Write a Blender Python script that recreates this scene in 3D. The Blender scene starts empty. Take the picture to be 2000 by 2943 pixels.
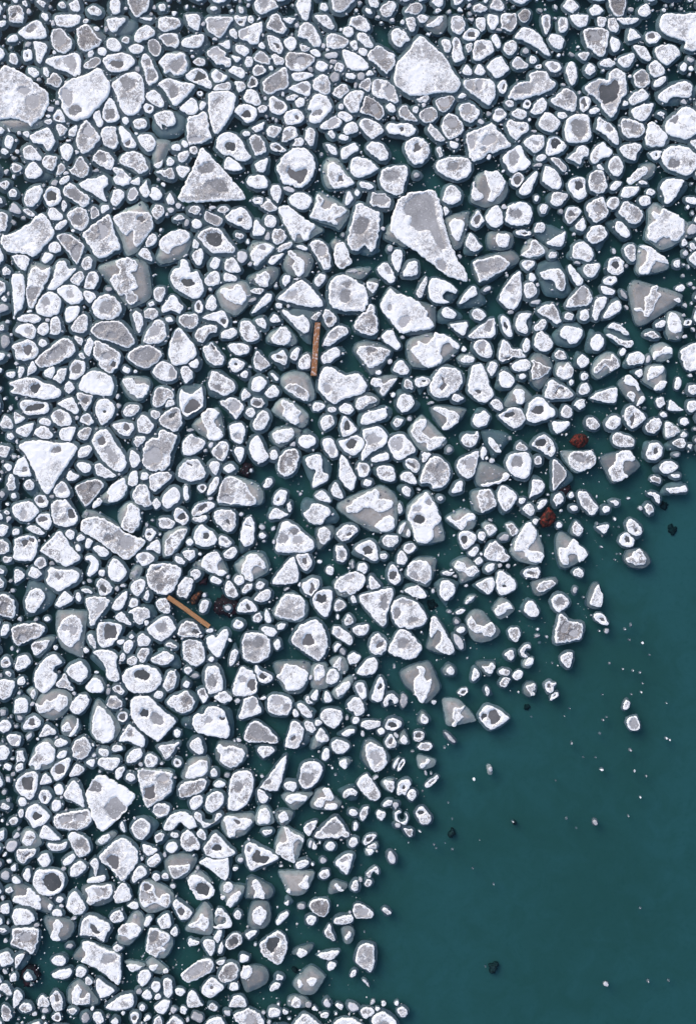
import bpy, math, random
import numpy as np
from mathutils.geometry import delaunay_2d_cdt
from mathutils import Vector

# ------------------------------------------------------------------ camera, sky, sun, exposure
S = 0.025                                   # metres per photograph pixel
ALT = 92.0
scene = bpy.context.scene
cd = bpy.data.cameras.new('camera')
cam = bpy.data.objects.new('camera', cd)
scene.collection.objects.link(cam)
cam.location = (0, 0, ALT)
cam.rotation_euler = (0, 0, 0)
cd.sensor_fit = 'VERTICAL'
cd.angle = 2 * math.atan(2943 * S / 2 / ALT)
cd.clip_start = 1.0
cd.clip_end = 5000
scene.camera = cam

SUN_EL, SUN_AZ = math.radians(36), math.radians(-40)
world = bpy.data.worlds.new('World')
scene.world = world
world.use_nodes = True
wn = world.node_tree
wn.nodes.clear()
sky = wn.nodes.new('ShaderNodeTexSky')
sky.sky_type = 'NISHITA'
sky.sun_disc = False
sky.sun_elevation = SUN_EL
sky.sun_rotation = SUN_AZ
sky.air_density = 1.0
sky.dust_density = 3.0
bg = wn.nodes.new('ShaderNodeBackground')
bg.inputs['Strength'].default_value = 0.145
wo = wn.nodes.new('ShaderNodeOutputWorld')
wn.links.new(sky.outputs[0], bg.inputs[0])
wn.links.new(bg.outputs[0], wo.inputs[0])

sd = bpy.data.lights.new('sun', 'SUN')
sd.energy = 0.75
sd.angle = math.radians(45)
sd.color = (1.0, 0.93, 0.84)
sun = bpy.data.objects.new('sun', sd)
scene.collection.objects.link(sun)
dirv = Vector((math.sin(SUN_AZ) * math.cos(SUN_EL), math.cos(SUN_AZ) * math.cos(SUN_EL), math.sin(SUN_EL)))
sun.rotation_euler = dirv.to_track_quat('Z', 'Y').to_euler()
sun.location = dirv * 150

vs = scene.view_settings
vs.view_transform = 'Standard'
vs.look = 'None'
vs.exposure = 0.58
vs.gamma = 1.0
vs.use_curve_mapping = False
scene.render.engine = 'CYCLES'
scene.cycles.use_denoising = True
scene.cycles.max_bounces = 5
scene.cycles.diffuse_bounces = 3
scene.cycles.glossy_bounces = 2
scene.cycles.transparent_max_bounces = 8

rng = np.random.default_rng(7)
COL = scene.collection

# ------------------------------------------------------------------ material helpers
def new_mat(name):
    m = bpy.data.materials.new(name)
    m.use_nodes = True
    t = m.node_tree
    t.nodes.clear()
    return m, t

def node(t, kind, **kw):
    n = t.nodes.new(kind)
    for k, v in kw.items():
        if k in n.inputs:
            n.inputs[k].default_value = v
        else:
            setattr(n, k, v)
    return n

def noise(t, vec, scale, detail=4.0, rough=0.55, dist=0.0):
    n = node(t, 'ShaderNodeTexNoise', Scale=scale, Detail=detail, Roughness=rough, Distortion=dist)
    t.links.new(vec, n.inputs['Vector'])
    return n.outputs['Fac']

def mth(t, op, a, b, clamp=False):
    n = t.nodes.new('ShaderNodeMath')
    n.operation = op
    n.use_clamp = clamp
    for i, v in enumerate((a, b)):
        if isinstance(v, (int, float)):
            n.inputs[i].default_value = v
        else:
            t.links.new(v, n.inputs[i])
    return n.outputs[0]

def ramp01(t, v, lo, hi):
    n = node(t, 'ShaderNodeMapRange')
    n.interpolation_type = 'SMOOTHSTEP'
    t.links.new(v, n.inputs['Value'])
    n.inputs['From Min'].default_value = lo
    n.inputs['From Max'].default_value = hi
    return n.outputs['Result']

def mixc(t, f, a, b):
    n = t.nodes.new('ShaderNodeMix')
    n.data_type = 'RGBA'
    if isinstance(f, (int, float)):
        n.inputs[0].default_value = f
    else:
        t.links.new(f, n.inputs[0])
    for i, v in ((6, a), (7, b)):
        if isinstance(v, tuple):
            n.inputs[i].default_value = (*v, 1.0)
        else:
            t.links.new(v, n.inputs[i])
    return n.outputs[2]

def finish(t, colour, rough, bump=None, strength=0.3, dist=0.02, spec=0.5):
    p = node(t, 'ShaderNodeBsdfPrincipled')
    t.links.new(colour, p.inputs['Base Color'])
    if isinstance(rough, (int, float)):
        p.inputs['Roughness'].default_value = rough
    else:
        t.links.new(rough, p.inputs['Roughness'])
    p.inputs['Specular IOR Level'].default_value = spec
    if bump is not None:
        b = node(t, 'ShaderNodeBump', Strength=strength, Distance=dist)
        t.links.new(bump, b.inputs['Height'])
        t.links.new(b.outputs[0], p.inputs['Normal'])
    o = t.nodes.new('ShaderNodeOutputMaterial')
    t.links.new(p.outputs[0], o.inputs['Surface'])

def pos(t):
    return t.nodes.new('ShaderNodeNewGeometry').outputs['Position']

def attr(t, name):
    return node(t, 'ShaderNodeAttribute', attribute_name=name).outputs['Fac']

def mat_snow():
    m, t = new_mat('frosted_snow')
    p = pos(t)
    bare = attr(t, 'bare')
    n1 = noise(t, p, 3.6, 4.0, 0.55, 2.2)
    n2 = noise(t, p, 1.6, 4.0, 0.6, 1.2)
    n3 = noise(t, p, 13.0, 3.0, 0.6)
    v = mth(t, 'ADD', bare, mth(t, 'MULTIPLY', mth(t, 'SUBTRACT', n1, 0.5), 1.9))
    v = mth(t, 'ADD', v, mth(t, 'MULTIPLY', mth(t, 'SUBTRACT', n2, 0.5), 0.9))
    v = mth(t, 'ADD', v, mth(t, 'MULTIPLY', mth(t, 'SUBTRACT', n3, 0.5), 0.42))
    f = ramp01(t, v, 0.23, 0.54)
    # fine cracks and wrinkles in the crust
    n4 = noise(t, p, 2.6, 5.0, 0.62, 1.6)
    vein = mth(t, 'SUBTRACT', 1.0, ramp01(t, mth(t, 'ABSOLUTE', mth(t, 'SUBTRACT', n4, 0.5), 0.0), 0.0, 0.042))
    vein = mth(t, 'MULTIPLY', vein, ramp01(t, bare, -0.06, 0.12))
    vein = mth(t, 'MULTIPLY', vein, ramp01(t, n2, 0.36, 0.56))
    f = mth(t, 'MAXIMUM', f, mth(t, 'MULTIPLY', vein, 0.85))
    white = mixc(t, n2, (0.87, 0.875, 0.885), (0.93, 0.93, 0.93))
    tone = attr(t, 'tone')
    gd = mixc(t, tone, (0.075, 0.07, 0.072), (0.25, 0.243, 0.25))
    gl = mixc(t, tone, (0.35, 0.33, 0.325), (0.60, 0.59, 0.595))
    grey = mixc(t, ramp01(t, mth(t, 'ADD', mth(t, 'MULTIPLY', n3, 0.5), mth(t, 'MULTIPLY', n1, 0.5)), 0.36, 0.64), gd, gl)
    c = mixc(t, f, white, grey)
    # pits and melt channels down to clear dark ice
    n5 = noise(t, p, 6.5, 3.0, 0.6, 1.2)
    pit = mth(t, 'MULTIPLY', ramp01(t, n5, 0.585, 0.66), ramp01(t, v, 0.16, 0.42))
    c = mixc(t, mth(t, 'MULTIPLY', pit, 0.8), c, (0.07, 0.07, 0.078))
    r = mth(t, 'SUBTRACT', 0.75, mth(t, 'MULTIPLY', f, 0.3))
    h = mth(t, 'ADD', mth(t, 'MULTIPLY', n1, 0.7), mth(t, 'MULTIPLY', n3, 0.4))
    finish(t, c, r, h, 0.18, 0.03, 0.25)
    return m

def mat_ice(name, dark, light, brown, rough=0.4, amt=1.0, frost=0.0):
    m, t = new_mat(name)
    p = pos(t)
    n1 = noise(t, p, 0.9, 4.0, 0.55, 0.8)
    n2 = noise(t, p, 3.4, 5.0, 0.65, 0.6)
    n3 = noise(t, p, 9.0, 4.0, 0.7, 0.3)
    tone = attr(t, 'tone')
    f = mth(t, 'ADD', mth(t, 'MULTIPLY', n1, 0.7), mth(t, 'MULTIPLY', tone, 0.55))
    f = mth(t, 'ADD', f, mth(t, 'MULTIPLY', mth(t, 'SUBTRACT', n3, 0.5), 0.35))
    f = ramp01(t, f, 0.25, 0.95)
    c = mixc(t, f, dark, light)
    f2 = mth(t, 'MULTIPLY', ramp01(t, n2, 0.42, 0.72), 0.6 * amt)
    c = mixc(t, f2, c, brown)
    if frost > 0:
        f3 = ramp01(t, mth(t, 'ADD', mth(t, 'MULTIPLY', n3, 0.6), mth(t, 'MULTIPLY', n2, 0.4)), 0.64 - 0.18 * frost, 0.74 - 0.18 * frost)
        c = mixc(t, f3, c, (0.80, 0.81, 0.85))
    finish(t, c, rough, n3, 0.2, 0.03, 0.35)
    return m

def mat_water():
    m, t = new_mat('cold_sea_water')
    p = pos(t)
    w1 = noise(t, p, 0.7, 3.0, 0.55)
    w2 = noise(t, p, 4.0, 2.0, 0.5)
    b = node(t, 'ShaderNodeBump', Strength=0.10, Distance=0.06)
    t.links.new(mth(t, 'ADD', w1, mth(t, 'MULTIPLY', w2, 0.3)), b.inputs['Height'])
    gl = node(t, 'ShaderNodeBsdfGlossy', Roughness=0.08)
    t.links.new(b.outputs[0], gl.inputs['Normal'])
    tr = node(t, 'ShaderNodeBsdfTransparent')
    tr.inputs[0].default_value = (0.93, 0.96, 0.97, 1)
    lw = node(t, 'ShaderNodeLayerWeight', Blend=0.5)
    fr = mth(t, 'ADD', 0.02, mth(t, 'MULTIPLY', mth(t, 'POWER', lw.outputs['Facing'], 5.0), 0.98))
    mx = t.nodes.new('ShaderNodeMixShader')
    t.links.new(fr, mx.inputs[0])
    t.links.new(tr.outputs[0], mx.inputs[1])
    t.links.new(gl.outputs[0], mx.inputs[2])
    va = node(t, 'ShaderNodeVolumeAbsorption', Density=2.0)
    va.inputs['Color'].default_value = (WATER_ABS[0], WATER_ABS[1], WATER_ABS[2], 1)
    o = t.nodes.new('ShaderNodeOutputMaterial')
    t.links.new(mx.outputs[0], o.inputs['Surface'])
    t.links.new(va.outputs[0], o.inputs['Volume'])
    return m

WATER_ABS = (0.45, 0.775, 0.797)

def mat_deep():
    m, t = new_mat('silty_deep_water')
    p = pos(t)
    n1 = noise(t, p, 0.06, 4.0, 0.55, 0.8)
    n2 = noise(t, p, 0.5, 5.0, 0.65, 0.8)
    n3 = noise(t, p, 3.0, 4.0, 0.7, 0.4)
    f = mth(t, 'ADD', mth(t, 'MULTIPLY', n1, 0.62), mth(t, 'MULTIPLY', n2, 0.38))
    c = mixc(t, ramp01(t, f, 0.36, 0.66), (0.222, 0.225, 0.19), (0.278, 0.28, 0.265))
    c = mixc(t, mth(t, 'MULTIPLY', ramp01(t, n3, 0.5, 0.75), 0.30), c, (0.17, 0.18, 0.165))
    finish(t, c, 1.0, spec=0.0)
    return m

def mat_wood(name, a, b, frost):
    m, t = new_mat(name)
    co = t.nodes.new('ShaderNodeTexCoord').outputs['Object']
    mp = node(t, 'ShaderNodeMapping')
    mp.inputs['Scale'].default_value = (1.2, 14, 14)
    t.links.new(co, mp.inputs[0])
    n1 = noise(t, mp.outputs[0], 1.6, 6.0, 0.65, 0.6)
    n2 = noise(t, co, 5.0, 5.0, 0.65, 0.4)
    c = mixc(t, ramp01(t, n1, 0.35, 0.7), a, b)
    fr = mth(t, 'MULTIPLY', ramp01(t, n2, 0.58 - frost * 0.1, 0.68), frost)
    c = mixc(t, fr, c, (0.72, 0.70, 0.72))
    finish(t, c, 0.7, n1, 0.4, 0.02, 0.3)
    return m

def mat_rock(name, a, b, c3):
    m, t = new_mat(name)
    p = pos(t)
    n1 = noise(t, p, 4.5, 6.0, 0.7, 0.6)
    n2 = noise(t, p, 1.5, 3.0, 0.6)
    c = mixc(t, ramp01(t, n2, 0.4, 0.65), b, c3)
    c = mixc(t, ramp01(t, n1, 0.44, 0.60), a, c)
    finish(t, c, 0.75, n1, 0.8, 0.08, 0.3)
    return m

M = {
    'snow': mat_snow(),
    'shelf': mat_ice('bare_grey_ice', (0.17, 0.18, 0.19), (0.43, 0.41, 0.395), (0.27, 0.23, 0.195), 0.2, 1.0, 0.12),
    'pool': mat_ice('refrozen_pool_ice', (0.19, 0.19, 0.198), (0.47, 0.465, 0.48), (0.25, 0.23, 0.21), 0.35, 0.6, 0.5),
    'hole': mat_ice('thin_dark_pool_ice', (0.06, 0.068, 0.075), (0.17, 0.165, 0.17), (0.11, 0.10, 0.09), 0.3, 0.6, 0.2),
    'ledge': mat_ice('clear_submerged_ice', (0.07, 0.09, 0.115), (0.20, 0.215, 0.235), (0.19, 0.16, 0.12), 0.5, 0.45),
    'grey': mat_ice('grey_ice_chunk', (0.32, 0.325, 0.345), (0.68, 0.68, 0.71), (0.42, 0.40, 0.40), 0.6, 0.6, 0.5),
    'water': mat_water(),
    'deep': mat_deep(),
    'wood': mat_wood('weathered_pine', (0.27, 0.125, 0.055), (0.47, 0.26, 0.13), 0.0),
    'wood_frost': mat_wood('frosted_pine', (0.20, 0.075, 0.03), (0.42, 0.20, 0.09), 0.85),
    'red': mat_rock('rust_red_rock', (0.010, 0.004, 0.004), (0.125, 0.016, 0.010), (0.17, 0.019, 0.012)),
    'brown': mat_rock('brown_rock', (0.03, 0.015, 0.01), (0.20, 0.07, 0.03), (0.13, 0.04, 0.02)),
    'maroon': mat_rock('dark_maroon_weed', (0.012, 0.004, 0.006), (0.09, 0.012, 0.02), (0.05, 0.01, 0.015)),
    'black': mat_rock('black_weed', (0.012, 0.02, 0.02), (0.045, 0.06, 0.06), (0.03, 0.04, 0.04)),
}
MI = {'snow': 0, 'shelf': 1, 'pool': 2, 'hole': 3, 'ledge': 4, 'grey': 5}

# ------------------------------------------------------------------ numeric helpers
TAB = rng.random((256, 256))

def vnoise(x, y, scale, off=0.0):
    x = np.asarray(x) / scale + off * 17.31
    y = np.asarray(y) / scale + off * 9.77
    xi = np.floor(x).astype(int); yi = np.floor(y).astype(int)
    fx = x - xi; fy = y - yi
    fx = fx * fx * (3 - 2 * fx); fy = fy * fy * (3 - 2 * fy)
    a = TAB[xi % 256, yi % 256]; b = TAB[(xi + 1) % 256, yi % 256]
    c = TAB[xi % 256, (yi + 1) % 256]; d = TAB[(xi + 1) % 256, (yi + 1) % 256]
    return (a * (1 - fx) + b * fx) * (1 - fy) + (c * (1 - fx) + d * fx) * fy - 0.5

def sstep(x, a, b):
    t = np.clip((x - a) / (b - a), 0, 1)
    return t * t * (3 - 2 * t)

def area(p):
    x, y = p[:, 0], p[:, 1]
    return 0.5 * np.sum(x * np.roll(y, -1) - np.roll(x, -1) * y)

def centroid(p):
    x, y = p[:, 0], p[:, 1]
    c = x * np.roll(y, -1) - np.roll(x, -1) * y
    a = c.sum() / 2
    if abs(a) < 1e-6:
        return p.mean(0)
    return np.array([((x + np.roll(x, -1)) * c).sum(), ((y + np.roll(y, -1)) * c).sum()]) / (6 * a)

def inside(pts, poly):
    x, y = pts[:, 0][:, None], pts[:, 1][:, None]
    x1, y1 = poly[:, 0][None], poly[:, 1][None]
    x2, y2 = np.roll(poly[:, 0], -1)[None], np.roll(poly[:, 1], -1)[None]
    dy = np.where(np.abs(y2 - y1) < 1e-9, 1e-9, y2 - y1)
    c = ((y1 > y) != (y2 > y)) & (x < (x2 - x1) * (y - y1) / dy + x1)
    return (c.sum(1) % 2) == 1

def dist(pts, poly):
    out = np.empty(len(pts))
    a = poly; b = np.roll(poly, -1, axis=0); ab = b - a
    l2 = np.maximum((ab ** 2).sum(1), 1e-9)
    for i in range(0, len(pts), 4000):
        q = pts[i:i + 4000]
        ap = q[:, None] - a[None]
        t = np.clip((ap * ab[None]).sum(2) / l2, 0, 1)
        d = ap - t[:, :, None] * ab[None]
        out[i:i + 4000] = np.sqrt((d ** 2).sum(2).min(1))
    return out

def catmull(p, k=4, ten=0.42):
    p0 = np.roll(p, 1, 0); p2 = np.roll(p, -1, 0); p3 = np.roll(p, -2, 0)
    m1 = (p2 - p0) * ten; m2 = (p3 - p) * ten
    out = []
    for i in range(k):
        t = i / k
        out.append((2 * t ** 3 - 3 * t ** 2 + 1) * p + (t ** 3 - 2 * t ** 2 + t) * m1 + (-2 * t ** 3 + 3 * t ** 2) * p2 + (t ** 3 - t ** 2) * m2)
    return np.stack(out, 1).reshape(-1, 2)

def resample(p, step, nmin=8):
    q = np.vstack([p, p[:1]])
    seg = np.sqrt(((q[1:] - q[:-1]) ** 2).sum(1))
    s = np.concatenate([[0], np.cumsum(seg)])
    n = max(nmin, int(s[-1] / step))
    u = np.arange(n) * s[-1] / n
    return np.stack([np.interp(u, s, q[:, 0]), np.interp(u, s, q[:, 1])], 1)

def ccw(p):
    return p if area(p) > 0 else p[::-1].copy()

def offset(p, d):
    t = np.roll(p, -1, 0) - np.roll(p, 1, 0)
    n = np.stack([t[:, 1], -t[:, 0]], 1)
    n /= np.maximum(np.sqrt((n ** 2).sum(1)), 1e-6)[:, None]
    dd = d if np.ndim(d) == 0 else d[:, None]
    return p + n * dd

def rough_outline(p, amp, seed, step=3.0):
    p = ccw(resample(p, step))
    d = amp * (1.2 * vnoise(p[:, 0], p[:, 1], 10.0, seed) + 1.0 * vnoise(p[:, 0], p[:, 1], 4.2, seed + 3))
    return offset(p, d)

def ell(cx, cy, rx, ry, ang, k=9, jit=0.1):
    a = np.arange(k) * 2 * np.pi / k + rng.random() * 6.28
    r = 1 + (rng.random(k) - 0.5) * 2 * jit
    x = rx * np.cos(a) * r; y = ry * np.sin(a) * r
    c, s = math.cos(math.radians(ang)), math.sin(math.radians(ang))
    return np.stack([cx + x * c - y * s, cy + x * s + y * c], 1)

# ------------------------------------------------------------------ outlines of the ice, traced tile by tile
# w white, m mottled, g grey floe, r/k/b rock or weed; a trailing e is an ellipse (centre, radii, turn)
# /p grey pool  /d dark pool  /s grey ice shelf  /u ledge under water  /w a further patch of snow
DATA = {}
DATA['00'] = '''
w 10,21 13,15 20,11 26,11 30,17 31,24 25,26 14,26 /p 18,18 4 3 -20
w 40,9 60,9 58,13 51,16 42,15 39,12
w 84,9 99,9 96,14 90,20 86,20 83,13 /u 88,9 108,9 108,19 100,24 88,22
w 111,9 122,9 119,11
w 127,17 128,9 143,9 146,13 143,17 132,20
m 36,20 40,17 44,17 50,23 54,30 50,37 45,39 39,35 35,29 /p 43,26 6 7 20
w 20,29 24,28 31,30 32,34 29,41 26,47 23,45 22,38
we 15,40 4.5 5 0 /d 15,40 1 1 0
m 57,18 67,14 73,22 79,27 74,33 64,37 59,33 58,27 /s 57,18 68,13 78,19 82,24 79,28 72,34 64,38 58,33
w 82,28 86,25 93,27 96,33 92,37 84,35
we 74,17 2.5 2 0
we 99,27 3.8 3.5 0
w 106,26 108,20 116,14 120,15 124,20 122,24 110,29
w 101,33 108,30 115,33 112,38 104,38
g 118,29 122,26 127,28 130,34 127,40 123,41 119,36 /p 123,34 4 6.5 -20
m 127,24 136,21 143,22 145,29 141,34 133,31 /p 136,27 5 3.5 10
w 31,46 34,42 46,40 56,38 60,41 61,54 58,58 53,57 48,54 38,51 /p 52,46 6 5 30 /p 42,46 2 2 0
m 63,50 66,45 73,41 77,43 78,46 72,51 66,52 /p 72,46 3.5 3 -30
w 79,44 84,40 95,38 102,39 107,45 104,50 96,54 86,54 82,50 /d 92,47 6 2.6 -3
w 112,45 115,39 119,41 123,49 127,58 126,62 119,66 116,60 114,52 /p 117,46 3 2.5 10 /p 121,57 5 4.5 10
we 79,37 4.5 3.6 10
we 20,54.5 5.6 4 25
we 31,54 2.6 4.5 -15
m 31,62 37,55 42,57 45,62 42,67 38,67
we 25,61 2 1.5 45
m 9,50 14,57 26,67 32,71 34,78 30,90 27,94 22,97 18,102 14,98 10,94 -12,94 -18,70 -6,50 /s 9,92 26,95 29,97 26,101 20,103 2,105 -12,97 /p 20,80 6 5 10 /p 12,70 5 3 0
w 42,70 52,61 66,56 76,51 81,56 86,65 86,71 82,78 72,90 63,95 55,96 47,90 42,79 /p 50,76 5 7 -15 /p 56,87 5 5 30
w 87,65 93,59 101,55 109,55 114,61 115,72 114,83 107,91 99,91 94,84 90,72 /p 100,64 7 6 60 /p 102,73 7.5 8 20
we 109,52 2.6 2.6 0
m 127,46 134,39 140,39 148,38 152,46 150,55 141,58 137,54 132,56 130,50 /s 128,44 136,37 148,36 153,46 152,55 141,59 133,55 /p 143,48 5 6 40
w 127,65 131,61 137,60 147,63 158,65 157,69 148,78 141,84 137,79 133,72 /p 140,71 4 5 -10
w 150,60 154,54 162,51 170,56 173,63 170,69 162,66 /d 158,59 6 3.2 -5
w 116,76 120,70 124,70 131,77 132,83 129,85 122,82
we 119,85.5 4.7 4 20 /d 119,85.5 1.8 1.6 0
w 79,92 81,82 85,76 89,79 93,89 94,93 90,97 83,97 /p 86,90 4.2 4.6 20
w 71,91 76,87 78,92 80,97 79,101 75,101
w 37,93 40,87 44,87 48,97 47,98 40,97 /d 41,94 1.8 1.5 0
we 35,86 2.6 2.4 0
we 40.5,80.5 2 2.4 0
we 33,97 3.2 2.6 0
we 33,92 2.4 1.8 -20
w 39,100 44,99 49,102 49,105 43,110 41,106
w 50,105 53,102 57,100 58,104 56,109 51,109
m 56,112 58,106 62,98 65,95 70,100 77,109 75,115 69,121 64,124 59,122 /p 69,105 5 5.5 35
m 78,105 82,101 90,101 91,106 93,114 91,119 87,120 80,116
w 93,103 96,101 101,105 108,115 106,119 99,119 96,114 /d 101,115 2 2.4 20
w 109,110 113,108 121,108 125,114 124,119 118,123 112,117
w 105,97 110,94 116,95 117,100 115,103 108,103 /u 104,96 108,91 116,92 119,98 117,104 109,105
we 99,96 3 3.8 -20
w 123,91 130,88 138,88 142,94 141,100 135,101 130,99 131,104 128,102 125,97 /u 122,92 126,87 144,87 151,94 149,104 141,110 128,110 121,102
w 17,110 22,106 32,102 35,105 39,113 38,117 34,122 31,121 28,116 20,115
we 14,107.7 2.6 2.5 0
w 11,121 15,117 20,118 27,127 25,130 13,129
w 43,119 47,116 52,116 54,121 52,128 49,131 45,127
m 27,130 30,126 38,126 41,129 37,138 33,138 28,134
w 13,140 14,136 20,131 27,137 28,140 23,145 15,145 /u 13,138 20,131 30,137 37,142 34,147 20,149 13,146
m 40,142 41,136 44,132 48,137 44,141
m 50,138 54,136 57,129 61,126 68,136 67,142 62,145 55,143 /p 60,134 4 5 -20
m 71,128 76,121 82,122 89,128 87,138 82,137 73,132 /p 78,128 4.5 3 20
m 93,130 97,125 104,122 111,124 116,129 118,137 111,141 104,137 96,134 /s 92,129 98,123 106,121 113,124 119,130 120,138 113,143 104,139 95,134
w 122,134 128,131 131,129 130,135 126,137 /s 123,113 133,112 137,115 132,130 128,137 122,133
m 125,140 132,138 139,136 141,145 136,146
w 142,136 146,134 153,136 153,139 148,145 144,142
we 137,131 3.3 3.5 0
m 143,126 147,122 152,122 152,128 147,132 144,130
we 142,119 4 3.2 -10
w 88,138 90,136 95,137 99,140 104,146 103,150 97,152 90,150 88,146 91,142 /p 96,143 3 2 0
w 42,149 44,145 50,143 51,147 44,151
we 38,149 2.6 2.6 0
w 60,150 66,147 76,145 80,143 84,146 84,151 80,154 84,159 80,162 70,158 62,154
w 70,139 74,137 76,139 73,140 /u 69,142 74,136 80,138 80,142 73,143
we 132,149 3 3 0 /u 128,150 131,146 136,148 136,152 131,154
w 111,152 117,146 118,151 121,156 118,161 112,158
w 144,86 150,78 157,76 160,80 160,87 158,90 150,91
w 62,127 64,130 60,131
we 69,38.5 2.5 3.6 30
we 15,31 3 2 -30
we 37,13 2 2.2 0
we 82,17.5 1.6 2.4 0
we 65,11 2.4 1.4 0
we 52,14 1 1 0
we 38,37 2 2 0
we 57,123 1.8 2 0
we 50,113 2 1.2 -20
we 108,107 2 1.5 0
we 116,120 1.5 1.5 0
we 48,141 2.5 1.4 -20
we 150,114 2 2.6 0
'''
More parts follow.
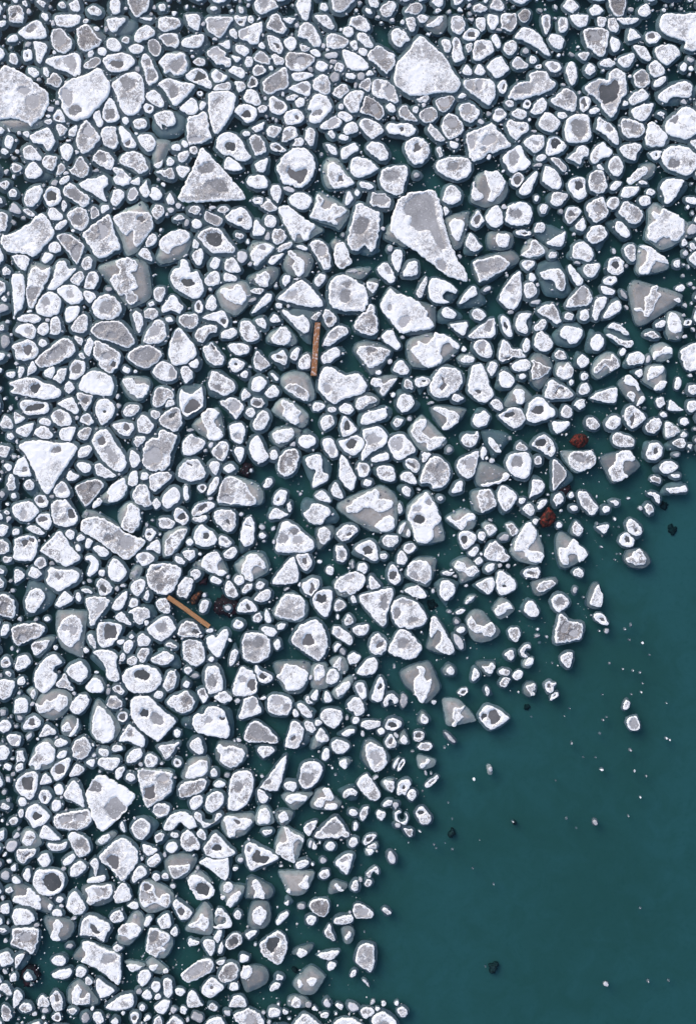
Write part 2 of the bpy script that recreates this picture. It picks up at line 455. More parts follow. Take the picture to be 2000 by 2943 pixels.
DATA['01'] = '''
w 0,9 5,9 6,12 5,16 0,17 -4,13
w 10,9 22,9 22,15 20,19 13,15
g 28,17 28,9 50,9 48,13 41,24 38,25 30,20 /p 38,13 6 3 0
we 25,13 2 2.5 0
m 52,9 63,9 61,13 58,15 54,13 /d 57,12 2 1.5 0
we 66,10 3 2.5 0
w 55,20 58,17 67,14 75,11 76,17 74,22 72,30 66,31 62,28 56,26 /p 60,21 3 4 20
m 47,19 51,17 54,22 53,26 48,22
m 80,12 84,9 90,9 95,15 96,19 92,22 85,19 79,16 /p 88,15 4 3 30
w 6,30 9,26 18,23 24,22 26,26 24,31 18,34 8,33 /u 6,29 14,22 28,24 31,31 22,39 12,38
w 92,9 104,9 100,13 95,11
w 106,24 107,16 112,12 117,13 122,18 126,29 124,33 119,32 113,26
w 120,9 132,9 135,12 137,16 134,18 128,15
m 149,13 153,9 160,9 160,17 154,16
we 149,20 5 4.6 0
m 130,26 132,22 139,22 149,27 148,31 144,34 137,35 131,33
w 150,30 152,27 157,33 154,36 151,34
w 39,30 43,28 47,27 48,31 47,35 42,33
w 52,34 54,31 60,31 64,35 64,38 60,41 54,38
m 79,24 83,22 90,26 94,34 92,38 88,38 82,34 /d 87,31 1.5 4 -40
w 94,28 97,25 103,25 105,30 103,34 99,36 95,32
w 72,32 75,28 78,33 76,35
m 107,30 112,32 116,34 112,37 109,36
we 121,38 4.8 2.8 25
ge 134.5,40 6.6 3.2 -5
w 144,37 148,35 155,39 162,45 160,52 152,53 147,48 144,42
m 28,38 32,34 37,32 41,36 45,38 44,41 49,43 48,49 44,50 42,48 36,48 33,44 /p 36,36 4 3 -10
m 16,45 20,42 26,43 27,48 21,49 17,47 /s 17,43 21,41 26,42 27,46 22,46
w 49,40 55,41 58,43 54,46 50,43
we 64,45.5 3.6 4.6 0
m 68,42 72,37 76,37 82,44 82,48 78,48 70,45 /p 75,42 4 3 30
m 83,40 87,39 94,44 93,48 87,48 84,44
g 95,42 98,37 103,37 115,39 120,42 119,46 112,52 106,54 99,52 95,47 /p 108,45 3.4 3.2 0
w 121,49 124,44 132,48 132,51 127,54 122,52
we 136,45.5 3.4 2.2 0
m 137,50 141,46 145,50 143,55 138,53
we 150.5,57.5 5 2.7 10
ge 137.5,58.5 4.4 4.6 0
w 10,58 15,52 23,51 28,55 30,60 33,66 31,69 25,67 14,62 /d 22,58 5 3.4 -15 /p 26,63 4 2 10
w 32,56 35,52 39,54 46,58 43,62 36,64 33,61 /p 39,58 2.6 3 -20
w 33,69 38,65 47,63 49,66 46,70 37,71 /p 42,66 2.6 1.6 0
w 46,53 51,49 59,52 61,58 57,60 51,57
w 67,54 70,48 76,49 79,53 76,56 70,58 /p 73,53 3 3 0
m 63,66 64,60 66,57 70,60 72,64 70,67 65,68 /d 67,63 2 3 10
m 52,63 56,62 61,65 60,70 55,72 53,68
g 76,62 82,58 94,50 97,54 98,62 97,68 88,71 82,74 77,71 76,67 /p 87,62 5 6 40 /p 88,67 4 2.6 -20
w 100,57 102,55 109,54 119,56 119,58 112,61 104,62
w 98,69 103,65 114,62 117,66 116,74 113,75 106,72 /p 110,67 5 3 20
m 118,65 120,60 127,56 132,59 134,67 132,73 127,73 120,69 /p 127,67 3 3 30
w 29,73 34,71 48,71 53,75 52,82 50,90 44,99 39,106 35,107 33,104 30,91 29,79 /p 37,79 2 2.6 10
w 59,76 62,70 68,69 71,72 75,80 72,83 65,83 60,79
we 22,72.5 2.4 2.4 0 /d 22,72.5 1 1 0
w 5,86 10,80 15,76 19,79 21,85 18,90 12,91
w 21,84 24,79 28,81 26,85 23,87
m 12,93 19,91 26,88 29,95 31,106 32,111 26,114 14,117 11,115 11,105 /p 18,112 6 2 -10
w 51,88 56,83 64,82 70,85 71,91 68,96 61,98 58,94 54,91 /d 62,90 4.4 3.6 20
w 70,86 74,83 79,83 80,86 76,89 72,89
w 81,79 83,75 87,76 94,80 97,84 95,89 89,91 83,89 81,84 /p 89,83 4 4 10
w 94,93 97,88 104,86 110,89 112,94 108,98 100,100 95,98 /d 105,93 1.8 3.4 -30
we 101,76 5.4 2.6 -10
w 103,80 107,76 112,78 111,83 106,85
w 118,76 122,73 129,74 132,77 135,84 132,90 124,98 117,98 115,93 118,88 114,86 /p 122,89 5 2.4 -10
m 137,69 142,65 147,65 150,70 147,75 142,77 136,73
w 145,78 150,73 155,70 163,72 166,82 160,90 152,90
we 143,84 3 2.4 0
w 140,90 145,88 152,91 153,95 147,97 141,93
m 125,101 128,97 139,91 142,94 143,100 136,103 126,103 /p 135,98 4 3 -30
w 145,103 150,97 155,97 158,102 155,106 146,107
w 66,102 72,99 77,97 76,103 71,106 68,105 /u 66,101 74,96 79,96 77,104 71,107
m 79,104 82,100 91,101 92,104 86,111 81,109
w 92,112 94,103 99,101 104,102 106,108 103,111 98,113 96,115 92,114 /p 98,108 4 3 10
w 101,117 104,114 103,112 108,110 111,113 110,117 105,118
w 112,110 114,102 119,103 121,108 119,117 116,118 113,114 /u 116,100 121,101 123,109 122,117 118,120
w 131,107 134,103 138,109 135,111
we 145,110 4.6 3.2 0
w 36,117 38,109 44,106 52,107 59,114 62,122 66,126 65,129 60,131 53,130 49,127 42,125 36,120 /d 48.5,118.5 5.4 4 10
m 64,112 66,109 72,108 77,113 79,121 76,124 70,126 67,120 /p 71,118 4.6 5 20
m 82,119 84,115 88,115 96,121 94,123 85,122 /d 89,119 3 2 15
m 88,136 92,128 99,121 107,119 114,121 120,128 121,136 117,147 110,153 101,153 93,150 90,143 /d 98,135 104,139 113,137 113,143 108,150 98,143
we 61.5,107 3.2 2.4 0
w 43,132 45,127 50,128 58,135 58,138 50,139 43,137
w 69,134 74,130 80,128 80,133 77,140 72,139 /u 65,130 72,126 81,125 82,135 80,142 70,143 66,138
w 129,116 133,116 138,119 139,125 134,124
w 142,124 147,117 153,115 157,118 157,123 152,125 147,129 143,128 /s 142,122 148,114 157,115 160,122 156,128 150,130 144,129
w 131,138 133,132 138,132 146,141 154,149 150,152 138,154 134,151 132,145 /d 142,146 2.6 3 10 /s 127,138 131,128 137,127 142,130 146,138 154,148 148,153 138,154 130,152
w 151,135 155,127 164,128 167,135 165,143 157,145 152,140
w 62,147 66,143 76,143 80,147 80,152 72,155 64,152
w 82,154 84,152 90,152 91,158 83,160
w 3,127 5,123 11,122 12,127 8,131 4,130 /u 2,124 6,121 14,123 16,129 10,133 4,131
w 2,138 5,135 13,135 13,138 8,145 4,142
we 17,121 4 3.6 0
we 9,116 2.6 3.6 -20
we 2,119 3.6 3 0
m 4,162 8,152 16,136 20,126 24,119 29,123 42,138 55,152 61,160 60,164 40,165 10,166 /s 20,129 24,119 27,121 35,130 30,132 /p 28,137 6 4 -20 /p 38,152 8 5 20
we 105,14.5 1.8 2 0
we 101,22 1.5 1.6 0
we 128,32 2.4 2 0
we 143,18 1.6 1.4 0
we 131,35 2 2 0
we 117,52 2.4 2.2 0
we 134,50 1.6 2.4 20
we 93,73 1.6 2.4 0
we 79,92 1.6 1.6 0
we 85,94 1.6 1.6 0
we 78,77 1.4 1.4 0
we 87,96 1.4 2 0
we 155,65 2 3 0
we 83,51 2.4 2.6 0
we 35,26 2.4 1.6 0
we 76,23 1.4 2 0
we 126,125 1.8 2 0
we 97,154 4.4 2.2 10
we 15,36 1.6 1.4 0
we 16,41 1.6 1.2 0
'''
DATA['02'] = '''
m 9,13 12,9 22,9 28,16 27,19 23,20 15,17 9,15 /p 15,12 4 2.4 10
m 16,25 18,21 23,21 28,27 30,33 27,34 21,31
w 45,22 47,18 52,17 58,21 61,27 57,29 54,33 50,32 46,28 /u 45,22 50,17 60,22 63,29 57,37 50,36 46,30
m 58,9 65,9 66,15 64,20 61,19 58,13
w 75,14 80,11 85,9 90,9 87,13 82,16 77,16 /s 73,10 82,6 92,7 93,14 88,21 82,21 74,15
m 96,16 97,9 106,10 109,15 105,22 101,22 97,19 /p 102,15 2.6 3 0
w 117,12 119,9 125,9 126,15 123,20 120,18
w 127,9 136,9 137,13 133,18 129,16
m 139,16 140,9 152,9 152,14 148,20 142,18 /p 149,13 2.4 4 20
w 110,9 116,9 114,11
w 106,25 108,20 113,17 118,18 121,21 118,26 111,28 /d 114,22.4 3.2 2.2 -5
w 131,24 135,22 138,27 139,32 136,34 133,30
w 141,35 143,30 148,27 152,29 153,34 150,39 145,40
w 151,22 158,17 164,22 172,30 183,40 184,42 181,42 171,36 162,31 154,27
w 88,29 90,26 95,27 97,33 94,38 91,37
w 97,29 99,25 103,26 106,35 108,42 105,45 100,46 97,40 /p 101,30 2.5 3 0
m 109,33 112,29 115,30 114,35 111,38
w 115,34 117,28 123,27 131,28 133,36 129,40 120,45 115,43 /p 123,33 3 2.4 0
w 48,56 50,47 54,42 60,36 66,27 69,24 73,25 82,33 92,42 97,52 104,62 104,67 99,72 86,72 74,74 64,75 57,72 49,66 47,61
m 25,40 30,34 34,31 39,34 47,39 49,44 48,49 42,56 38,54 33,48 26,44 /p 36,39 5.6 4.8 10
w 3,37 6,35 14,38 22,43 27,50 22,53 12,53 6,47
we 21,37 4 3.4 20
w 10,31 11,28 15,28 17,33 14,36
we 10.5,57.5 5 2.7 10
ge 19.5,58 3.4 3.4 0
w 24,56 26,53 30,54 30,57 25,58
m 17,66 20,62 27,59 28,66 27,71 22,70 /p 23,65 3 3 20
m 30,62 33,60 40,61 47,66 51,75 52,80 48,81 40,78 30,75 29,70 /p 34,66 2 4.5 0 /p 44,71 3.4 5 -30
w 4,78 8,73 14,70 22,71 21,76 19,82 18,88 12,90 7,85
g 20,76 25,75 34,80 39,86 39,92 34,96 29,92 21,90 18,88 21,83 /p 22,80 2.4 4 20 /p 31,86 4 4 20
we 45,85 4.6 3.6 40
m 51,88 53,85 58,83 61,87 68,95 67,97 59,96 53,93 /p 58,89 3 3.4 20
m 67,78 71,75 77,74 77,78 72,81
g 83,80 85,77 92,75 98,75 99,79 95,86 90,89 85,86 /p 90.5,80.5 6 4.6 -10
g 69,91 73,86 79,84 84,87 85,93 81,97 75,98 71,96 /p 77,90.5 4.6 4.4 -10
we 66,86.5 3 3.4 0
w 106,52 109,48 112,49 115,55 113,57 107,56
w 116,54 120,48 124,50 126,55 122,57 117,56
w 127,50 132,44 139,41 142,45 146,52 141,57 135,60 131,56 /u 131,50 133,46 137,44 142,47 143,52 138,56 133,55
w 148,46 151,42 157,42 163,48 160,52 153,52 149,49 /p 154,47 3.6 2.6 10
w 107,64 110,61 121,60 130,61 134,66 134,76 130,82 126,82 119,76 111,71 /p 121,66 2.6 5 5 /p 112,66 3 4 0
w 136,67 138,62 143,62 144,69 141,73 137,71 /d 141,67 1.4 2.6 5
g 145,75 151,68 158,64 165,61 164,56 172,53 178,55 182,61 185,66 179,71 168,76 155,78 148,78 /p 157,69 7 4 -10
w 102,76 106,72 110,74 107,77 103,77
m 103,86 105,82 111,80 116,83 121,88 119,94 113,98 108,96 104,91 /p 110,87 4 4 0
we 147,81.5 4 3 10
w 132,94 134,87 139,85 144,90 142,94 136,97 /p 138,90 2.6 2 20
w 148,88 152,86 160,87 162,93 157,95 150,93
we 122,97 2.6 2.6 0
we 129,90 2.6 2.2 0
m 88,101 90,94 94,90 101,92 106,98 107,104 103,109 96,112 92,109 89,105 /p 97,98 5 3.6 10 /p 96,105 2.4 4 10
w 0,92 1,88 5,88 11,91 12,95 8,97 3,95
w 4,103 9,98 13,97 17,101 16,106 6,108
w 18,100 20,95 25,94 34,98 39,104 36,108 29,112 23,107 /p 26,101 4 2.4 30
w 41,102 44,98 50,99 60,98 66,103 65,107 60,110 53,108 44,107 /d 54,103 2 1.6 -30
m 76,103 79,99 84,103 91,111 89,114 84,113 78,107
w 142,98 146,95 153,97 160,98 164,104 157,110 153,113 147,108 145,102
m 109,109 111,106 122,102 131,98 135,102 142,110 148,117 146,119 137,122 132,125 125,128 116,131 112,128 111,120 /p 114,115 3 5 0 /p 129,113 6 5 -20 /p 125,121 2 2 0
w 1,109 4,107 9,111 8,113 2,112
w 24,120 28,114 36,115 41,120 43,125 41,130 36,130 30,126 /u 22,117 27,112 36,113 42,119 44,127 42,133 36,132 27,126
w 2,123 4,119 14,115 17,119 17,122 11,125 7,129 3,129 /u 1,122 5,117 14,114 18,119 17,125 10,129 4,130
w 10,136 12,129 17,127 27,130 34,136 34,138 27,142 16,145 11,141
m 56,118 61,112 68,110 74,113 78,120 77,127 72,132 66,134 61,130 58,124 /d 67,119 3 4 20
w 95,115 97,113 103,116 101,120 97,119
m 84,120 87,118 89,123 90,126 86,127
w 83,135 86,130 92,128 103,127 112,129 114,138 110,144 103,147 95,145 87,141 /p 98,136 4 3.4 -30
m 35,146 38,138 46,135 57,134 60,138 58,147 55,157 50,160 43,158 37,153 /p 46,143 6 4 10
we 67,142.5 2.4 2.6 0
w 18,150 20,148 28,150 31,153 27,155 20,153
w 141,126 147,121 155,117 160,122 166,133 158,138 146,141 143,134
w 148,149 150,142 155,140 159,144 157,150 152,153 /d 154,147 3 3 0
w 125,139 131,139 137,139 143,148 139,158 133,165 127,164 130,157 127,148 /w 114,159 116,148 118,154 124,160 122,164 116,164 /s 113,162 118,143 128,139 136,141 144,148 145,156 141,164 134,168 125,170 115,166
we 73,82 1.8 2.6 0
we 55,12 1.6 1.6 0
we 46,10 2 1.6 0
we 77,22 2 1.4 0
we 128,139 1.4 1.4 0
we 99,122 1.6 1.4 0
we 102,112 1.6 1.2 0
we 116,63 1.2 1.2 0
we 15,65.5 1.6 2.6 0
we 47,94 2 1.4 20
we 31,54 1.6 1.4 0
we 129,127 2.4 2 -30
we 141,139 1.6 1 -20
we 137,18 3 1.6 0
we 98,123 1.6 1.2 0
we 37,12 1.6 1.6 0
'''
DATA['03'] = '''
w 11,23 18,16 26,18 32,23 36,30 41,39 40,41 36,39 29,34 19,28 12,26
w 34,9 41,9 41,15 38,22 36,20 34,13 /p 38,12 1.6 4 0
w 48,9 55,9 56,16 52,21 48,19 /p 51,12 1.4 3.4 0
w 58,9 73,9 72,14 67,16 62,14
w 81,9 89,10 87,15 82,15
m 90,10 96,9 99,14 99,19 94,20 90,16
w 98,9 117,9 112,13 105,14 100,11
w 134,15 137,9 152,5 168,9 172,22 166,36 155,34 147,28 141,23 136,19
w 39,26 42,22 50,23 53,27 51,34 48,35 43,33
m 69,20 72,17 87,17 91,21 90,30 88,38 84,41 77,37 71,30 /p 79,24 5 4.6 30
w 93,24 97,25 101,30 99,35 95,37 92,31
w 107,27 108,19 110,17 119,24 115,26 108,28
w 122,24 124,20 131,20 136,24 132,29 125,30 /d 128,24 2.4 2.6 0
m 64,40 67,37 75,38 72,43 69,44
we 20,36 2.6 2.4 0
w 112,33 115,31 122,33 127,42 124,45 118,42
w 130,37 133,32 146,31 148,38 146,45 140,49 134,44
w 98,44 102,41 111,38 113,42 110,48 106,51 101,49 /u 97,43 111,36 115,42 108,53 100,50
m 83,47 86,44 91,43 96,47 93,50 85,50
w 8,46 11,42 15,42 22,48 20,51 13,52 9,50 /p 15,47 4 3 0
we 26,44 3.4 4 0
we 31,50 2.8 2.4 0 /d 31,50 1.2 1 0
w 37,47 40,45 47,46 51,51 47,55 41,54 38,50 /p 44,50 4 2.6 20
m 70,51 74,47 79,49 79,54 75,58 71,55
w 54,52 57,46 62,47 64,58 61,65 59,66 56,60 /u 52,54 55,46 63,47 66,60 60,67 55,62
w 125,50 128,45 133,45 139,53 136,58 130,59 126,55
m 112,57 118,52 124,55 126,63 121,68 114,66 /p 119,59 4 4 20
w 129,64 132,60 139,58 140,61 135,66 130,67
m 5,74 8,69 14,64 23,62 23,56 33,53 38,55 41,61 46,64 42,70 27,75 15,78 6,78 /p 18,69 8 4.4 -5
m 70,68 77,63 84,60 90,61 92,54 98,52 104,55 106,64 106,72 101,80 96,92 92,93 86,86 83,80 76,74 /d 84,66 92,65 96,60 100,66 98,76 90,81 84,80 /p 80,64 3 2 -30
w 108,78 112,73 120,69 125,75 121,79 111,83
m 41,79 47,74 54,68 59,70 63,75 63,86 58,88 48,84 /p 60,75 2 4.4 0
w 66,85 66,78 69,75 74,76 76,80 73,86 69,89 /d 70,81 2.4 4 -5
we 105,81.5 2.6 2.6 0
w 74,87 79,84 83,87 80,90 75,90
w 133,74 138,70 144,66 150,62 162,66 160,76 146,76 140,81 134,78 /u 131,70 138,64 152,60 168,68 162,80 142,82 132,78
w 110,89 112,85 122,82 129,81 128,87 124,94 119,97 113,94
we 136,90 3.4 2 10 /u 130,90 136,86 141,89 140,93 132,93
we 7,82 3.8 2.8 15
we 21,82 3.6 4 0 /d 21.5,81.5 1.4 1.4 0
w 24,88 29,80 34,76 38,81 36,88 29,91
w 8,90 12,86 19,87 21,91 18,95 12,94
w 30,99 34,91 38,89 45,92 50,98 46,104 42,106 35,104
we 51,91.5 4.4 3 15
w 53,108 54,98 58,92 66,90 73,92 75,100 76,111 67,115 56,114 /p 65,102 6.6 7 30
w 80,102 82,93 86,95 94,100 98,106 100,114 98,117 93,113 86,107 81,104 /p 92,102 3.4 3 20
w 101,98 104,94 111,95 119,98 122,103 119,109 110,111 103,108 /p 107,100 4 2.6 10 /p 114,103 3 3 0
w 122,112 124,100 128,96 133,100 138,105 141,110 138,117 133,118 129,119 123,117 /s 122,112 128,96 139,105 143,112 139,118 125,119
w 139,102 142,95 148,88 157,84 168,90 170,104 158,112 149,111 142,108 /p 147,95 3 4 20
w 3,100 6,95 12,97 20,97 23,104 17,108 12,113 7,109 /p 17,103 2 2 0
w 18,115 24,109 32,108 36,111 35,118 28,124 22,120 /p 27,114 4 1.6 20
w 37,121 39,113 45,109 51,113 55,118 50,123 42,126 38,125 /d 45,115.5 4.4 4.4 0
w 55,128 62,123 65,118 70,117 74,122 73,126 69,127 67,134 61,131
w 75,126 79,119 86,114 89,117 94,122 92,127 86,128 80,133 76,131
w 100,120 103,117 111,115 118,116 119,119 115,125 114,130 108,129 102,125
w 125,124 129,122 136,122 135,127 131,130 127,127 /d 131,125 1.4 1.4 0
w 136,128 138,122 144,118 156,118 165,124 166,136 158,143 149,142 140,136 /p 146,133 5 4 -20
w 0,128 4,123 15,117 19,126 24,132 20,137 8,141 3,135 /p 10,128 5 6 0
we 33.5,127.5 4.4 2.8 -20
g 41,128 44,127 49,129 55,136 54,140 51,139 45,133
w 90,133 93,128 98,126 102,130 103,137 100,143 95,143 91,138
w 106,148 109,143 118,136 123,136 124,140 116,147 110,151 107,150 /s 118,134 126,132 131,134 129,142 122,146 118,144
w 34,147 36,136 39,135 46,139 51,150 48,155 42,154 35,149
w 14,156 18,149 24,143 29,139 30,143 26,152 24,158 17,160
m 73,149 75,142 79,139 86,140 90,152 88,156 82,159 76,156 /p 81,146 4.4 4.4 30
w 56,150 59,146 65,144 71,146 71,152 72,160 65,164 58,157 /d 65,151.5 3.6 4.2 0
w 7,149 9,143 14,140 19,144 17,150 12,153 /d 13,146.5 3.4 3.4 0
w 92,153 95,149 102,149 100,153 95,156
w 136,150 139,147 146,145 155,147 158,156 152,164 142,164 137,158
we 120,149 4 1.8 10 /u 116,148 122,146 127,151 122,153
w 101,156 107,152 117,152 115,157 106,160
m 80,135 84,133 87,138 83,139
ge 30,134 4 1.8 -10
we 52,65 2 1.4 20
we 66,72 1.2 1.6 0
we 65,33 1.6 1 0
we 48,40 1.6 1.4 0
we 59,39 3 1.6 35
we 86,53 1.6 1.4 0
we 109,58 1.4 1.4 0
we 23,95 1.6 1.4 0
we 27,105 2.4 1.4 0
we 93,19 1.2 1 0
we 119,29 2.4 1 20
we 155,50 3 4 0
'''
DATA['10'] = '''
w 12,24 14,17 20,12 26,11 28,15 26,22 20,29 15,29
w 29,19 33,13 39,12 43,16 44,23 40,28 33,29 30,24 /d 36,20 4.4 4.2 30
m 45,17 48,11 53,9 60,15 68,21 68,26 63,30 57,26 49,21 /p 55,19 7.6 4 32
w 59,10 66,6 76,4 80,2 84,5 84,11 80,14 82,21 83,25 79,24 71,18 63,14
w 86,24 88,16 93,14 98,17 97,22 91,29 87,27
w 100,20 103,14 107,13 110,17 107,23 102,24 /p 104.5,18.5 3.4 4 20
w 111,14 117,6 118,12 120,16 117,22 113,20
w 119,18 123,12 130,17 129,22 124,24 120,21
w 134,22 137,17 141,24 139,28 135,27
w 44,30 45,24 48,25 49,29 46,34
w 11,32 15,31 22,36 20,38 14,36 /p 17,34 3 1.4 20
w 32,36 35,30 39,31 45,36 45,40 37,41 33,39
m 49,36 53,32 60,30 66,33 68,40 66,46 61,50 55,48 51,42 /p 58,40 5 4 30
m 69,31 73,29 77,35 75,38 70,40 /p 73,34 2.4 3 0
w 78,33 79,28 84,28 85,31 79,35
w 38,47 42,43 48,40 49,43 45,48 40,49
m 9,54 15,45 23,37 30,36 33,41 38,51 36,57 29,63 26,68 19,72 10,68 -8,60 -6,52
w 33,64 35,60 40,59 43,62 43,67 38,69 34,68
w 27,74 29,69 33,69 37,71 35,75 31,78 28,77
m 62,54 68,47 77,41 84,36 87,41 91,54 95,64 91,67 80,73 76,74 72,70 65,59 /p 80,50 4 7 -10 /p 80,60 5 2 20
g 40,54 45,52 52,53 60,59 64,63 62,70 58,79 55,77 50,69 42,59 /p 48,57 4.4 3.4 10 /p 57,69 4 5 10 /p 57,61 3 2 0
m 88,39 92,35 103,33 112,34 119,35 123,44 121,50 115,57 112,61 108,64 106,60 105,50 100,54 94,49 89,43 /s 92,35 108,27 113,24 117,30 123,44 116,57 108,68 99,70 94,55 88,43 /d 113,40 3 2.4 -10
m 121,34 124,28 130,28 132,34 126,41 122,37
we 137.5,32 3 2.6 0
we 144,28.5 2.6 2.6 0
w 127,61 129,57 138,50 149,49 154,53 152,59 145,63 139,65 136,70 129,66 /s 126,70 130,60 140,50 150,50 155,54 153,66 145,74 130,78 125,74
m 140,39 146,36 150,39 146,41 141,41 /u 139,38 146,35 151,37 150,41 141,43
ge 151.5,43 2.4 3.4 25
w 116,60 118,55 123,52 126,56 123,62 117,64
w 109,70 112,66 117,65 121,71 121,76 114,73
w 61,79 63,74 68,72 71,76 69,82 64,84
m 9,70 17,74 13,84 6,80 2,72
w 15,95 16,86 22,80 27,83 34,81 35,86 30,96 24,108 20,116 16,115 14,105 /p 20,104 4 6 20 /s 17,78 35,80 35,87 19,116 15,114 14,100
w 38,84 41,77 47,76 50,82 57,82 51,89 44,96 38,100 32,100 37,90
m 52,91 58,85 63,86 63,92 58,97 53,94
w 64,94 66,88 71,84 76,88 75,95 71,100 64,99 /p 68,91 2 3.4 30
m 90,76 97,73 104,74 109,78 108,84 104,86 108,92 109,99 104,101 109,105 109,110 104,113 99,110 98,105 94,106 90,101 85,93 89,88 94,86 92,80 /s 75,83 80,78 97,73 112,75 118,80 121,100 119,108 104,116 98,112 86,96 /p 103,108 4 3 10
w 137,89 141,82 145,81 146,75 151,75 154,82 155,86 160,84 163,90 166,99 164,105 158,108 148,104 140,98 /d 147,92 155,91 158,95 154,98 148,96
w 8,88 11,87 13,100 11,115 9,123 4,124 2,100
w 40,101 44,97 52,96 58,98 63,106 60,112 54,114 46,109 /p 52,104 3 2.6 0
w 63,103 66,101 72,103 74,107 69,112 65,109 /d 68.5,106 1.2 1.4 0
w 22,114 28,105 35,102 42,106 44,113 41,121 33,124 24,121 /p 31,110 4 3 30
m 70,114 75,107 84,104 92,109 96,115 94,122 86,127 77,126 72,121 /p 82,115 5 5 20
w 123,101 126,98 132,98 133,103 129,111 124,108
w 130,116 134,110 138,105 143,107 145,112 149,115 145,121 139,118 131,120
w 47,120 49,115 58,114 60,119 56,126 50,129 47,125
w 52,133 56,126 63,121 67,125 66,134 62,138 54,136
w 105,121 108,118 113,122 114,130 111,137 109,136 106,127
m 115,119 119,116 125,117 127,121 122,126 116,124
w 118,112 122,110 124,113 120,115
w 10,125 15,121 24,122 27,126 21,129 11,128
w 9,131 17,129 22,133 22,139 18,143 9,138 4,136 /p 16,136 3 2 10
w 23,134 27,129 33,129 33,136 29,140 24,138
w 34,138 35,126 40,123 43,127 44,135 40,139
g 69,135 76,128 92,127 97,130 104,138 107,146 100,150 90,146 75,142 /p 77,134 5 3 -10 /p 87,140 4 2.4 10
m 114,145 118,134 126,126 132,128 134,138 131,145 120,147 /p 124,136 4 6 40
w 133,125 137,123 140,127 135,128
m 144,126 147,122 158,121 161,124 160,131 153,134 147,131 /p 153,127 4 3 0
w 136,151 138,142 144,133 150,138 157,147 160,156 152,163 140,165 136,158 /p 142,139 4 3.4 -30
we 28,146 3.8 3.6 0
m 55,141 58,140 63,144 61,148 57,145
w 63,151 67,143 71,142 72,148 70,158 65,157
we 84,100 3 2.2 0
we 129,49 1.6 2 0
we 29,11 1.6 1.6 0
we 127,6 1.6 1.6 0
we 134,36 1.4 1.8 0
we 148,30 1.2 1.6 0
we 131,10 2 2 0
we 54,50 1.6 1.2 0
we 17,119 2.4 1.4 -10
we 32,126 2 1.6 0
we 12,39 1.6 1.6 0
we 150,71 3 1 -40
w 103,8 110,4 111,10 106,11
'''
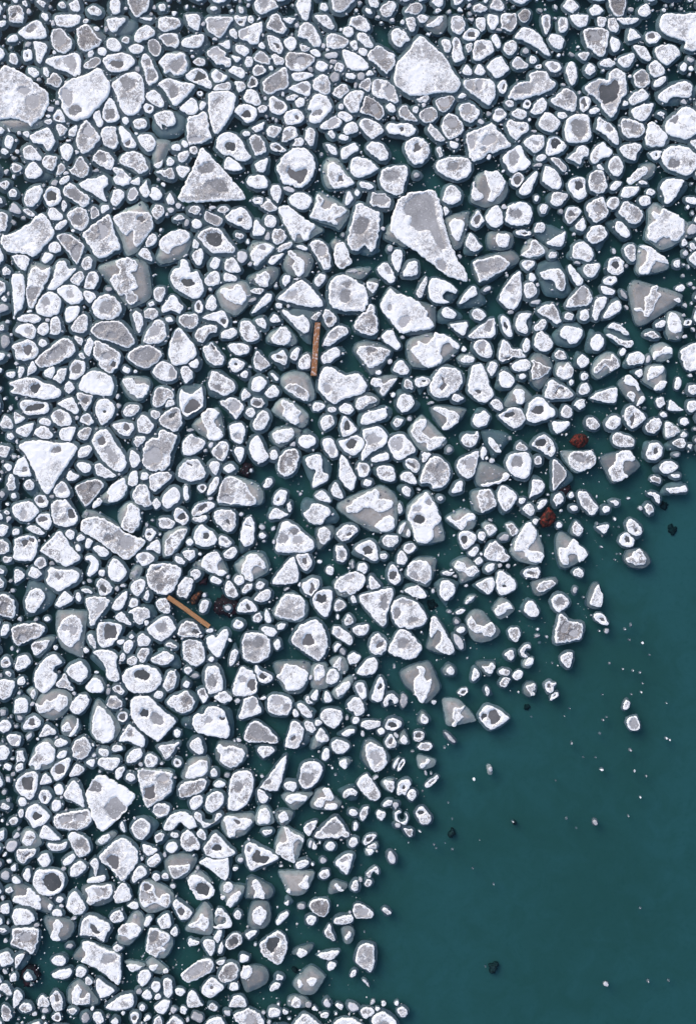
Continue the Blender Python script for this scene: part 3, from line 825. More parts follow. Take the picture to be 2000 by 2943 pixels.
DATA['11'] = '''
w 67,23 70,21 76,22 75,27 69,27 /d 71,24 2 1 10
m 73,28 78,25 80,22 85,27 88,31 82,34 78,32
w 82,15 85,11 90,11 92,18 89,26 86,24 83,19
w 98,23 103,18 110,17 116,20 118,25 114,31 109,32 101,28
w 12,32 16,29 21,28 23,32 20,36 14,35 /p 16,32 2 1.6 -20
w 37,32 40,29 45,29 47,32 43,35 38,34
g 26,36 28,33 37,37 42,41 38,46 31,44 26,40 /p 33,39 6 3 25
w 44,38 50,32 58,30 63,34 67,40 67,46 63,49 56,46 47,42 /d 57,40 2 1.8 0
w 15,43 18,40 22,41 24,45 20,48 16,47
ge 11,43 2.2 3.4 25
w 77,40 80,36 85,37 88,42 85,47 78,46
w 67,50 68,43 71,40 74,45 78,49 75,54 68,54
w 89,31 96,28 101,31 109,38 116,42 121,46 117,51 114,58 111,58 108,53 105,54 104,59 101,57 96,48 92,39 /s 88,32 92,28 102,31 112,40 127,48 125,51 115,57 105,60 101,57 94,45
w 122,19 125,19 128,24 126,30 133,31 136,27 146,30 148,33 142,38 137,40 140,45 133,43 124,41 116,38 119,32 121,26 /s 122,18 127,17 150,32 142,48 136,46 117,39 119,29 /d 126,24 132,22 137,27 131,32 126,29 /p 141,40 4 5 30
w 147,24 149,16 153,17 154,22 150,28
m 83,54 85,49 91,48 96,53 95,58 88,62 84,59
w 78,55 80,51 82,53 81,58 78,57
m 52,52 55,51 60,54 56,58
w 20,55 24,50 32,47 40,49 45,56 52,65 51,69 43,69 34,69 29,66 24,60 /d 34,56.5 6.4 6.4 10
w 16,58 18,57 22,61 20,65 16,64
m 89,66 92,62 100,59 101,62 96,66 90,68
w 104,63 109,62 114,65 112,67
w 65,69 69,64 74,61 82,61 86,65 80,71 75,76 71,80 67,78 /p 75,64 3 2.6 -20 /s 64,66 67,60 75,59 84,61 86,66 76,77 70,81 66,76
w 97,68 100,66 105,71 111,76 112,82 110,87 106,89 103,86 101,80 103,76 99,72 /s 93,78 100,66 115,68 119,76 114,88 107,90 97,86
m 116,62 119,58 125,58 131,63 133,70 134,79 132,83 128,83 124,76 119,68 /p 126,67 4 5 20
w 136,70 138,62 141,60 146,60 149,68 152,77 147,81 142,83 138,79 /s 134,60 139,56 145,60 144,66 136,66
w 15,71 19,66 24,65 25,72 23,79 19,79 /u 15,70 20,65 27,66 30,73 26,79 20,80
ge 58,72 4.4 5 0
w 30,80 34,73 40,74 38,81 34,83
w 43,78 45,74 50,73 54,77 57,84 53,86 44,84
w 80,76 85,71 92,69 94,70 90,75 83,79
w 26,92 29,87 35,84 39,88 39,94 33,98 27,96 /p 32,91 2 2.6 30
w 42,88 46,86 54,90 52,93 43,93
w 68,91 74,86 79,84 82,89 80,97 76,98 70,95 /s 63,90 70,86 82,80 89,82 88,90 82,97 75,98 66,95
w 92,93 95,88 99,88 99,93 95,98
w 102,91 109,90 105,92
w 120,92 124,87 129,87 129,92 124,98 121,97
m 148,84 154,83 157,85 152,87 /u 147,84 152,81 162,82 170,90 158,89 149,87
m 132,106 133,95 139,89 147,88 156,93 164,99 166,108 164,118 152,119 138,117 133,112 /p 147,96 4 2.6 0 /p 146,106 5 5 30
w 89,108 95,102 104,94 110,92 116,97 123,105 127,111 126,115 113,115 97,111 /p 101,104 5 2.6 -20
w 39,101 43,98 50,100 52,96 56,96 62,105 60,112 57,114 47,110 42,106 /s 36,103 42,96 52,93 62,94 66,104 61,115 52,122 41,116
w 65,101 70,99 77,100 74,104 68,104
w 66,120 73,110 79,104 84,104 83,109 76,115 69,120 /u 67,115 80,101 85,103 83,113 73,122 66,121
we 89.5,114 2.6 2.4 0
we 31,100 1.8 1.8 0
w 17,116 19,111 22,109 25,115 24,119 20,121 /d 21,115 1.6 2.6 0
w 27,114 29,108 33,105 36,110 37,115 34,118 29,118
w 24,124 31,121 41,118 45,122 47,128 44,133 36,128 28,126 /d 42,127 2.4 2.4 0
w 92,119 94,117 100,121 105,123 111,122 116,129 116,135 112,138 106,134 98,126 /u 92,118 106,114 118,116 122,122 118,140 117,147 110,143 101,130
w 127,122 129,117 133,118 139,125 137,130 132,133 128,127 /d 133,126 2 3 20
m 117,124 123,119 126,121 121,127
w 82,127 84,122 87,121 91,126 91,128 84,129
w 69,127 76,124 79,130 78,134 74,132
w 18,139 22,133 30,130 37,132 36,137 31,138 27,143 24,146 20,144 /d 29,138 3 3 -30
w 40,138 43,135 51,133 54,138 50,142 41,142
w 56,133 58,127 65,127 69,132 73,140 70,144 63,145 58,140
w 82,142 87,137 90,132 96,132 100,138 99,145 94,148 86,147 /s 79,142 82,137 94,131 102,138 105,144 100,148 82,146
w 128,145 133,136 141,131 148,133 148,138 139,144 133,149 128,148 /p 136,139 3 2 -30
w 153,133 158,126 166,126 168,132 162,138 155,136
w 46,149 50,146 60,147 66,151 62,155 52,155
w 26,150 33,145 38,149 43,160 40,162 33,161
ge 98,14.5 4.8 2.4 15
we 144.5,53 1.8 2 0
w 83,158 90,154 94,152 96,158 90,160
m 69,157 72,152 77,158
w 100,155 104,151 108,152 105,158 100,158
we 4,28.5 2.4 2.4 0
we 63,59 1.6 2.4 10
we 65,78 2 2.4 0
we 87,97 2 1.4 40
we 67,109 3.6 1.8 -30
we 98,114.5 1.6 1.8 0
we 52,128 2 1 0
we 33,30 3 1.4 0
we 156,17 2 2.6 0
we 40,94 1 1 0
'''
DATA['12'] = '''
w 6,25 8,17 10,16 13,21 11,26 7,28
we 16,17.5 2.2 2.8 0
m 27,24 29,17 33,18 40,18 45,24 44,30 36,30 28,28 /p 36,23 6 4 10
m 13,36 16,27 19,26 26,30 35,34 36,41 35,50 33,60 30,67 27,68 23,63 20,65 15,68 9,64 8,57 11,44 /p 20,45 6 8 25 /u 15,66 22,63 31,62 36,66 28,71 18,69
w 90,20 93,12 98,11 104,16 105,23 100,27 93,27 89,24 /u 87,20 90,10 97,8 104,11 108,18 106,26 98,29 90,28
w 90,30 93,30 95,34 91,37
w 44,46 47,34 51,24 60,18 72,16 81,15 86,22 89,32 91,44 95,58 101,72 109,85 111,90 109,93 99,91 90,86 82,80 75,75 71,71 64,66 56,61 52,58 45,51 /s 42,47 46,45 60,58 57,64 50,60 40,56 /p 57,29 66,20 78,19 82,26 84,40 88,54 92,66 86,64 80,52 74,49 68,50 62,45 63,38 58,36 /p 88,80 6 3.4 45
w 95,44 98,39 104,40 108,43 107,51 103,59 99,57 96,50 /s 92,38 111,33 112,37 107,60 102,65 98,64 93,48
w 113,42 119,32 122,36 125,41 122,45 118,48 114,46 /d 119,40 2.6 4 15
w 126,38 130,31 136,28 140,33 141,42 136,47 130,46
w 109,61 112,52 116,54 121,61 123,64 117,68 111,65 /u 107,66 110,52 120,58 123,64 119,70 109,70
w 134,56 137,52 145,53 147,57 143,64 136,63 /s 129,51 149,52 147,65 129,65
w 45,72 49,66 54,66 55,71 53,82 51,86 48,82
w 55,86 60,77 67,76 68,82 67,88 57,89
w 33,83 38,78 42,77 45,82 49,90 45,95 38,90 /p 43,85 2 3 -20
we 44,65 2.6 2.8 0
we 38,48 1.8 2 0
we 4,53 1.8 1.8 0
m 7,85 12,83 17,84 13,86 /s 6,86 10,82 26,81 28,83 20,91 10,89
w 24,99 25,94 32,94 34,96 30,104 27,102 /s 24,97 26,92 31,90 35,93 33,100 29,106 25,103
m 115,78 119,75 136,71 142,73 147,78 145,81 140,85 122,94 120,91 117,84 /p 124,81 5 4 10 /s 115,76 135,69 149,67 155,75 145,82 122,95
w 137,108 140,102 146,92 153,85 156,86 157,101 155,112 150,118 143,115 138,110 /p 150,110 2.4 2 30 /p 146,99 2 2 0
w 67,102 71,94 75,89 76,93 73,104 70,107 67,105
w 77,98 79,91 83,90 90,92 96,95 102,101 100,104 95,102 91,103 90,108 95,111 90,112 83,112 78,107 /u 88,104 94,101 103,104 98,111 92,112
w 103,111 107,105 113,98 117,98 119,104 113,108 105,113 /u 102,112 107,103 115,95 121,98 127,110 122,114 105,116
w 44,100 48,102 52,104 60,106 67,110 73,115 77,120 76,123 80,126 82,131 78,134 66,136 55,138 51,136 45,128 39,121 36,114 39,107 /s 41,102 45,97 57,105 82,114 83,117 81,135 55,138 36,115 /p 57,128 5 4 -40 /p 44,116 3 3 0
w 88,121 90,116 95,116 101,121 99,125 91,124 /u 83,122 88,115 95,114 106,121 105,126 94,129 85,128
w 114,120 118,116 124,119 126,123 122,127 116,125 /p 119,122 2.6 1.8 20
m 15,128 19,122 24,118 27,113 31,115 32,122 34,127 33,137 28,139 21,138 13,133 /u 12,132 16,123 26,112 33,115 34,140 26,142 14,137
w 37,142 40,136 46,135 50,142 54,149 50,152 44,148
w 95,130 101,129 110,128 110,135 107,140 102,137
w 111,140 120,132 132,124 134,128 134,139 126,142 115,142 /p 129,132 2.6 5 15
w 138,125 141,122 146,127 149,139 145,141 141,136 /d 143,132 1.4 3.4 -20
w 62,152 67,148 68,144 76,146 81,140 83,137 91,139 99,143 103,149 102,152 98,150 95,146 90,148 88,155 89,162 78,168 70,163 /s 59,145 66,140 80,137 82,139 92,139 104,147 103,152 96,158 84,166 64,166 59,155
m 16,157 18,152 24,148 32,149 42,150 45,154 40,160 30,163 20,162 /s 12,153 18,147 30,145 43,150 46,155 38,162 20,161
w 114,150 116,144 122,143 130,146 132,154 128,161 121,160 116,155
m 137,153 140,144 145,147 149,151 156,151 160,157 152,162 140,162
we 107.5,151.5 2 2.4 0
we 55,141 2 2 0
we 127,100 4 1.8 -30
m 101,71 104,70 106,72 104,74
we 144,88 1.6 1.8 0
we 142,29.5 2.6 2 0
'''
DATA['13'] = '''
m 3,36 6,28 12,26 20,26 25,31 24,42 18,45 9,45 3,42 /p 13,35 4 5 30 /p 9,33 2.4 2.4 0
m 41,24 44,17 50,17 56,19 53,25 48,29 43,27 /u 37,20 44,15 57,18 54,27 48,30 39,27
w 53,37 56,30 62,29 67,32 67,35 62,41 58,44 54,41 /d 59,36 2.6 2.4 0
m 72,28 79,23 86,20 88,28 91,33 87,39 80,43 74,38 /p 81,31 3 4 0
w 89,26 92,22 97,21 100,24 99,29 94,32 90,29
w 92,13 96,8 102,8 101,11 95,16
w 101,20 104,13 110,12 117,12 116,16 112,20 106,22 /u 99,20 104,12 117,11 117,16 108,24 102,23
we 127,17 4 3 10
w 135,14 138,7 146,5 150,7 152,14 146,24 142,27 139,26 138,20 /u 133,16 136,6 148,3 160,10 152,22 141,27 135,24
w 117,22 121,20 126,21 126,27 121,29 117,26
m 99,35 102,27 106,25 112,28 119,33 120,39 115,44 110,44 104,39 /p 113,33 4 2.4 40 /u 96,35 104,24 112,27 121,34 120,42 113,46
w 62,46 67,40 70,39 71,46 69,51 64,49 /u 58,47 67,39 71,42 69,53 62,51
m 27,50 29,44 35,43 37,48 33,52 29,52
w 38,60 44,56 49,53 53,50 54,53 51,63 43,63 /u 25,50 30,44 42,44 54,51 52,64 42,65 33,59
w 11,51 17,49 24,51 23,54 15,54 /d 18,52 3.4 1.2 0
w 96,45 98,41 103,43 108,49 109,54 105,56 98,51 /u 88,43 92,40 100,41 109,48 109,56 105,59 97,54
m 72,54 76,47 81,45 87,47 90,53 86,58 78,61 73,58 /u 72,54 80,45 89,48 89,57 83,67 77,61
w 124,53 126,44 131,42 127,36 130,33 134,36 137,31 142,33 150,39 156,48 152,57 145,59 142,56 137,56 131,60 125,57 /s 122,55 125,42 125,30 131,26 137,29 160,44 158,55 138,66 128,60
m 16,70 22,66 24,59 29,58 34,63 36,69 30,72 21,73 /s 16,69 21,60 25,56 39,65 35,71 24,74
w 60,66 62,61 68,59 74,63 78,69 77,74 73,77 67,75 60,73 /u 55,72 62,61 70,59 79,68 78,75 68,77
we 42.5,70.5 3.4 3.2 0
w 104,66 107,62 113,62 114,69 114,75 110,76 106,72 /p 110,67 1.8 4 0
w 116,83 120,79 123,73 122,67 116,64 120,62 127,64 135,70 142,76 141,79 132,76 128,80 126,86 118,87 /s 114,80 117,63 126,63 142,76 140,83 124,87 116,87 /d 133,80 5 4 20
w 90,80 92,74 99,72 104,77 104,84 100,88 93,87 90,84 /d 97,79 3 3 0 /u 87,80 91,73 99,72 105,80 100,89 89,88
w 16,78 20,75 27,76 27,80 22,84 18,82 /p 22,78 2.4 1.6 0
w 69,84 71,79 83,78 82,84 79,89 74,90 70,87 /u 64,81 71,78 85,78 82,87 75,93 69,90
w 56,82 58,79 64,86 69,92 68,96 64,97 60,92
w 32,86 36,84 42,82 50,83 54,91 53,100 51,102 47,100 44,94 39,92 35,91 /u 28,82 33,76 42,73 50,76 58,94 60,102 52,107 38,105 33,98
w 22,91 23,86 27,87 29,91 25,94
w 86,92 90,89 96,89 98,93 93,97 87,95 /d 92,92 2 1 0
w 85,102 84,97 90,98 96,101 94,105 87,104
w 18,101 20,95 25,94 29,98 29,104 24,108 20,107
w 121,107 125,104 128,98 133,97 132,102 136,104 133,109 131,113 129,118 125,123 121,123 119,119 114,119 113,116 118,116 121,118 122,113 /s 108,98 113,92 119,93 148,103 150,107 147,112 125,128 117,131 113,126 109,109
m 54,113 60,105 66,98 71,97 75,102 77,109 74,113 65,115 56,116 /p 68,104 4 5 30
w 77,118 80,109 85,106 89,107 89,111 84,120 81,126 78,126
w 86,123 90,116 94,111 100,110 102,116 99,120 92,124 87,125 /u 84,126 93,108 99,106 103,116 95,124
m 30,118 34,114 42,112 46,115 49,124 50,127 47,130 40,125 32,121
m 53,123 56,119 61,122 60,126 54,126 /u 51,120 57,118 64,123 62,127 53,128
we 70,122 4.4 4.6 0
w 11,131 13,122 19,120 25,121 22,125 20,129 22,134 20,138 14,136 /u 20,126 25,122 26,134 22,139
w 27,132 32,127 36,125 38,129 35,135 28,136
w 27,146 29,138 34,136 40,141 43,147 39,153 31,152 27,148
w 50,134 54,131 62,132 68,135 68,140 63,146 58,147 54,143 49,140 /u 43,138 50,130 62,127 69,132 68,145 60,150 48,148 43,143
w 90,133 94,129 100,130 107,136 108,139 105,140 100,136 94,134 /w 88,139 92,138 100,142 106,144 111,143 112,147 109,150 104,149 95,144 /u 87,136 93,128 102,130 111,142 108,150 96,146
w 75,145 79,139 83,138 87,143 86,149 81,153 76,150 /u 71,152 75,134 82,137 90,146 82,154
w 131,130 135,127 140,127 138,132 132,133 /u 129,129 137,125 141,127 139,134 131,134
w 141,127 142,121 147,120 152,126 153,136 146,138 142,134 /s 140,130 142,119 155,122 153,142 143,142 140,138
m 121,139 126,135 131,137 134,141 129,142
w 17,148 20,142 23,144 24,149 21,154 18,153
m 100,156 103,150 106,150 104,156
w 128,155 133,151 139,148 144,150 144,155 141,157 135,155 130,158 /s 127,152 130,147 139,146 145,151 143,159 130,160
we 29.5,22 2.6 3 0
m 32,29 35,27 39,29 38,34 33,36
we 50,33.5 2.6 2.2 0
we 28.5,111 4 1.8 -10
we 30,96 1.8 2 0
we 64,77 2.6 1.6 0
we 61,53 1.6 1.2 -10
we 95,67 1.8 2.2 -20
we 106,115.5 1.4 2.4 -20
ge 103.5,104 2 4.4 -35
we 106,80 2 1.8 20
we 47,113 1 1.6 20
we 117,67.5 1.2 1.2 0
we 149,78 3 4 0
w 146,109 150,107 153,110 149,112
we 7,119.5 3 1.4 0
'''
DATA['20'] = '''
w 9,8 13,3 18,3 22,7 25,13 22,18 13,21 6,19 4,12 /d 15,12 4 4.6 0
w 24,5 27,2 31,4 29,9 25,9
m 22,20 31,12 40,4 46,1 52,3 56,10 54,16 47,20 37,25 27,27 23,24 /p 40,15 7 4 -35
w 63,10 66,3 69,1 72,5 70,11 68,17 64,14
m 70,8 74,4 80,6 86,9 94,14 95,19 92,27 87,31 82,30 76,25 76,21 71,16 /p 83,17 3 3 0 /d 88,24 2 2.4 0
g 100,18 104,12 111,8 121,8 128,12 130,16 126,22 118,27 110,26 103,21 /p 116,15.5 9 5 -10
m 59,16 62,14 65,18 62,20
w 15,31 17,24 20,21 23,27 21,31 15,34
w 29,31 33,26 38,26 39,31 35,36 30,34
m 36,35 40,29 45,27 49,27 48,34 44,40 39,38
w 51,32 52,23 57,20 63,21 65,27 61,34 56,37 51,36 /p 57,28 4 5 20
w 59,42 63,34 71,29 79,31 87,35 89,43 88,50 84,51 73,50 61,47
w 96,28 98,25 103,28 101,32 97,30
w 122,31 126,24 131,21 138,24 143,30 142,36 136,39 128,37 /p 139,31 2.4 4 -20
w 146,28 150,25 155,28 156,35 152,39 148,38
w 96,38 100,35 105,36 109,41 115,40 119,43 117,50 111,53 106,51 101,46 /s 95,40 99,34 110,34 119,37 120,44 114,54 107,55 100,50
w 9,40 14,35 23,36 28,39 36,41 43,46 44,50 40,53 30,54 18,52 10,48 4,44 /d 22,44 3 5 20 /p 33,46 6 4 20
w 46,45 50,38 54,41 55,45 50,49
m 57,50 60,48 70,50 71,53 66,63 63,63 60,57 /d 64,55 3 3 30
w 41,57 48,53 54,52 57,58 59,64 56,67 49,63 42,59
w 73,59 77,54 84,54 89,59 90,64 86,71 79,76 76,72 73,66 /d 81,64 1.6 1.6 0
m 122,52 125,45 131,43 138,46 140,52 135,57 125,61 122,57
w 97,64 100,59 107,58 111,60 109,65 103,69 98,68
m 120,65 124,63 129,65 126,71 122,70
w 10,58 13,54 22,55 32,57 34,62 31,66 25,67 14,67 /d 21,61 7 3 -10
w 35,68 39,63 44,62 50,66 53,72 51,76 43,77 37,73 /p 42,68 4 3 20
w 60,73 62,68 67,66 70,70 72,74 67,76 /p 65,71 3 2.4 0
w 25,73 29,69 35,72 34,76 29,77
w 9,79 15,75 20,74 20,78 15,86 13,86 9,83
w 21,83 25,77 31,77 37,84 35,87 27,87
w 42,82 46,78 55,77 56,80 53,88 49,91 44,88
m 58,84 61,79 70,78 68,85 64,89 59,87
w 88,76 92,74 99,73 105,75 106,80 102,85 96,85 91,80 /d 100,78 2.8 4 0
w 109,73 113,67 117,68 122,74 123,78 119,83 110,82
m 127,71 130,67 138,61 144,61 147,69 147,76 141,82 132,78 128,75 /d 139,67 3.6 1.6 -35
w 10,94 14,90 26,89 36,90 42,91 53,91 58,95 56,100 48,112 40,124 34,134 31,135 27,130 20,114 13,101 /p 40,97 4 3 20
w 58,100 61,95 67,93 70,97 66,103 59,104
w 70,89 74,82 81,79 86,83 92,93 98,102 100,109 97,115 92,116 84,111 76,102 72,95 /d 78.5,89.5 3.4 3.4 0 /p 87,101 3.4 6.6 -35
m 106,91 108,86 115,85 116,88 113,92 109,95
w 102,102 104,97 108,99 112,106 109,111 104,112
m 113,106 115,93 122,87 126,86 127,81 132,80 141,84 143,87 139,97 137,105 135,112 128,116 118,114 114,110 /p 122,103 6 7 20 /d 129,97 2.8 3 0
w 147,95 150,88 154,83 162,87 170,90 167,97 160,100 152,102 /p 158,87 2.4 2.4 20
w 57,110 62,107 69,110 69,115 64,117 59,114
w 72,111 76,108 82,112 91,119 87,121 80,121 74,118
w 48,121 52,114 54,117 59,119 56,123 51,124
w 9,106 13,104 18,116 17,120 10,120 3,116 /p 12,114 2 2.6 0
w 101,124 103,116 108,115 110,121 109,126 105,129 101,127
we 115,119.5 3.8 3.8 0
m 119,120 125,117 135,116 139,119 136,124 130,129 124,133 119,130 120,126
w 143,112 147,106 156,105 164,107 168,116 166,121 158,125 146,123 /u 142,118 148,104 160,103 169,110 170,121 160,127 146,125 /d 155,109 4 1.4 30
w 12,126 17,122 21,127 20,131 14,131 /u 12,124 18,121 26,126 22,138 14,134
w 37,133 40,127 45,124 50,130 52,135 48,138 40,138 /p 44,131 3 3 20
we 36,137 2.6 1.8 0
g 56,129 65,124 75,122 81,127 76,134 70,141 66,146 63,144 58,135 /p 63,129 3 3 0 /p 73,130 4 3 -30
w 83,133 89,125 98,121 100,130 98,136 92,141 84,142 85,136 /s 75,140 82,133 99,119 101,130 97,138 85,143 /w 71,144 76,138 79,141 77,145 72,147
m 105,135 108,129 113,126 117,129 120,138 121,144 116,146 108,143 106,139
w 131,137 136,131 141,129 146,134 145,140 138,146 133,147 130,143 /u 131,134 136,127 144,128 147,138 138,148
w 122,142 125,138 128,141 129,145 125,148 123,146
w 148,136 149,128 152,128 153,138 151,141 149,139
w 21,140 24,136 30,136 33,141 31,146 25,146 /d 26.5,140 2.8 3 20
w 9,144 16,141 23,146 25,150 20,156 14,159 6,156 2,150 /p 12,152 3 4 20
m 35,147 37,141 47,139 52,144 58,155 56,160 48,164 38,160 /d 53,152 3 4 -40
w 96,158 100,150 100,144 105,143 110,147 112,153 110,163 104,168 96,164 /s 92,154 96,145 104,141 111,147 112,158 108,166 96,164
w 140,153 142,147 147,147 152,152 153,158 148,162 142,158 /d 147,154 3 3.4 30
we 92,51.5 2 2.4 0
we 93,59.5 1.8 2.6 0
we 107,30 1.6 1.6 0
we 57,69.5 1.6 1.8 0
we 74,79 1.4 1.4 0
we 144,23 2 2.4 0
w 4,65 10,66 13,70 10,75 4,74
w 8,26 12,27 11,33 8,37
m 135,55 140,54 141,58 133,61
'''
DATA['21'] = '''
m 25,10 29,7 32,5 36,9 40,15 43,19 41,24 34,25 28,20 /d 34,9 1.6 3 -30
we 17,23 5 4.4 0
w 3,24 5,21 6,24 4,27
w 5,29 8,25 13,27 16,31 15,37 10,40 7,36
w 46,8 50,6 60,6 65,10 62,15 54,16 48,12
w 47,23 50,19 56,20 61,23 58,28 53,31 49,29 /d 53,24 1 1 0
m 68,20 71,12 76,17 82,24 79,27 74,30 69,27 /p 74,20 3 4 -30
w 83,17 90,13 94,12 97,20 95,25 90,23 86,21 /d 90,17 2.4 2 30 /u 83,17 94,11 98,20 95,28 90,28
w 99,17 102,11 107,10 107,15 104,21 101,20
w 106,22 109,17 115,14 117,20 116,27 110,28 106,26
w 125,18 130,13 138,9 142,12 141,17 134,22 128,23 /u 130,13 141,8 147,12 141,19 132,23
w 57,32 61,29 64,31 62,36 58,35
w 82,32 85,31 89,36 87,38
w 66,40 68,36 74,34 79,38 78,43 72,48 67,46
w 30,35 32,30 38,31 45,35 51,39 53,44 48,49 42,51 37,48 31,46 29,42 /p 38,44 3 2 10 /u 28,42 31,30 40,28 54,42 50,51 38,53 29,50
w 57,52 59,46 61,45 66,50 63,53 59,55
w 77,49 80,45 85,42 90,46 88,51 81,53
m 94,44 99,40 106,41 113,45 116,50 114,55 108,54 100,49 /s 91,36 100,30 112,31 118,40 120,52 114,56 100,50 92,42 /p 108,46 4 4 30
w 123,44 124,36 127,28 131,26 137,28 147,33 158,32 165,42 162,48 152,52 144,54 138,58 133,56 127,50 /p 131,45 3 4 0
w 4,53 6,45 10,48 15,49 21,45 24,42 25,52 24,61 17,65 11,69 7,66 5,59 /d 10,59 15,54 21,56 22,61 14,65 9,64 /u 5,46 9,41 20,40 25,44 25,60 13,70
m 39,56 45,54 50,52 56,55 60,60 58,65 53,71 49,67 45,62 /p 51,60 4 4 20
m 65,56 68,52 75,53 78,57 75,61 69,61 66,59 /d 71,57 3.4 1.8 5
w 61,66 63,62 68,61 69,66 66,70
w 91,57 93,54 101,57 106,62 109,66 106,69 107,74 103,76 96,71 92,67 94,62 /s 84,62 91,53 100,55 114,66 114,74 110,78 97,73 86,66
w 118,61 121,56 127,57 129,60 124,64 119,64
we 135,62.5 4 2.6 0
w 141,61 145,57 151,58 154,63 150,67 142,65
w 67,76 70,69 76,63 81,66 81,73 76,80 70,80 /u 66,76 70,66 79,62 83,70 80,79 70,81
w 23,68 28,62 35,62 39,66 35,71 36,76 41,81 41,87 33,90 28,87 28,81 25,76 /s 16,75 24,68 37,61 42,76 42,86 33,90 18,80
w 47,77 51,74 58,74 61,79 59,90 55,92 50,89 48,83 /p 54,86 3 3 0
w 7,93 10,87 15,83 18,86 25,88 27,92 22,98 14,102 8,101 /p 19,88 3 1.8 20
w 84,84 87,81 95,79 101,79 103,84 99,89 91,92 86,90 /s 82,84 88,78 99,77 109,81 101,89 91,95 85,91
w 106,89 109,85 116,84 121,87 121,92 117,94 114,96 108,94 /u 108,83 114,78 119,83 124,92 119,98 111,98
w 125,76 126,70 131,67 136,69 137,75 131,80 128,81 /u 123,74 127,67 138,67 139,74 129,81
w 142,77 144,69 147,68 153,75 157,80 152,84 144,86 /d 147.5,77 2.8 4 20
w 127,93 128,88 134,87 138,92 140,102 135,104 130,99 /p 135,97 2 3 -20
w 140,90 146,88 153,85 158,85 163,90 160,98 153,102 146,99 /d 151,92 4.4 4.4 0
m 32,98 37,92 43,89 47,94 46,101 42,107 37,105 /p 39,99 3 4 0
w 51,99 53,95 60,95 60,100 57,108 54,105
w 64,95 67,87 72,85 75,90 78,97 81,103 76,108 71,108 66,102
w 82,101 84,97 88,98 89,104 86,106 82,104
m 88,111 91,102 96,97 102,96 107,100 106,108 103,116 97,120 91,118 /p 98,107 2.6 2.6 10
w 99,93 103,90 104,94 100,94
w 112,106 118,101 125,101 127,107 127,115 132,118 131,124 125,127 119,130 118,125 121,115 116,113 /u 108,105 114,101 123,99 131,104 135,113 131,125 120,130 114,120
w 141,116 142,103 144,101 149,107 154,117 156,123 152,132 145,127 141,121
m 3,120 5,112 11,106 19,105 23,109 27,117 24,122 14,124 6,122 /d 12,109 4 1.4 30 /u 2,118 6,108 15,104 24,107 28,117 24,124 10,126
w 30,111 32,107 38,107 39,112 36,119 32,116
w 42,113 46,109 51,110 53,114 47,117
w 76,128 79,122 83,121 85,124 82,129 78,130
m 37,137 41,124 45,120 55,122 61,126 66,135 70,139 70,144 63,145 52,144 40,143 37,141 /s 40,128 46,119 57,121 70,126 76,133 76,140 72,144 50,145 37,143 /p 44,126 2 6 5 /p 45,140 5 3.4 0
w 29,131 33,123 37,120 39,123 35,132 29,136
w 20,130 23,126 27,127 28,131 23,134 /d 24.5,129.5 1.6 1.8 0
w 134,131 138,124 142,130 145,136 143,139 136,136
w 120,136 125,132 130,134 134,141 130,142 122,139
w 85,139 88,133 93,131 97,134 94,143 88,145 85,143 /d 89,139 1.2 1.6 30
w 15,150 19,144 27,141 34,142 35,146 25,152 17,154 /d 25,146 4 1.8 -30
w 34,153 37,149 46,148 52,150 53,158 45,163 36,162
w 81,153 86,147 92,149 98,152 94,155 83,157 /u 80,155 82,146 97,148 99,153 90,159
w 110,151 115,148 118,143 127,144 133,147 134,152 129,156 126,161 117,160 112,155 /u 108,149 110,139 116,138 134,145 141,154 138,160 118,161
w 147,150 150,142 160,137 171,140 174,143 170,150 160,150 152,155 148,153 /s 137,144 150,139 165,135 177,141 172,151 160,159 150,158 142,150
we 31.5,93 2.6 2.8 0
w 6,163 10,158 26,153 28,156 22,162
m 97,143 100,141 100,150 97,149
we 116,58.5 1.6 1.2 0
we 108,135 1.4 1.8 0
we 66,115 1.4 1.6 0
we 55,33 1.4 1.6 0
we 65,26 1.6 1.4 0
we 31,139 2.4 1.4 0
we 14,80 3 1.2 -5
we 27,98 1.8 1.4 -20
we 62,91 1 1 0
k 56,112 60,107 66,110 66,117 62,121 57,117
'''
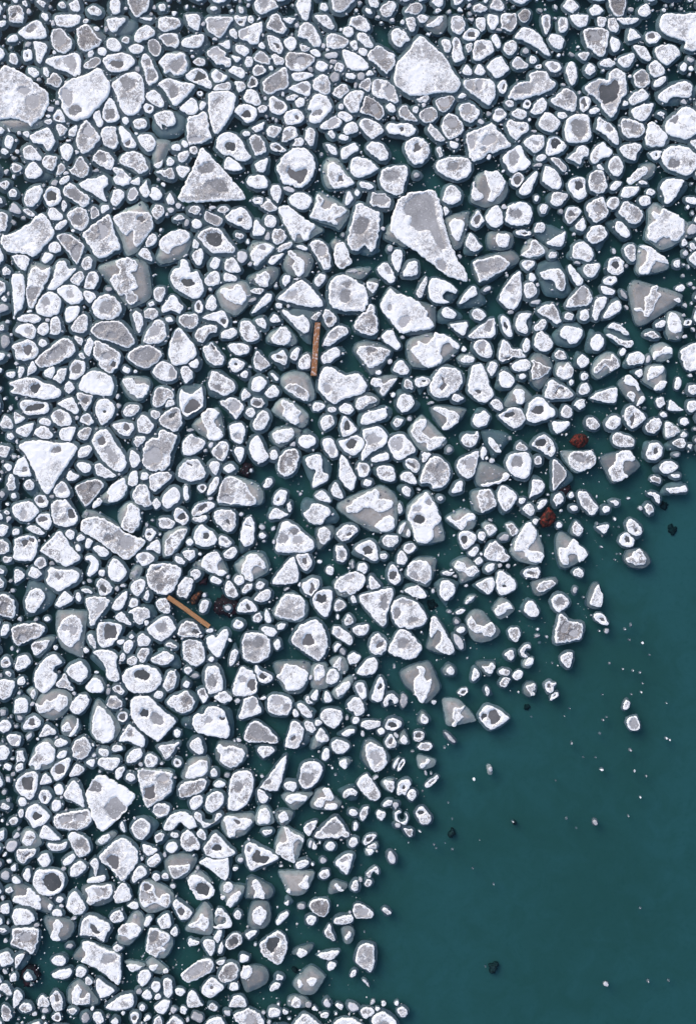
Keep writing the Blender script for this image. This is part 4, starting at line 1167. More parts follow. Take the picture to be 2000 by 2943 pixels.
DATA['22'] = '''
m 16,15 18,9 25,8 34,9 44,12 44,15 38,22 29,27 25,26 20,20 /s 13,12 16,6 26,4 40,8 46,13 42,20 34,29 29,33 25,28 15,15 /p 28,11 4 2 10
w 36,4 40,0 48,1 53,8 50,11 44,8
w 115,9 118,4 126,3 131,9 131,17 126,19 119,15 /p 123,8 3 3 0
m 137,17 139,6 142,3 146,6 149,11 156,11 160,16 158,20 150,18 141,22 /d 145,19 4 1 -15
we 107.5,11 2 2.8 0
w 104,20 109,16 115,17 117,20 113,23 106,22 /s 102,19 106,15 114,15 117,19 114,24 106,24
w 47,28 50,22 55,21 60,27 60,31 56,33 49,31 /u 45,27 49,20 56,19 61,28 59,34 49,33
w 127,28 130,22 135,22 136,27 132,34 128,31
w 148,25 153,21 159,19 165,23 164,28 156,30 150,29
m 78,40 81,34 88,27 94,26 101,28 106,33 106,40 100,48 93,52 85,53 79,48 /d 88,34 91,39 92,42 89,47 86,44 90,40 /p 84,42 3 3 0
w 112,35 114,26 118,24 123,24 127,32 129,40 133,50 130,54 124,57 118,54 111,47 /d 120,47 3 1.4 10
w 137,37 138,31 142,29 148,33 151,38 147,44 140,43 /u 134,44 139,27 146,26 153,38 146,46
w 27,40 30,35 36,36 39,40 45,37 51,35 48,40 43,46 39,51 35,48 36,44 30,43 /s 28,39 36,34 51,34 40,51 36,50 31,44
m 56,41 59,36 64,41 63,46 57,44
w 65,38 68,35 76,35 79,38 75,43 67,43 /d 73,38 2.4 1 10 /u 65,37 70,33 78,36 74,44 70,50 67,44
m 98,51 101,49 107,53 103,56 98,55
w 50,57 52,52 56,49 62,51 65,57 61,63 55,65 51,61 /u 47,55 50,46 56,45 70,57 67,63 58,67 50,64
m 15,58 17,53 22,51 26,51 32,52 32,56 26,59 20,63 16,62 /s 14,54 18,48 28,48 35,53 33,59 19,64 14,60
w 19,72 22,66 31,63 40,61 42,67 40,71 30,74 21,76 /u 16,69 22,62 38,58 46,62 44,71 30,76 18,78
w 47,74 50,70 56,71 54,75 50,78 47,76
w 130,57 134,53 138,55 141,61 138,64 133,61
w 149,49 152,45 160,46 163,54 160,58 153,57 151,53 /s 142,56 148,46 155,41 166,50 158,59 144,60
w 81,62 85,60 95,63 102,66 104,70 101,75 95,79 90,80 88,77 92,73 91,69 86,65 /s 79,61 85,59 104,61 109,64 100,76 91,80 82,70
w 115,72 117,67 122,65 124,63 130,68 127,75 121,78 116,76 /d 129,68 1 2 0 /u 115,70 119,61 126,61 131,68 128,76 119,79
w 137,68 142,64 150,60 157,63 160,71 156,77 150,79 144,75 /d 146,67 5 2.6 -5
w 62,81 65,74 70,71 75,71 75,77 72,82 76,85 79,87 84,86 91,86 92,88 86,94 79,98 75,95 75,91 68,91 64,86 /s 60,81 70,68 75,70 92,88 90,94 79,98 70,97
w 105,88 109,83 116,84 119,81 120,87 116,94 110,95 106,91 /u 103,86 107,81 119,81 121,88 113,96 106,94
w 128,90 129,86 133,88 137,94 139,99 136,100 131,96 /u 122,82 127,79 142,81 148,86 144,93 134,104 128,98
w 21,90 21,80 28,78 35,77 41,83 42,89 38,95 29,99 22,106 20,106 20,99 /p 30,88 6.4 5 -15
w 42,92 45,86 53,83 58,86 64,93 66,99 60,102 51,106 46,101 /p 50,92 5 5 20
m 71,103 73,99 79,100 78,104 72,108
w 28,105 32,102 41,99 44,103 42,106 30,108
w 16,112 18,108 24,108 27,114 25,119 20,121 17,118 /p 22,112 2.4 2.4 0
w 33,117 33,112 41,110 47,112 49,119 48,124 40,124 35,121 /u 28,115 33,110 46,110 50,122 45,126 36,123
m 57,107 59,104 66,105 70,111 67,117 60,114 /d 63,110 4 2 40
m 71,118 75,109 80,103 86,103 94,110 96,117 94,124 88,130 81,130 78,126 70,126 /p 88,112 4 3 10
w 101,110 105,104 112,101 118,98 121,100 118,112 116,119 110,122 104,118 /p 112,108 4 5 30
w 121,99 124,94 127,98 126,104 123,106
w 142,107 145,103 150,100 159,99 167,103 168,112 165,120 158,123 150,118 144,112 /p 154,107 5 5 0
w 53,120 56,116 62,116 67,124 66,127 59,125 54,123
we 25,125.5 4 3.6 0
w 122,126 128,125 138,123 141,117 146,117 147,120 143,124 134,127 123,129 /s 117,118 120,109 127,107 143,114 147,118 140,124 125,129 119,127
w 97,132 101,125 106,124 106,132 102,134 97,134
w 54,131 57,128 62,131 61,137 57,136 /u 50,130 54,126 63,128 65,135 60,140 54,135
w 150,92 154,90 160,93 164,98 160,101 152,97
w 9,144 17,138 24,134 31,131 35,134 35,139 40,139 46,140 47,145 41,149 33,150 28,147 23,147 17,150 8,151 7,147 /s 0,143 8,138 34,128 42,130 50,138 50,160 45,168 30,167 20,162 10,156 0,148 /w 31,163 38,155 44,153 48,157 48,164 40,167
w 57,158 59,147 66,140 75,131 78,132 83,142 86,150 88,162 86,174 80,178 68,172 58,168 /p 77,138 3.4 4 10 /p 66,155 6 3.4 -20 /p 82,148 3 4 0 /p 69,147 3 2 0
m 119,139 120,132 130,131 134,140 135,145 128,149 123,151 121,148 /s 114,134 122,131 131,131 136,144 124,151 116,148
w 136,136 139,128 145,129 153,136 151,142 144,150 139,146 /u 134,134 140,128 153,137 151,144 142,153 137,148
w 93,153 96,156 100,158 106,153 110,151 117,154 118,159 112,162 102,162 92,158 /s 92,154 105,149 112,149 118,156 114,164 100,164
w 51,145 53,142 55,149 53,152 51,151
we 157,142 3 3 0
we 95,97 2.6 2.8 0
we 34.5,31 2.6 2.4 0
we 131.5,106 2.4 2.4 0
we 127,104 1.4 2 20
we 87,139 2.6 2.4 0
we 79,57 3.4 1.4 -15
we 61,70 2 2.4 0
we 47,50 2 2.4 0
we 147,87 1.8 1.8 0
we 69,131 2 1.2 10
we 44,21 2 2.4 0
we 157,35 2 3 0
'''
DATA['23'] = '''
w 18,8 21,2 24,5 24,11 21,14 18,12
m 10,15 14,10 18,13 20,18 17,20 12,19
m 24,22 27,20 33,23 40,26 41,28 37,33 31,36 26,37 24,31 /s 23,22 27,15 33,14 40,19 43,26 38,38 32,45 26,41 23,32
m 44,17 48,11 53,14 55,19 48,20
w 64,20 68,15 74,20 72,25 67,27 64,24 /u 61,20 64,12 70,15 74,21 68,27 61,27
w 106,20 109,15 117,13 122,18 120,23 114,24 108,25 /u 103,24 108,15 117,12 122,19 115,26 106,27
w 128,15 130,12 135,12 140,8 145,10 145,15 138,15 134,17 129,20 /s 127,12 130,7 138,5 145,10 145,17 138,21 130,20
m 46,31 49,25 52,26 56,22 60,27 60,35 54,37 48,35 /s 45,30 48,22 58,22 60,28 59,36 50,37
m 78,28 83,22 88,19 92,19 94,15 100,22 100,26 93,30 88,25 83,30 79,31 /s 77,25 84,16 92,13 98,17 101,24 90,32 82,36 77,32
w 124,32 127,26 133,25 138,26 136,32 131,35 124,38 /w 130,44 134,39 138,37 141,40 136,46 131,46 /s 120,35 123,26 129,24 138,25 140,36 136,47 120,38
w 113,31 117,28 120,28 120,33 117,35 /u 109,30 115,26 120,27 121,34 116,35
w 103,38 106,34 110,34 116,40 118,45 116,47 113,43 109,42 105,41 /w 107,49 110,47 114,50 112,56 107,52 /w 115,59 118,52 121,51 122,54 117,59 /s 99,40 107,33 113,37 119,46 123,54 116,59 106,52
w 67,34 69,31 73,32 73,36 69,38
w 36,50 39,40 43,37 50,41 58,46 61,50 57,53 43,54 37,53 /d 44,48 48,43 52,43 52,45 48,46 46,49
w 65,47 68,41 72,40 75,44 74,48 67,50 /p 68,46 2 2 -30
w 75,53 81,48 93,44 98,44 98,52 96,57 86,56
w 9,47 13,45 19,47 19,52 17,58 12,57 11,52 /s 2,56 8,46 14,41 25,50 24,54 14,59 3,60
m 61,58 65,54 70,55 70,60 66,63 62,60 /u 60,56 64,50 71,55 71,62 67,64 60,60
w 20,68 23,57 29,52 35,53 40,59 45,63 45,68 38,71 27,74 21,72 /d 30,63 4.6 3.6 -10
w 50,65 53,59 58,60 60,66 57,70 51,69 /u 47,67 52,57 59,60 60,68 52,71
we 135,56 4 4.4 0 /u 130,55 134,51 139,54 138,60 132,61
w 142,58 144,54 149,60 155,63 148,64 142,63
w 104,68 106,61 111,59 116,62 123,69 120,73 112,79 107,76 /d 111,71 1.8 5 10
w 43,78 43,73 49,73 57,73 57,77 50,82 46,83 /u 39,73 45,71 57,72 57,78 44,84
m 71,75 73,70 79,70 83,76 80,80 75,79 /u 69,72 73,67 82,69 84,77 79,81 71,80
w 88,75 92,69 97,68 101,71 100,76 95,80 90,79
m 122,78 127,71 134,70 136,75 131,83 124,82 /u 120,80 128,69 136,70 136,76 130,84
m 139,78 141,73 147,77 152,82 141,87 /s 138,80 141,72 153,81 141,88
r 58,90 62,84 69,83 74,88 71,93 66,96 61,93
w 94,86 98,82 104,84 110,86 113,90 111,95 103,95 96,93
w 25,93 29,87 36,84 41,88 46,96 42,103 37,101 30,96 /d 33,91 4.6 4 -20 /d 40,96 1.6 2 20
m 12,94 15,90 20,94 21,97 17,99 12,97 /u 10,94 14,89 22,93 26,98 18,100
w 123,98 126,92 132,91 137,95 136,102 131,106 124,105 /d 131,98.5 2.8 2.8 0 /u 120,104 122,90 132,90 137,96 132,106
w 145,91 149,87 156,88 156,95 148,95 /u 139,92 150,85 158,90 152,98 142,97
m 56,105 59,99 70,98 77,98 80,106 77,112 66,116 58,111 /s 50,99 60,98 77,98 80,108 65,117 57,111 /p 66,105 5 3 20
w 97,107 97,100 108,97 114,105 108,107 104,108 103,115 108,120 96,125 91,117 92,112 /s 84,103 108,97 113,103 118,111 107,120 95,126 88,115
we 30.5,106 3.4 4 -20 /p 30.5,106 2 2.6 -20
w 3,108 6,102 15,99 22,100 25,106 24,115 20,122 13,121 6,116 /p 12,107 5 5 0
g 43,107 46,106 54,115 54,121 46,130 43,130 /p 48,117 3.4 7 0 /u 42,105 46,106 60,117 60,124 48,132 42,128
w 134,112 138,107 145,107 147,112 142,118 136,116 /u 129,112 139,106 147,107 147,115 140,119 131,117
m 126,122 130,119 135,121 135,126 130,125
w 25,128 26,123 32,122 36,127 34,133 25,137 23,138 /u 22,138 24,122 28,118 35,123 36,134 26,141
w 144,118 150,118 150,121 146,121
w 140,130 148,129 156,127 158,133 144,134 /u 136,132 141,126 154,124 158,134 138,136
w 64,134 67,132 73,134 77,140 82,146 80,151 76,153 71,149 66,142 /p 72,142 2.4 3 -20
m 43,139 47,135 51,135 52,141 46,146 44,143 /u 41,137 44,133 51,134 54,142 48,147 42,143
w 124,134 130,133 135,137 134,143 131,141 129,137 125,136 /u 122,134 128,132 138,138 134,143
w 14,139 18,138 20,140 17,144 14,143
m 17,148 20,144 25,144 28,148 25,154 20,152
w 30,147 32,141 38,140 36,145 31,149
r 32,158 36,150 40,146 44,151 46,155 43,161 35,164
we 61,147 3.4 2.8 0
w 85,148 87,145 92,146 91,150 87,151 /u 83,147 86,144 94,145 91,152 84,153
w 92,141 97,140 100,143 97,145
m 121,146 124,142 129,146 129,151 125,153 122,149
we 118,147 2.4 2 20
w 25,157 28,155 31,158 27,161
k 48,133 56,127 60,130 55,138
we 59,136 2.6 3 20
we 59,39.5 2.2 3 20
we 17,34 3 2.6 -20
we 103,13 2.6 3.6 30
we 124.5,19.5 1.8 3.4 10
we 138,67 3.2 2.2 10
we 122,61 1.4 1 0
we 39,135.5 1.4 1 0
we 108,138.5 1.4 1 0
we 96,156 1.2 1.8 -20
we 109.5,157.5 2 1 0
we 148,101 2.4 1.6 0
we 150,40 3 6 10
'''
DATA['30'] = '''
w 22,17 25,12 32,11 36,15 35,22 31,25 25,21 /d 28,16 4.2 2.6 0
w 14,24 18,21 24,23 30,28 27,30 20,28
w 9,33 14,30 21,31 24,37 22,47 17,52 9,51 3,46 4,36 /d 13,36 3 3.4 30 /d 19,34 3 1.8 20
w 26,43 34,34 42,26 46,29 52,39 60,48 58,52 48,57 41,53 31,47
w 47,29 50,25 55,27 55,32 52,34
w 57,32 60,29 64,31 63,34 58,35
w 64,38 66,32 71,35 68,41 65,41
we 58.5,40.5 2.4 3.6 -20
w 71,41 75,38 82,41 85,45 81,49 75,46
w 65,48 71,47 76,53 75,60 69,65 66,63 68,57 69,53 65,51
m 60,22 63,16 70,14 80,15 89,20 98,26 109,31 116,34 113,40 103,50 98,51 91,46 80,38 70,31 62,27 /p 85,32 4.4 3 -10 /p 100,36 5 5 40 /p 94,28 4 2.4 20 /s 62,15 66,8 78,12 96,24 80,16
w 115,30 117,24 123,25 125,28 120,35 116,33 /d 119,29 2 1.4 20
w 127,20 129,15 136,15 141,19 138,24 130,24 /p 133,20 2.6 2 0
m 132,40 134,33 140,27 150,24 151,27 146,37 139,46 135,48 132,44 /p 136,34 2 3 30 /s 131,48 131,30 145,22 152,25 142,44
w 116,42 121,36 127,34 129,42 128,46 122,43 117,43
w 108,49 111,45 117,44 124,49 120,54 113,56 /p 115,49 2 2.6 0
w 141,49 143,47 150,52 148,55 142,53
w 147,45 151,42 158,43 158,47 154,52 150,50
we 154,35 3 4 0
w 84,57 88,50 94,52 100,61 98,66 93,70 87,68 84,63
we 26,53.5 5 5 0 /p 26,53.5 2.6 2.6 0
w 16,62 19,57 23,58 28,63 23,67 17,65
w 32,60 36,57 41,59 52,59 58,61 60,65 57,70 48,75 42,78 36,75 31,69 33,64 /p 41,65 3 2 20
m 103,62 106,61 108,59 110,62 107,65 /s 102,64 107,56 112,56 113,60 108,69 103,67
m 74,70 78,67 83,69 88,75 85,80 78,82 75,76 /d 80,75 2.4 4 -40
we 78.5,62 3.2 3.2 0
m 117,64 120,56 129,54 140,55 146,59 145,66 141,75 136,80 127,80 119,74 117,69 /d 127,58 4 1.2 -25 /p 128,75 3 1.6 -30
m 143,78 147,67 151,66 157,69 156,76 150,84 144,82
w 103,74 107,69 113,67 116,71 113,79 109,82 105,79
w 13,86 17,78 22,75 27,76 30,82 27,89 21,96 15,95 /u 14,70 24,69 38,80 35,90 22,99 12,98
w 39,89 45,79 48,78 54,84 52,87 43,92 40,91
w 57,79 59,79 61,84 59,87 56,83
m 65,85 70,82 81,83 86,86 82,93 76,101 70,108 68,105 67,93 /p 78,91 3 5 40
w 87,91 91,84 98,78 101,78 99,87 95,94 89,94
w 101,90 104,84 109,85 110,90 104,92
m 101,96 107,92 114,91 119,94 120,100 115,105 111,107 106,102 105,98 /u 99,92 110,89 122,90 125,100 112,110 104,106
m 125,88 129,84 134,85 137,92 136,97 130,96 126,93
w 90,100 94,95 98,97 104,106 102,107 94,104
w 42,107 47,101 53,98 59,101 62,107 61,117 56,123 51,126 45,122 41,114 /p 47,109 3.4 2.4 10 /p 54,111 4 2.4 -10 /s 40,96 43,94 64,95 66,98 64,115 62,134 57,133 44,126 39,110
w 74,112 76,105 83,104 94,106 96,110 91,120 86,125 79,126 75,121 /d 85,113 6 6 30
w 117,111 122,105 132,99 138,102 142,109 140,113 130,121 125,119 /p 130,109 5 4 20
m 9,108 19,105 28,107 30,111 25,117 15,121 6,124 2,118 /p 11,118 3 2.4 -20
m 66,117 70,114 74,122 73,127 69,124
w 109,118 113,114 120,119 118,124 111,125
w 97,125 100,120 105,121 105,126 101,131 98,129
w 18,126 21,121 34,119 33,124 26,131 21,133 /s 18,124 26,118 38,117 36,123 24,135
m 109,131 112,127 119,127 119,132 114,139 110,137
w 120,136 126,132 132,129 140,133 140,137 133,141 123,139 /u 125,129 134,126 144,134 146,143 138,144
w 100,136 105,133 109,136 107,141 101,140
w 21,149 26,140 33,133 39,132 45,139 40,142 37,146 41,150 38,158 30,165 22,160 /d 40,144 3 4 0
w 71,130 75,128 86,128 92,133 91,140 94,153 89,155 83,152 82,144 77,136 /u 68,136 72,130 84,140 84,150
w 48,146 53,140 61,138 66,144 66,151 60,156 54,153
w 9,134 14,132 18,138 14,143 9,146 4,142
m 144,111 148,105 154,103 160,107 163,113 159,117 148,117 /d 157,112 2.4 1.6 0
w 147,120 155,119 161,119 165,125 165,135 157,142 152,139 148,128 /p 155,122 3 1.6 10
we 152,145 4 3 10
w 96,150 100,145 108,141 117,141 126,145 130,152 127,160 118,165 104,164 97,156 /d 112,149 6.4 4.4 0
m 131,158 136,147 141,148 143,156 138,164 131,162 /s 131,150 136,143 144,150 144,160 132,164
w 41,156 47,149 53,160 44,164
w 67,158 71,152 77,154 80,160 70,162 /s 67,157 72,149 79,154 82,162 68,163
m 133,124 138,121 143,125 141,127
we 65.5,11 1.8 1.8 0
we 91.5,75.5 2.4 2.4 0
we 97,73 2.6 1.8 0
we 66,77.5 5 2 15
we 63,71 1.6 1.4 0
we 68,69 2.2 1.8 0
we 32,101.5 3 2.4 -10
we 95,121 3.4 2.4 -20
we 65,128.5 2 3 -20
we 36,54 2.4 1.6 0
we 100,62 1.6 2 0
we 22,102 2 1.4 -20
we 117,105 2 2.4 0
we 122,17 1.6 1.4 0
we 117,21 1.6 2 0
we 105,25 1.4 1.2 0
we 74,147 2.4 1 0
w 4,60 9,59 13,64 10,69 4,71
we 39,126 2 2 0
we 11,155 2.6 4 0
we 128,29 1 1.2 0
m 114,82 118,77 120,82 117,86
m 101,117 104,114 107,117 104,119
m 93,137 96,130 99,134 97,138
'''
DATA['31'] = '''
w 16,15 22,13 28,13 28,16 24,19 17,18
m 34,14 36,9 45,8 52,10 53,18 51,25 46,27 40,23 35,17 /d 46,18 1.8 3 -30 /p 41,17 3 3 0
w 57,28 59,20 62,15 66,14 69,20 69,29 68,37 61,40 57,35 /d 64,22 3.4 1 20 /u 55,40 60,16 69,18 70,35 58,46
w 17,29 20,23 24,21 28,24 33,27 37,33 34,38 26,40 18,37 /d 27,31 3 3 0
w 38,34 40,30 46,32 50,37 46,40 40,39 /p 43,34 3 1.4 40
we 13.5,36 3 3.6 0
w 87,37 89,29 92,20 97,18 105,22 112,29 119,35 120,39 115,44 100,45 88,44 /p 103,27 4 3 10 /p 93,33 5 4 30 /p 106,33 4 3.6 0
w 123,31 124,24 130,23 134,28 133,34 128,38 124,35 /s 122,24 135,22 136,31 124,42 122,36
m 139,28 144,22 152,21 157,24 155,29 147,35 140,33 /d 150,28.5 2 1.6 0
w 7,45 11,42 18,43 18,48 14,52 9,49
w 42,46 46,42 52,40 54,44 51,49 44,50
we 75.5,30.5 3 2.8 0
m 138,42 140,39 145,39 148,47 145,53 139,51 /p 143,47 2.4 3 0
w 104,48 107,45 114,45 118,51 118,56 113,61 107,55 /d 112,52 2.4 3 -20
w 84,69 90,60 98,51 102,48 105,54 107,65 105,70 95,72 85,72
w 57,59 60,53 63,47 70,46 75,50 79,57 77,59 71,56 67,58 68,66 66,69 60,67 /s 52,56 56,52 65,45 76,46 81,58 77,63 65,69 58,66
w 23,56 27,47 35,43 39,47 41,50 38,54 38,60 42,59 45,62 42,65 36,63 28,60 /s 16,56 25,50 35,43 41,50 46,62 40,65 27,61
we 18,63.5 4.8 4.8 0
w 31,67 34,65 41,69 38,72 32,70
w 51,68 54,64 59,65 60,70 55,73
w 43,76 45,69 48,69 52,74 55,81 50,84 44,80 /u 42,76 46,68 55,80 51,85 43,82
w 58,76 62,72 67,71 66,76 60,80 58,79
w 70,72 74,69 78,71 76,75 71,76 /p 73.5,72 2 1.2 -30
m 137,72 141,66 150,62 158,61 164,66 162,74 156,78 151,81 147,78 143,79 138,76 /s 136,71 142,66 158,61 164,70 150,82 140,81 /p 149,66 4 2 -20
w 109,71 113,69 118,66 124,68 124,74 119,82 114,81 110,77 /d 118,75.5 2.6 4.4 0
we 107.5,72 2 2.4 0
m 88,91 94,81 100,80 108,82 112,88 112,94 111,100 103,103 94,101 86,98 /s 86,92 94,81 102,79 113,88 114,96 108,104 90,102 84,97
w 68,84 73,79 80,76 83,79 82,84 75,87 69,86
w 54,93 57,87 62,84 68,88 71,94 66,96 56,96 /d 63,91.5 2 2.4 -20
m 2,78 6,69 10,66 16,67 16,74 11,83 5,83
w 22,95 23,87 28,85 30,88 27,96 24,97
w 118,86 121,79 129,76 135,77 135,88 132,98 128,100 123,95 /d 126,84.5 4.6 3.4 10
w 137,90 140,85 144,86 147,90 143,94 138,95 /p 142,90 2.4 2.4 0
w 151,83 153,82 156,87 153,88
m 67,100 70,97 74,96 75,102 72,105 68,103
w 77,98 79,93 84,103 80,105 77,102
w 51,105 54,102 60,105 57,110 51,109 /p 55,105.5 2 1.6 -20
w 88,108 91,105 96,106 94,110 89,111
w 74,110 77,108 85,109 88,113 84,117 77,114
w 146,103 149,98 153,101 153,105 148,108
m 3,113 6,106 12,103 19,106 24,113 21,117 10,117 4,115 /d 18.5,112.5 3 2 0
m 100,119 106,109 114,104 121,102 127,107 131,116 131,127 126,136 122,137 114,132 105,125 101,122 /d 111,118 114,114 118,116 120,123 111,124
w 135,113 136,108 142,108 150,114 153,118 151,124 146,122 138,117 /p 141,114 2.4 2.6 20
w 153,110 157,106 162,107 162,113 156,115
m 58,122 60,115 65,113 75,114 82,119 83,127 80,135 71,139 61,137 58,131 /p 72,122 5 4 0 /p 62,123 3 2.6 0
w 27,119 30,116 34,115 36,117 40,112 45,110 47,114 45,121 42,128 39,134 34,133 30,127 /d 35,117 1 2.4 -20
w 85,123 88,119 91,121 91,126 88,128 86,126 /u 85,120 89,117 93,121 93,128 88,129
w 7,125 8,120 15,119 23,121 26,129 26,137 20,142 14,141 8,135 /p 15,122 4 2 10
w 47,138 49,130 52,127 55,130 53,137 48,143 /u 46,142 49,128 52,122 55,130 53,138
m 136,126 139,122 143,124 138,130
w 148,135 151,131 157,131 159,136 154,140
m 136,142 139,136 143,135 142,146 139,144 /s 133,138 137,134 145,134 149,143 145,149 138,145
m 119,145 122,141 128,142 129,150 124,154 120,154 /s 118,142 130,140 131,160 118,160
w 88,151 92,145 96,140 106,142 114,147 114,154 108,162 98,163 92,156 /s 85,143 90,138 116,139 115,155 108,165 95,164
w 69,146 70,141 74,145 84,150 84,154 78,157 72,155 /d 76,151 3 2.6 40
w 51,157 57,143 63,145 69,147 71,156 70,165 60,168 50,166 /d 67,157 4 5 20 /p 59,153 3 3 0
w 26,149 28,143 35,141 39,145 42,157 40,165 30,166 27,158 /p 33,155 4 5 0
w 130,152 132,146 137,144 142,150 139,156 134,158 130,156
m 146,158 151,155 152,163
w 9,144 12,142 16,145 13,149 9,147
we 18,150 3 2.2 0
we 32,136 3 2.6 -20
we 144,129.5 2 3.4 -30
we 30,111.5 3.4 2 -5
we 133,60 3.6 4 0
we 96,76 2.6 1.6 -30
we 75,23 2.6 2.2 20
we 84.5,24 1.6 2 30
we 57.5,12 1.8 1.6 0
we 124,52.5 2.4 2 -20
we 26,81.5 1.8 2 0
we 140,99.5 1.4 2.4 0
we 46,65.5 1.6 2 30
we 152,54 1.6 3.4 0
we 22,46 1.6 1.6 0
we 85.5,35.5 1.4 2 0
we 23,116 2 1.6 -20
we 48,120 1.6 1.6 0
we 77,35 1.4 1 0
we 12,158 4 3 0
we 46,92 2.6 2.4 20
k 20,70 24,66 28,67 27,72 22,73
r 13,86 16,81 22,78 24,80 19,88 15,90
b 35,87 43,81 53,85 58,92 55,98 46,100 38,98 33,93
'''
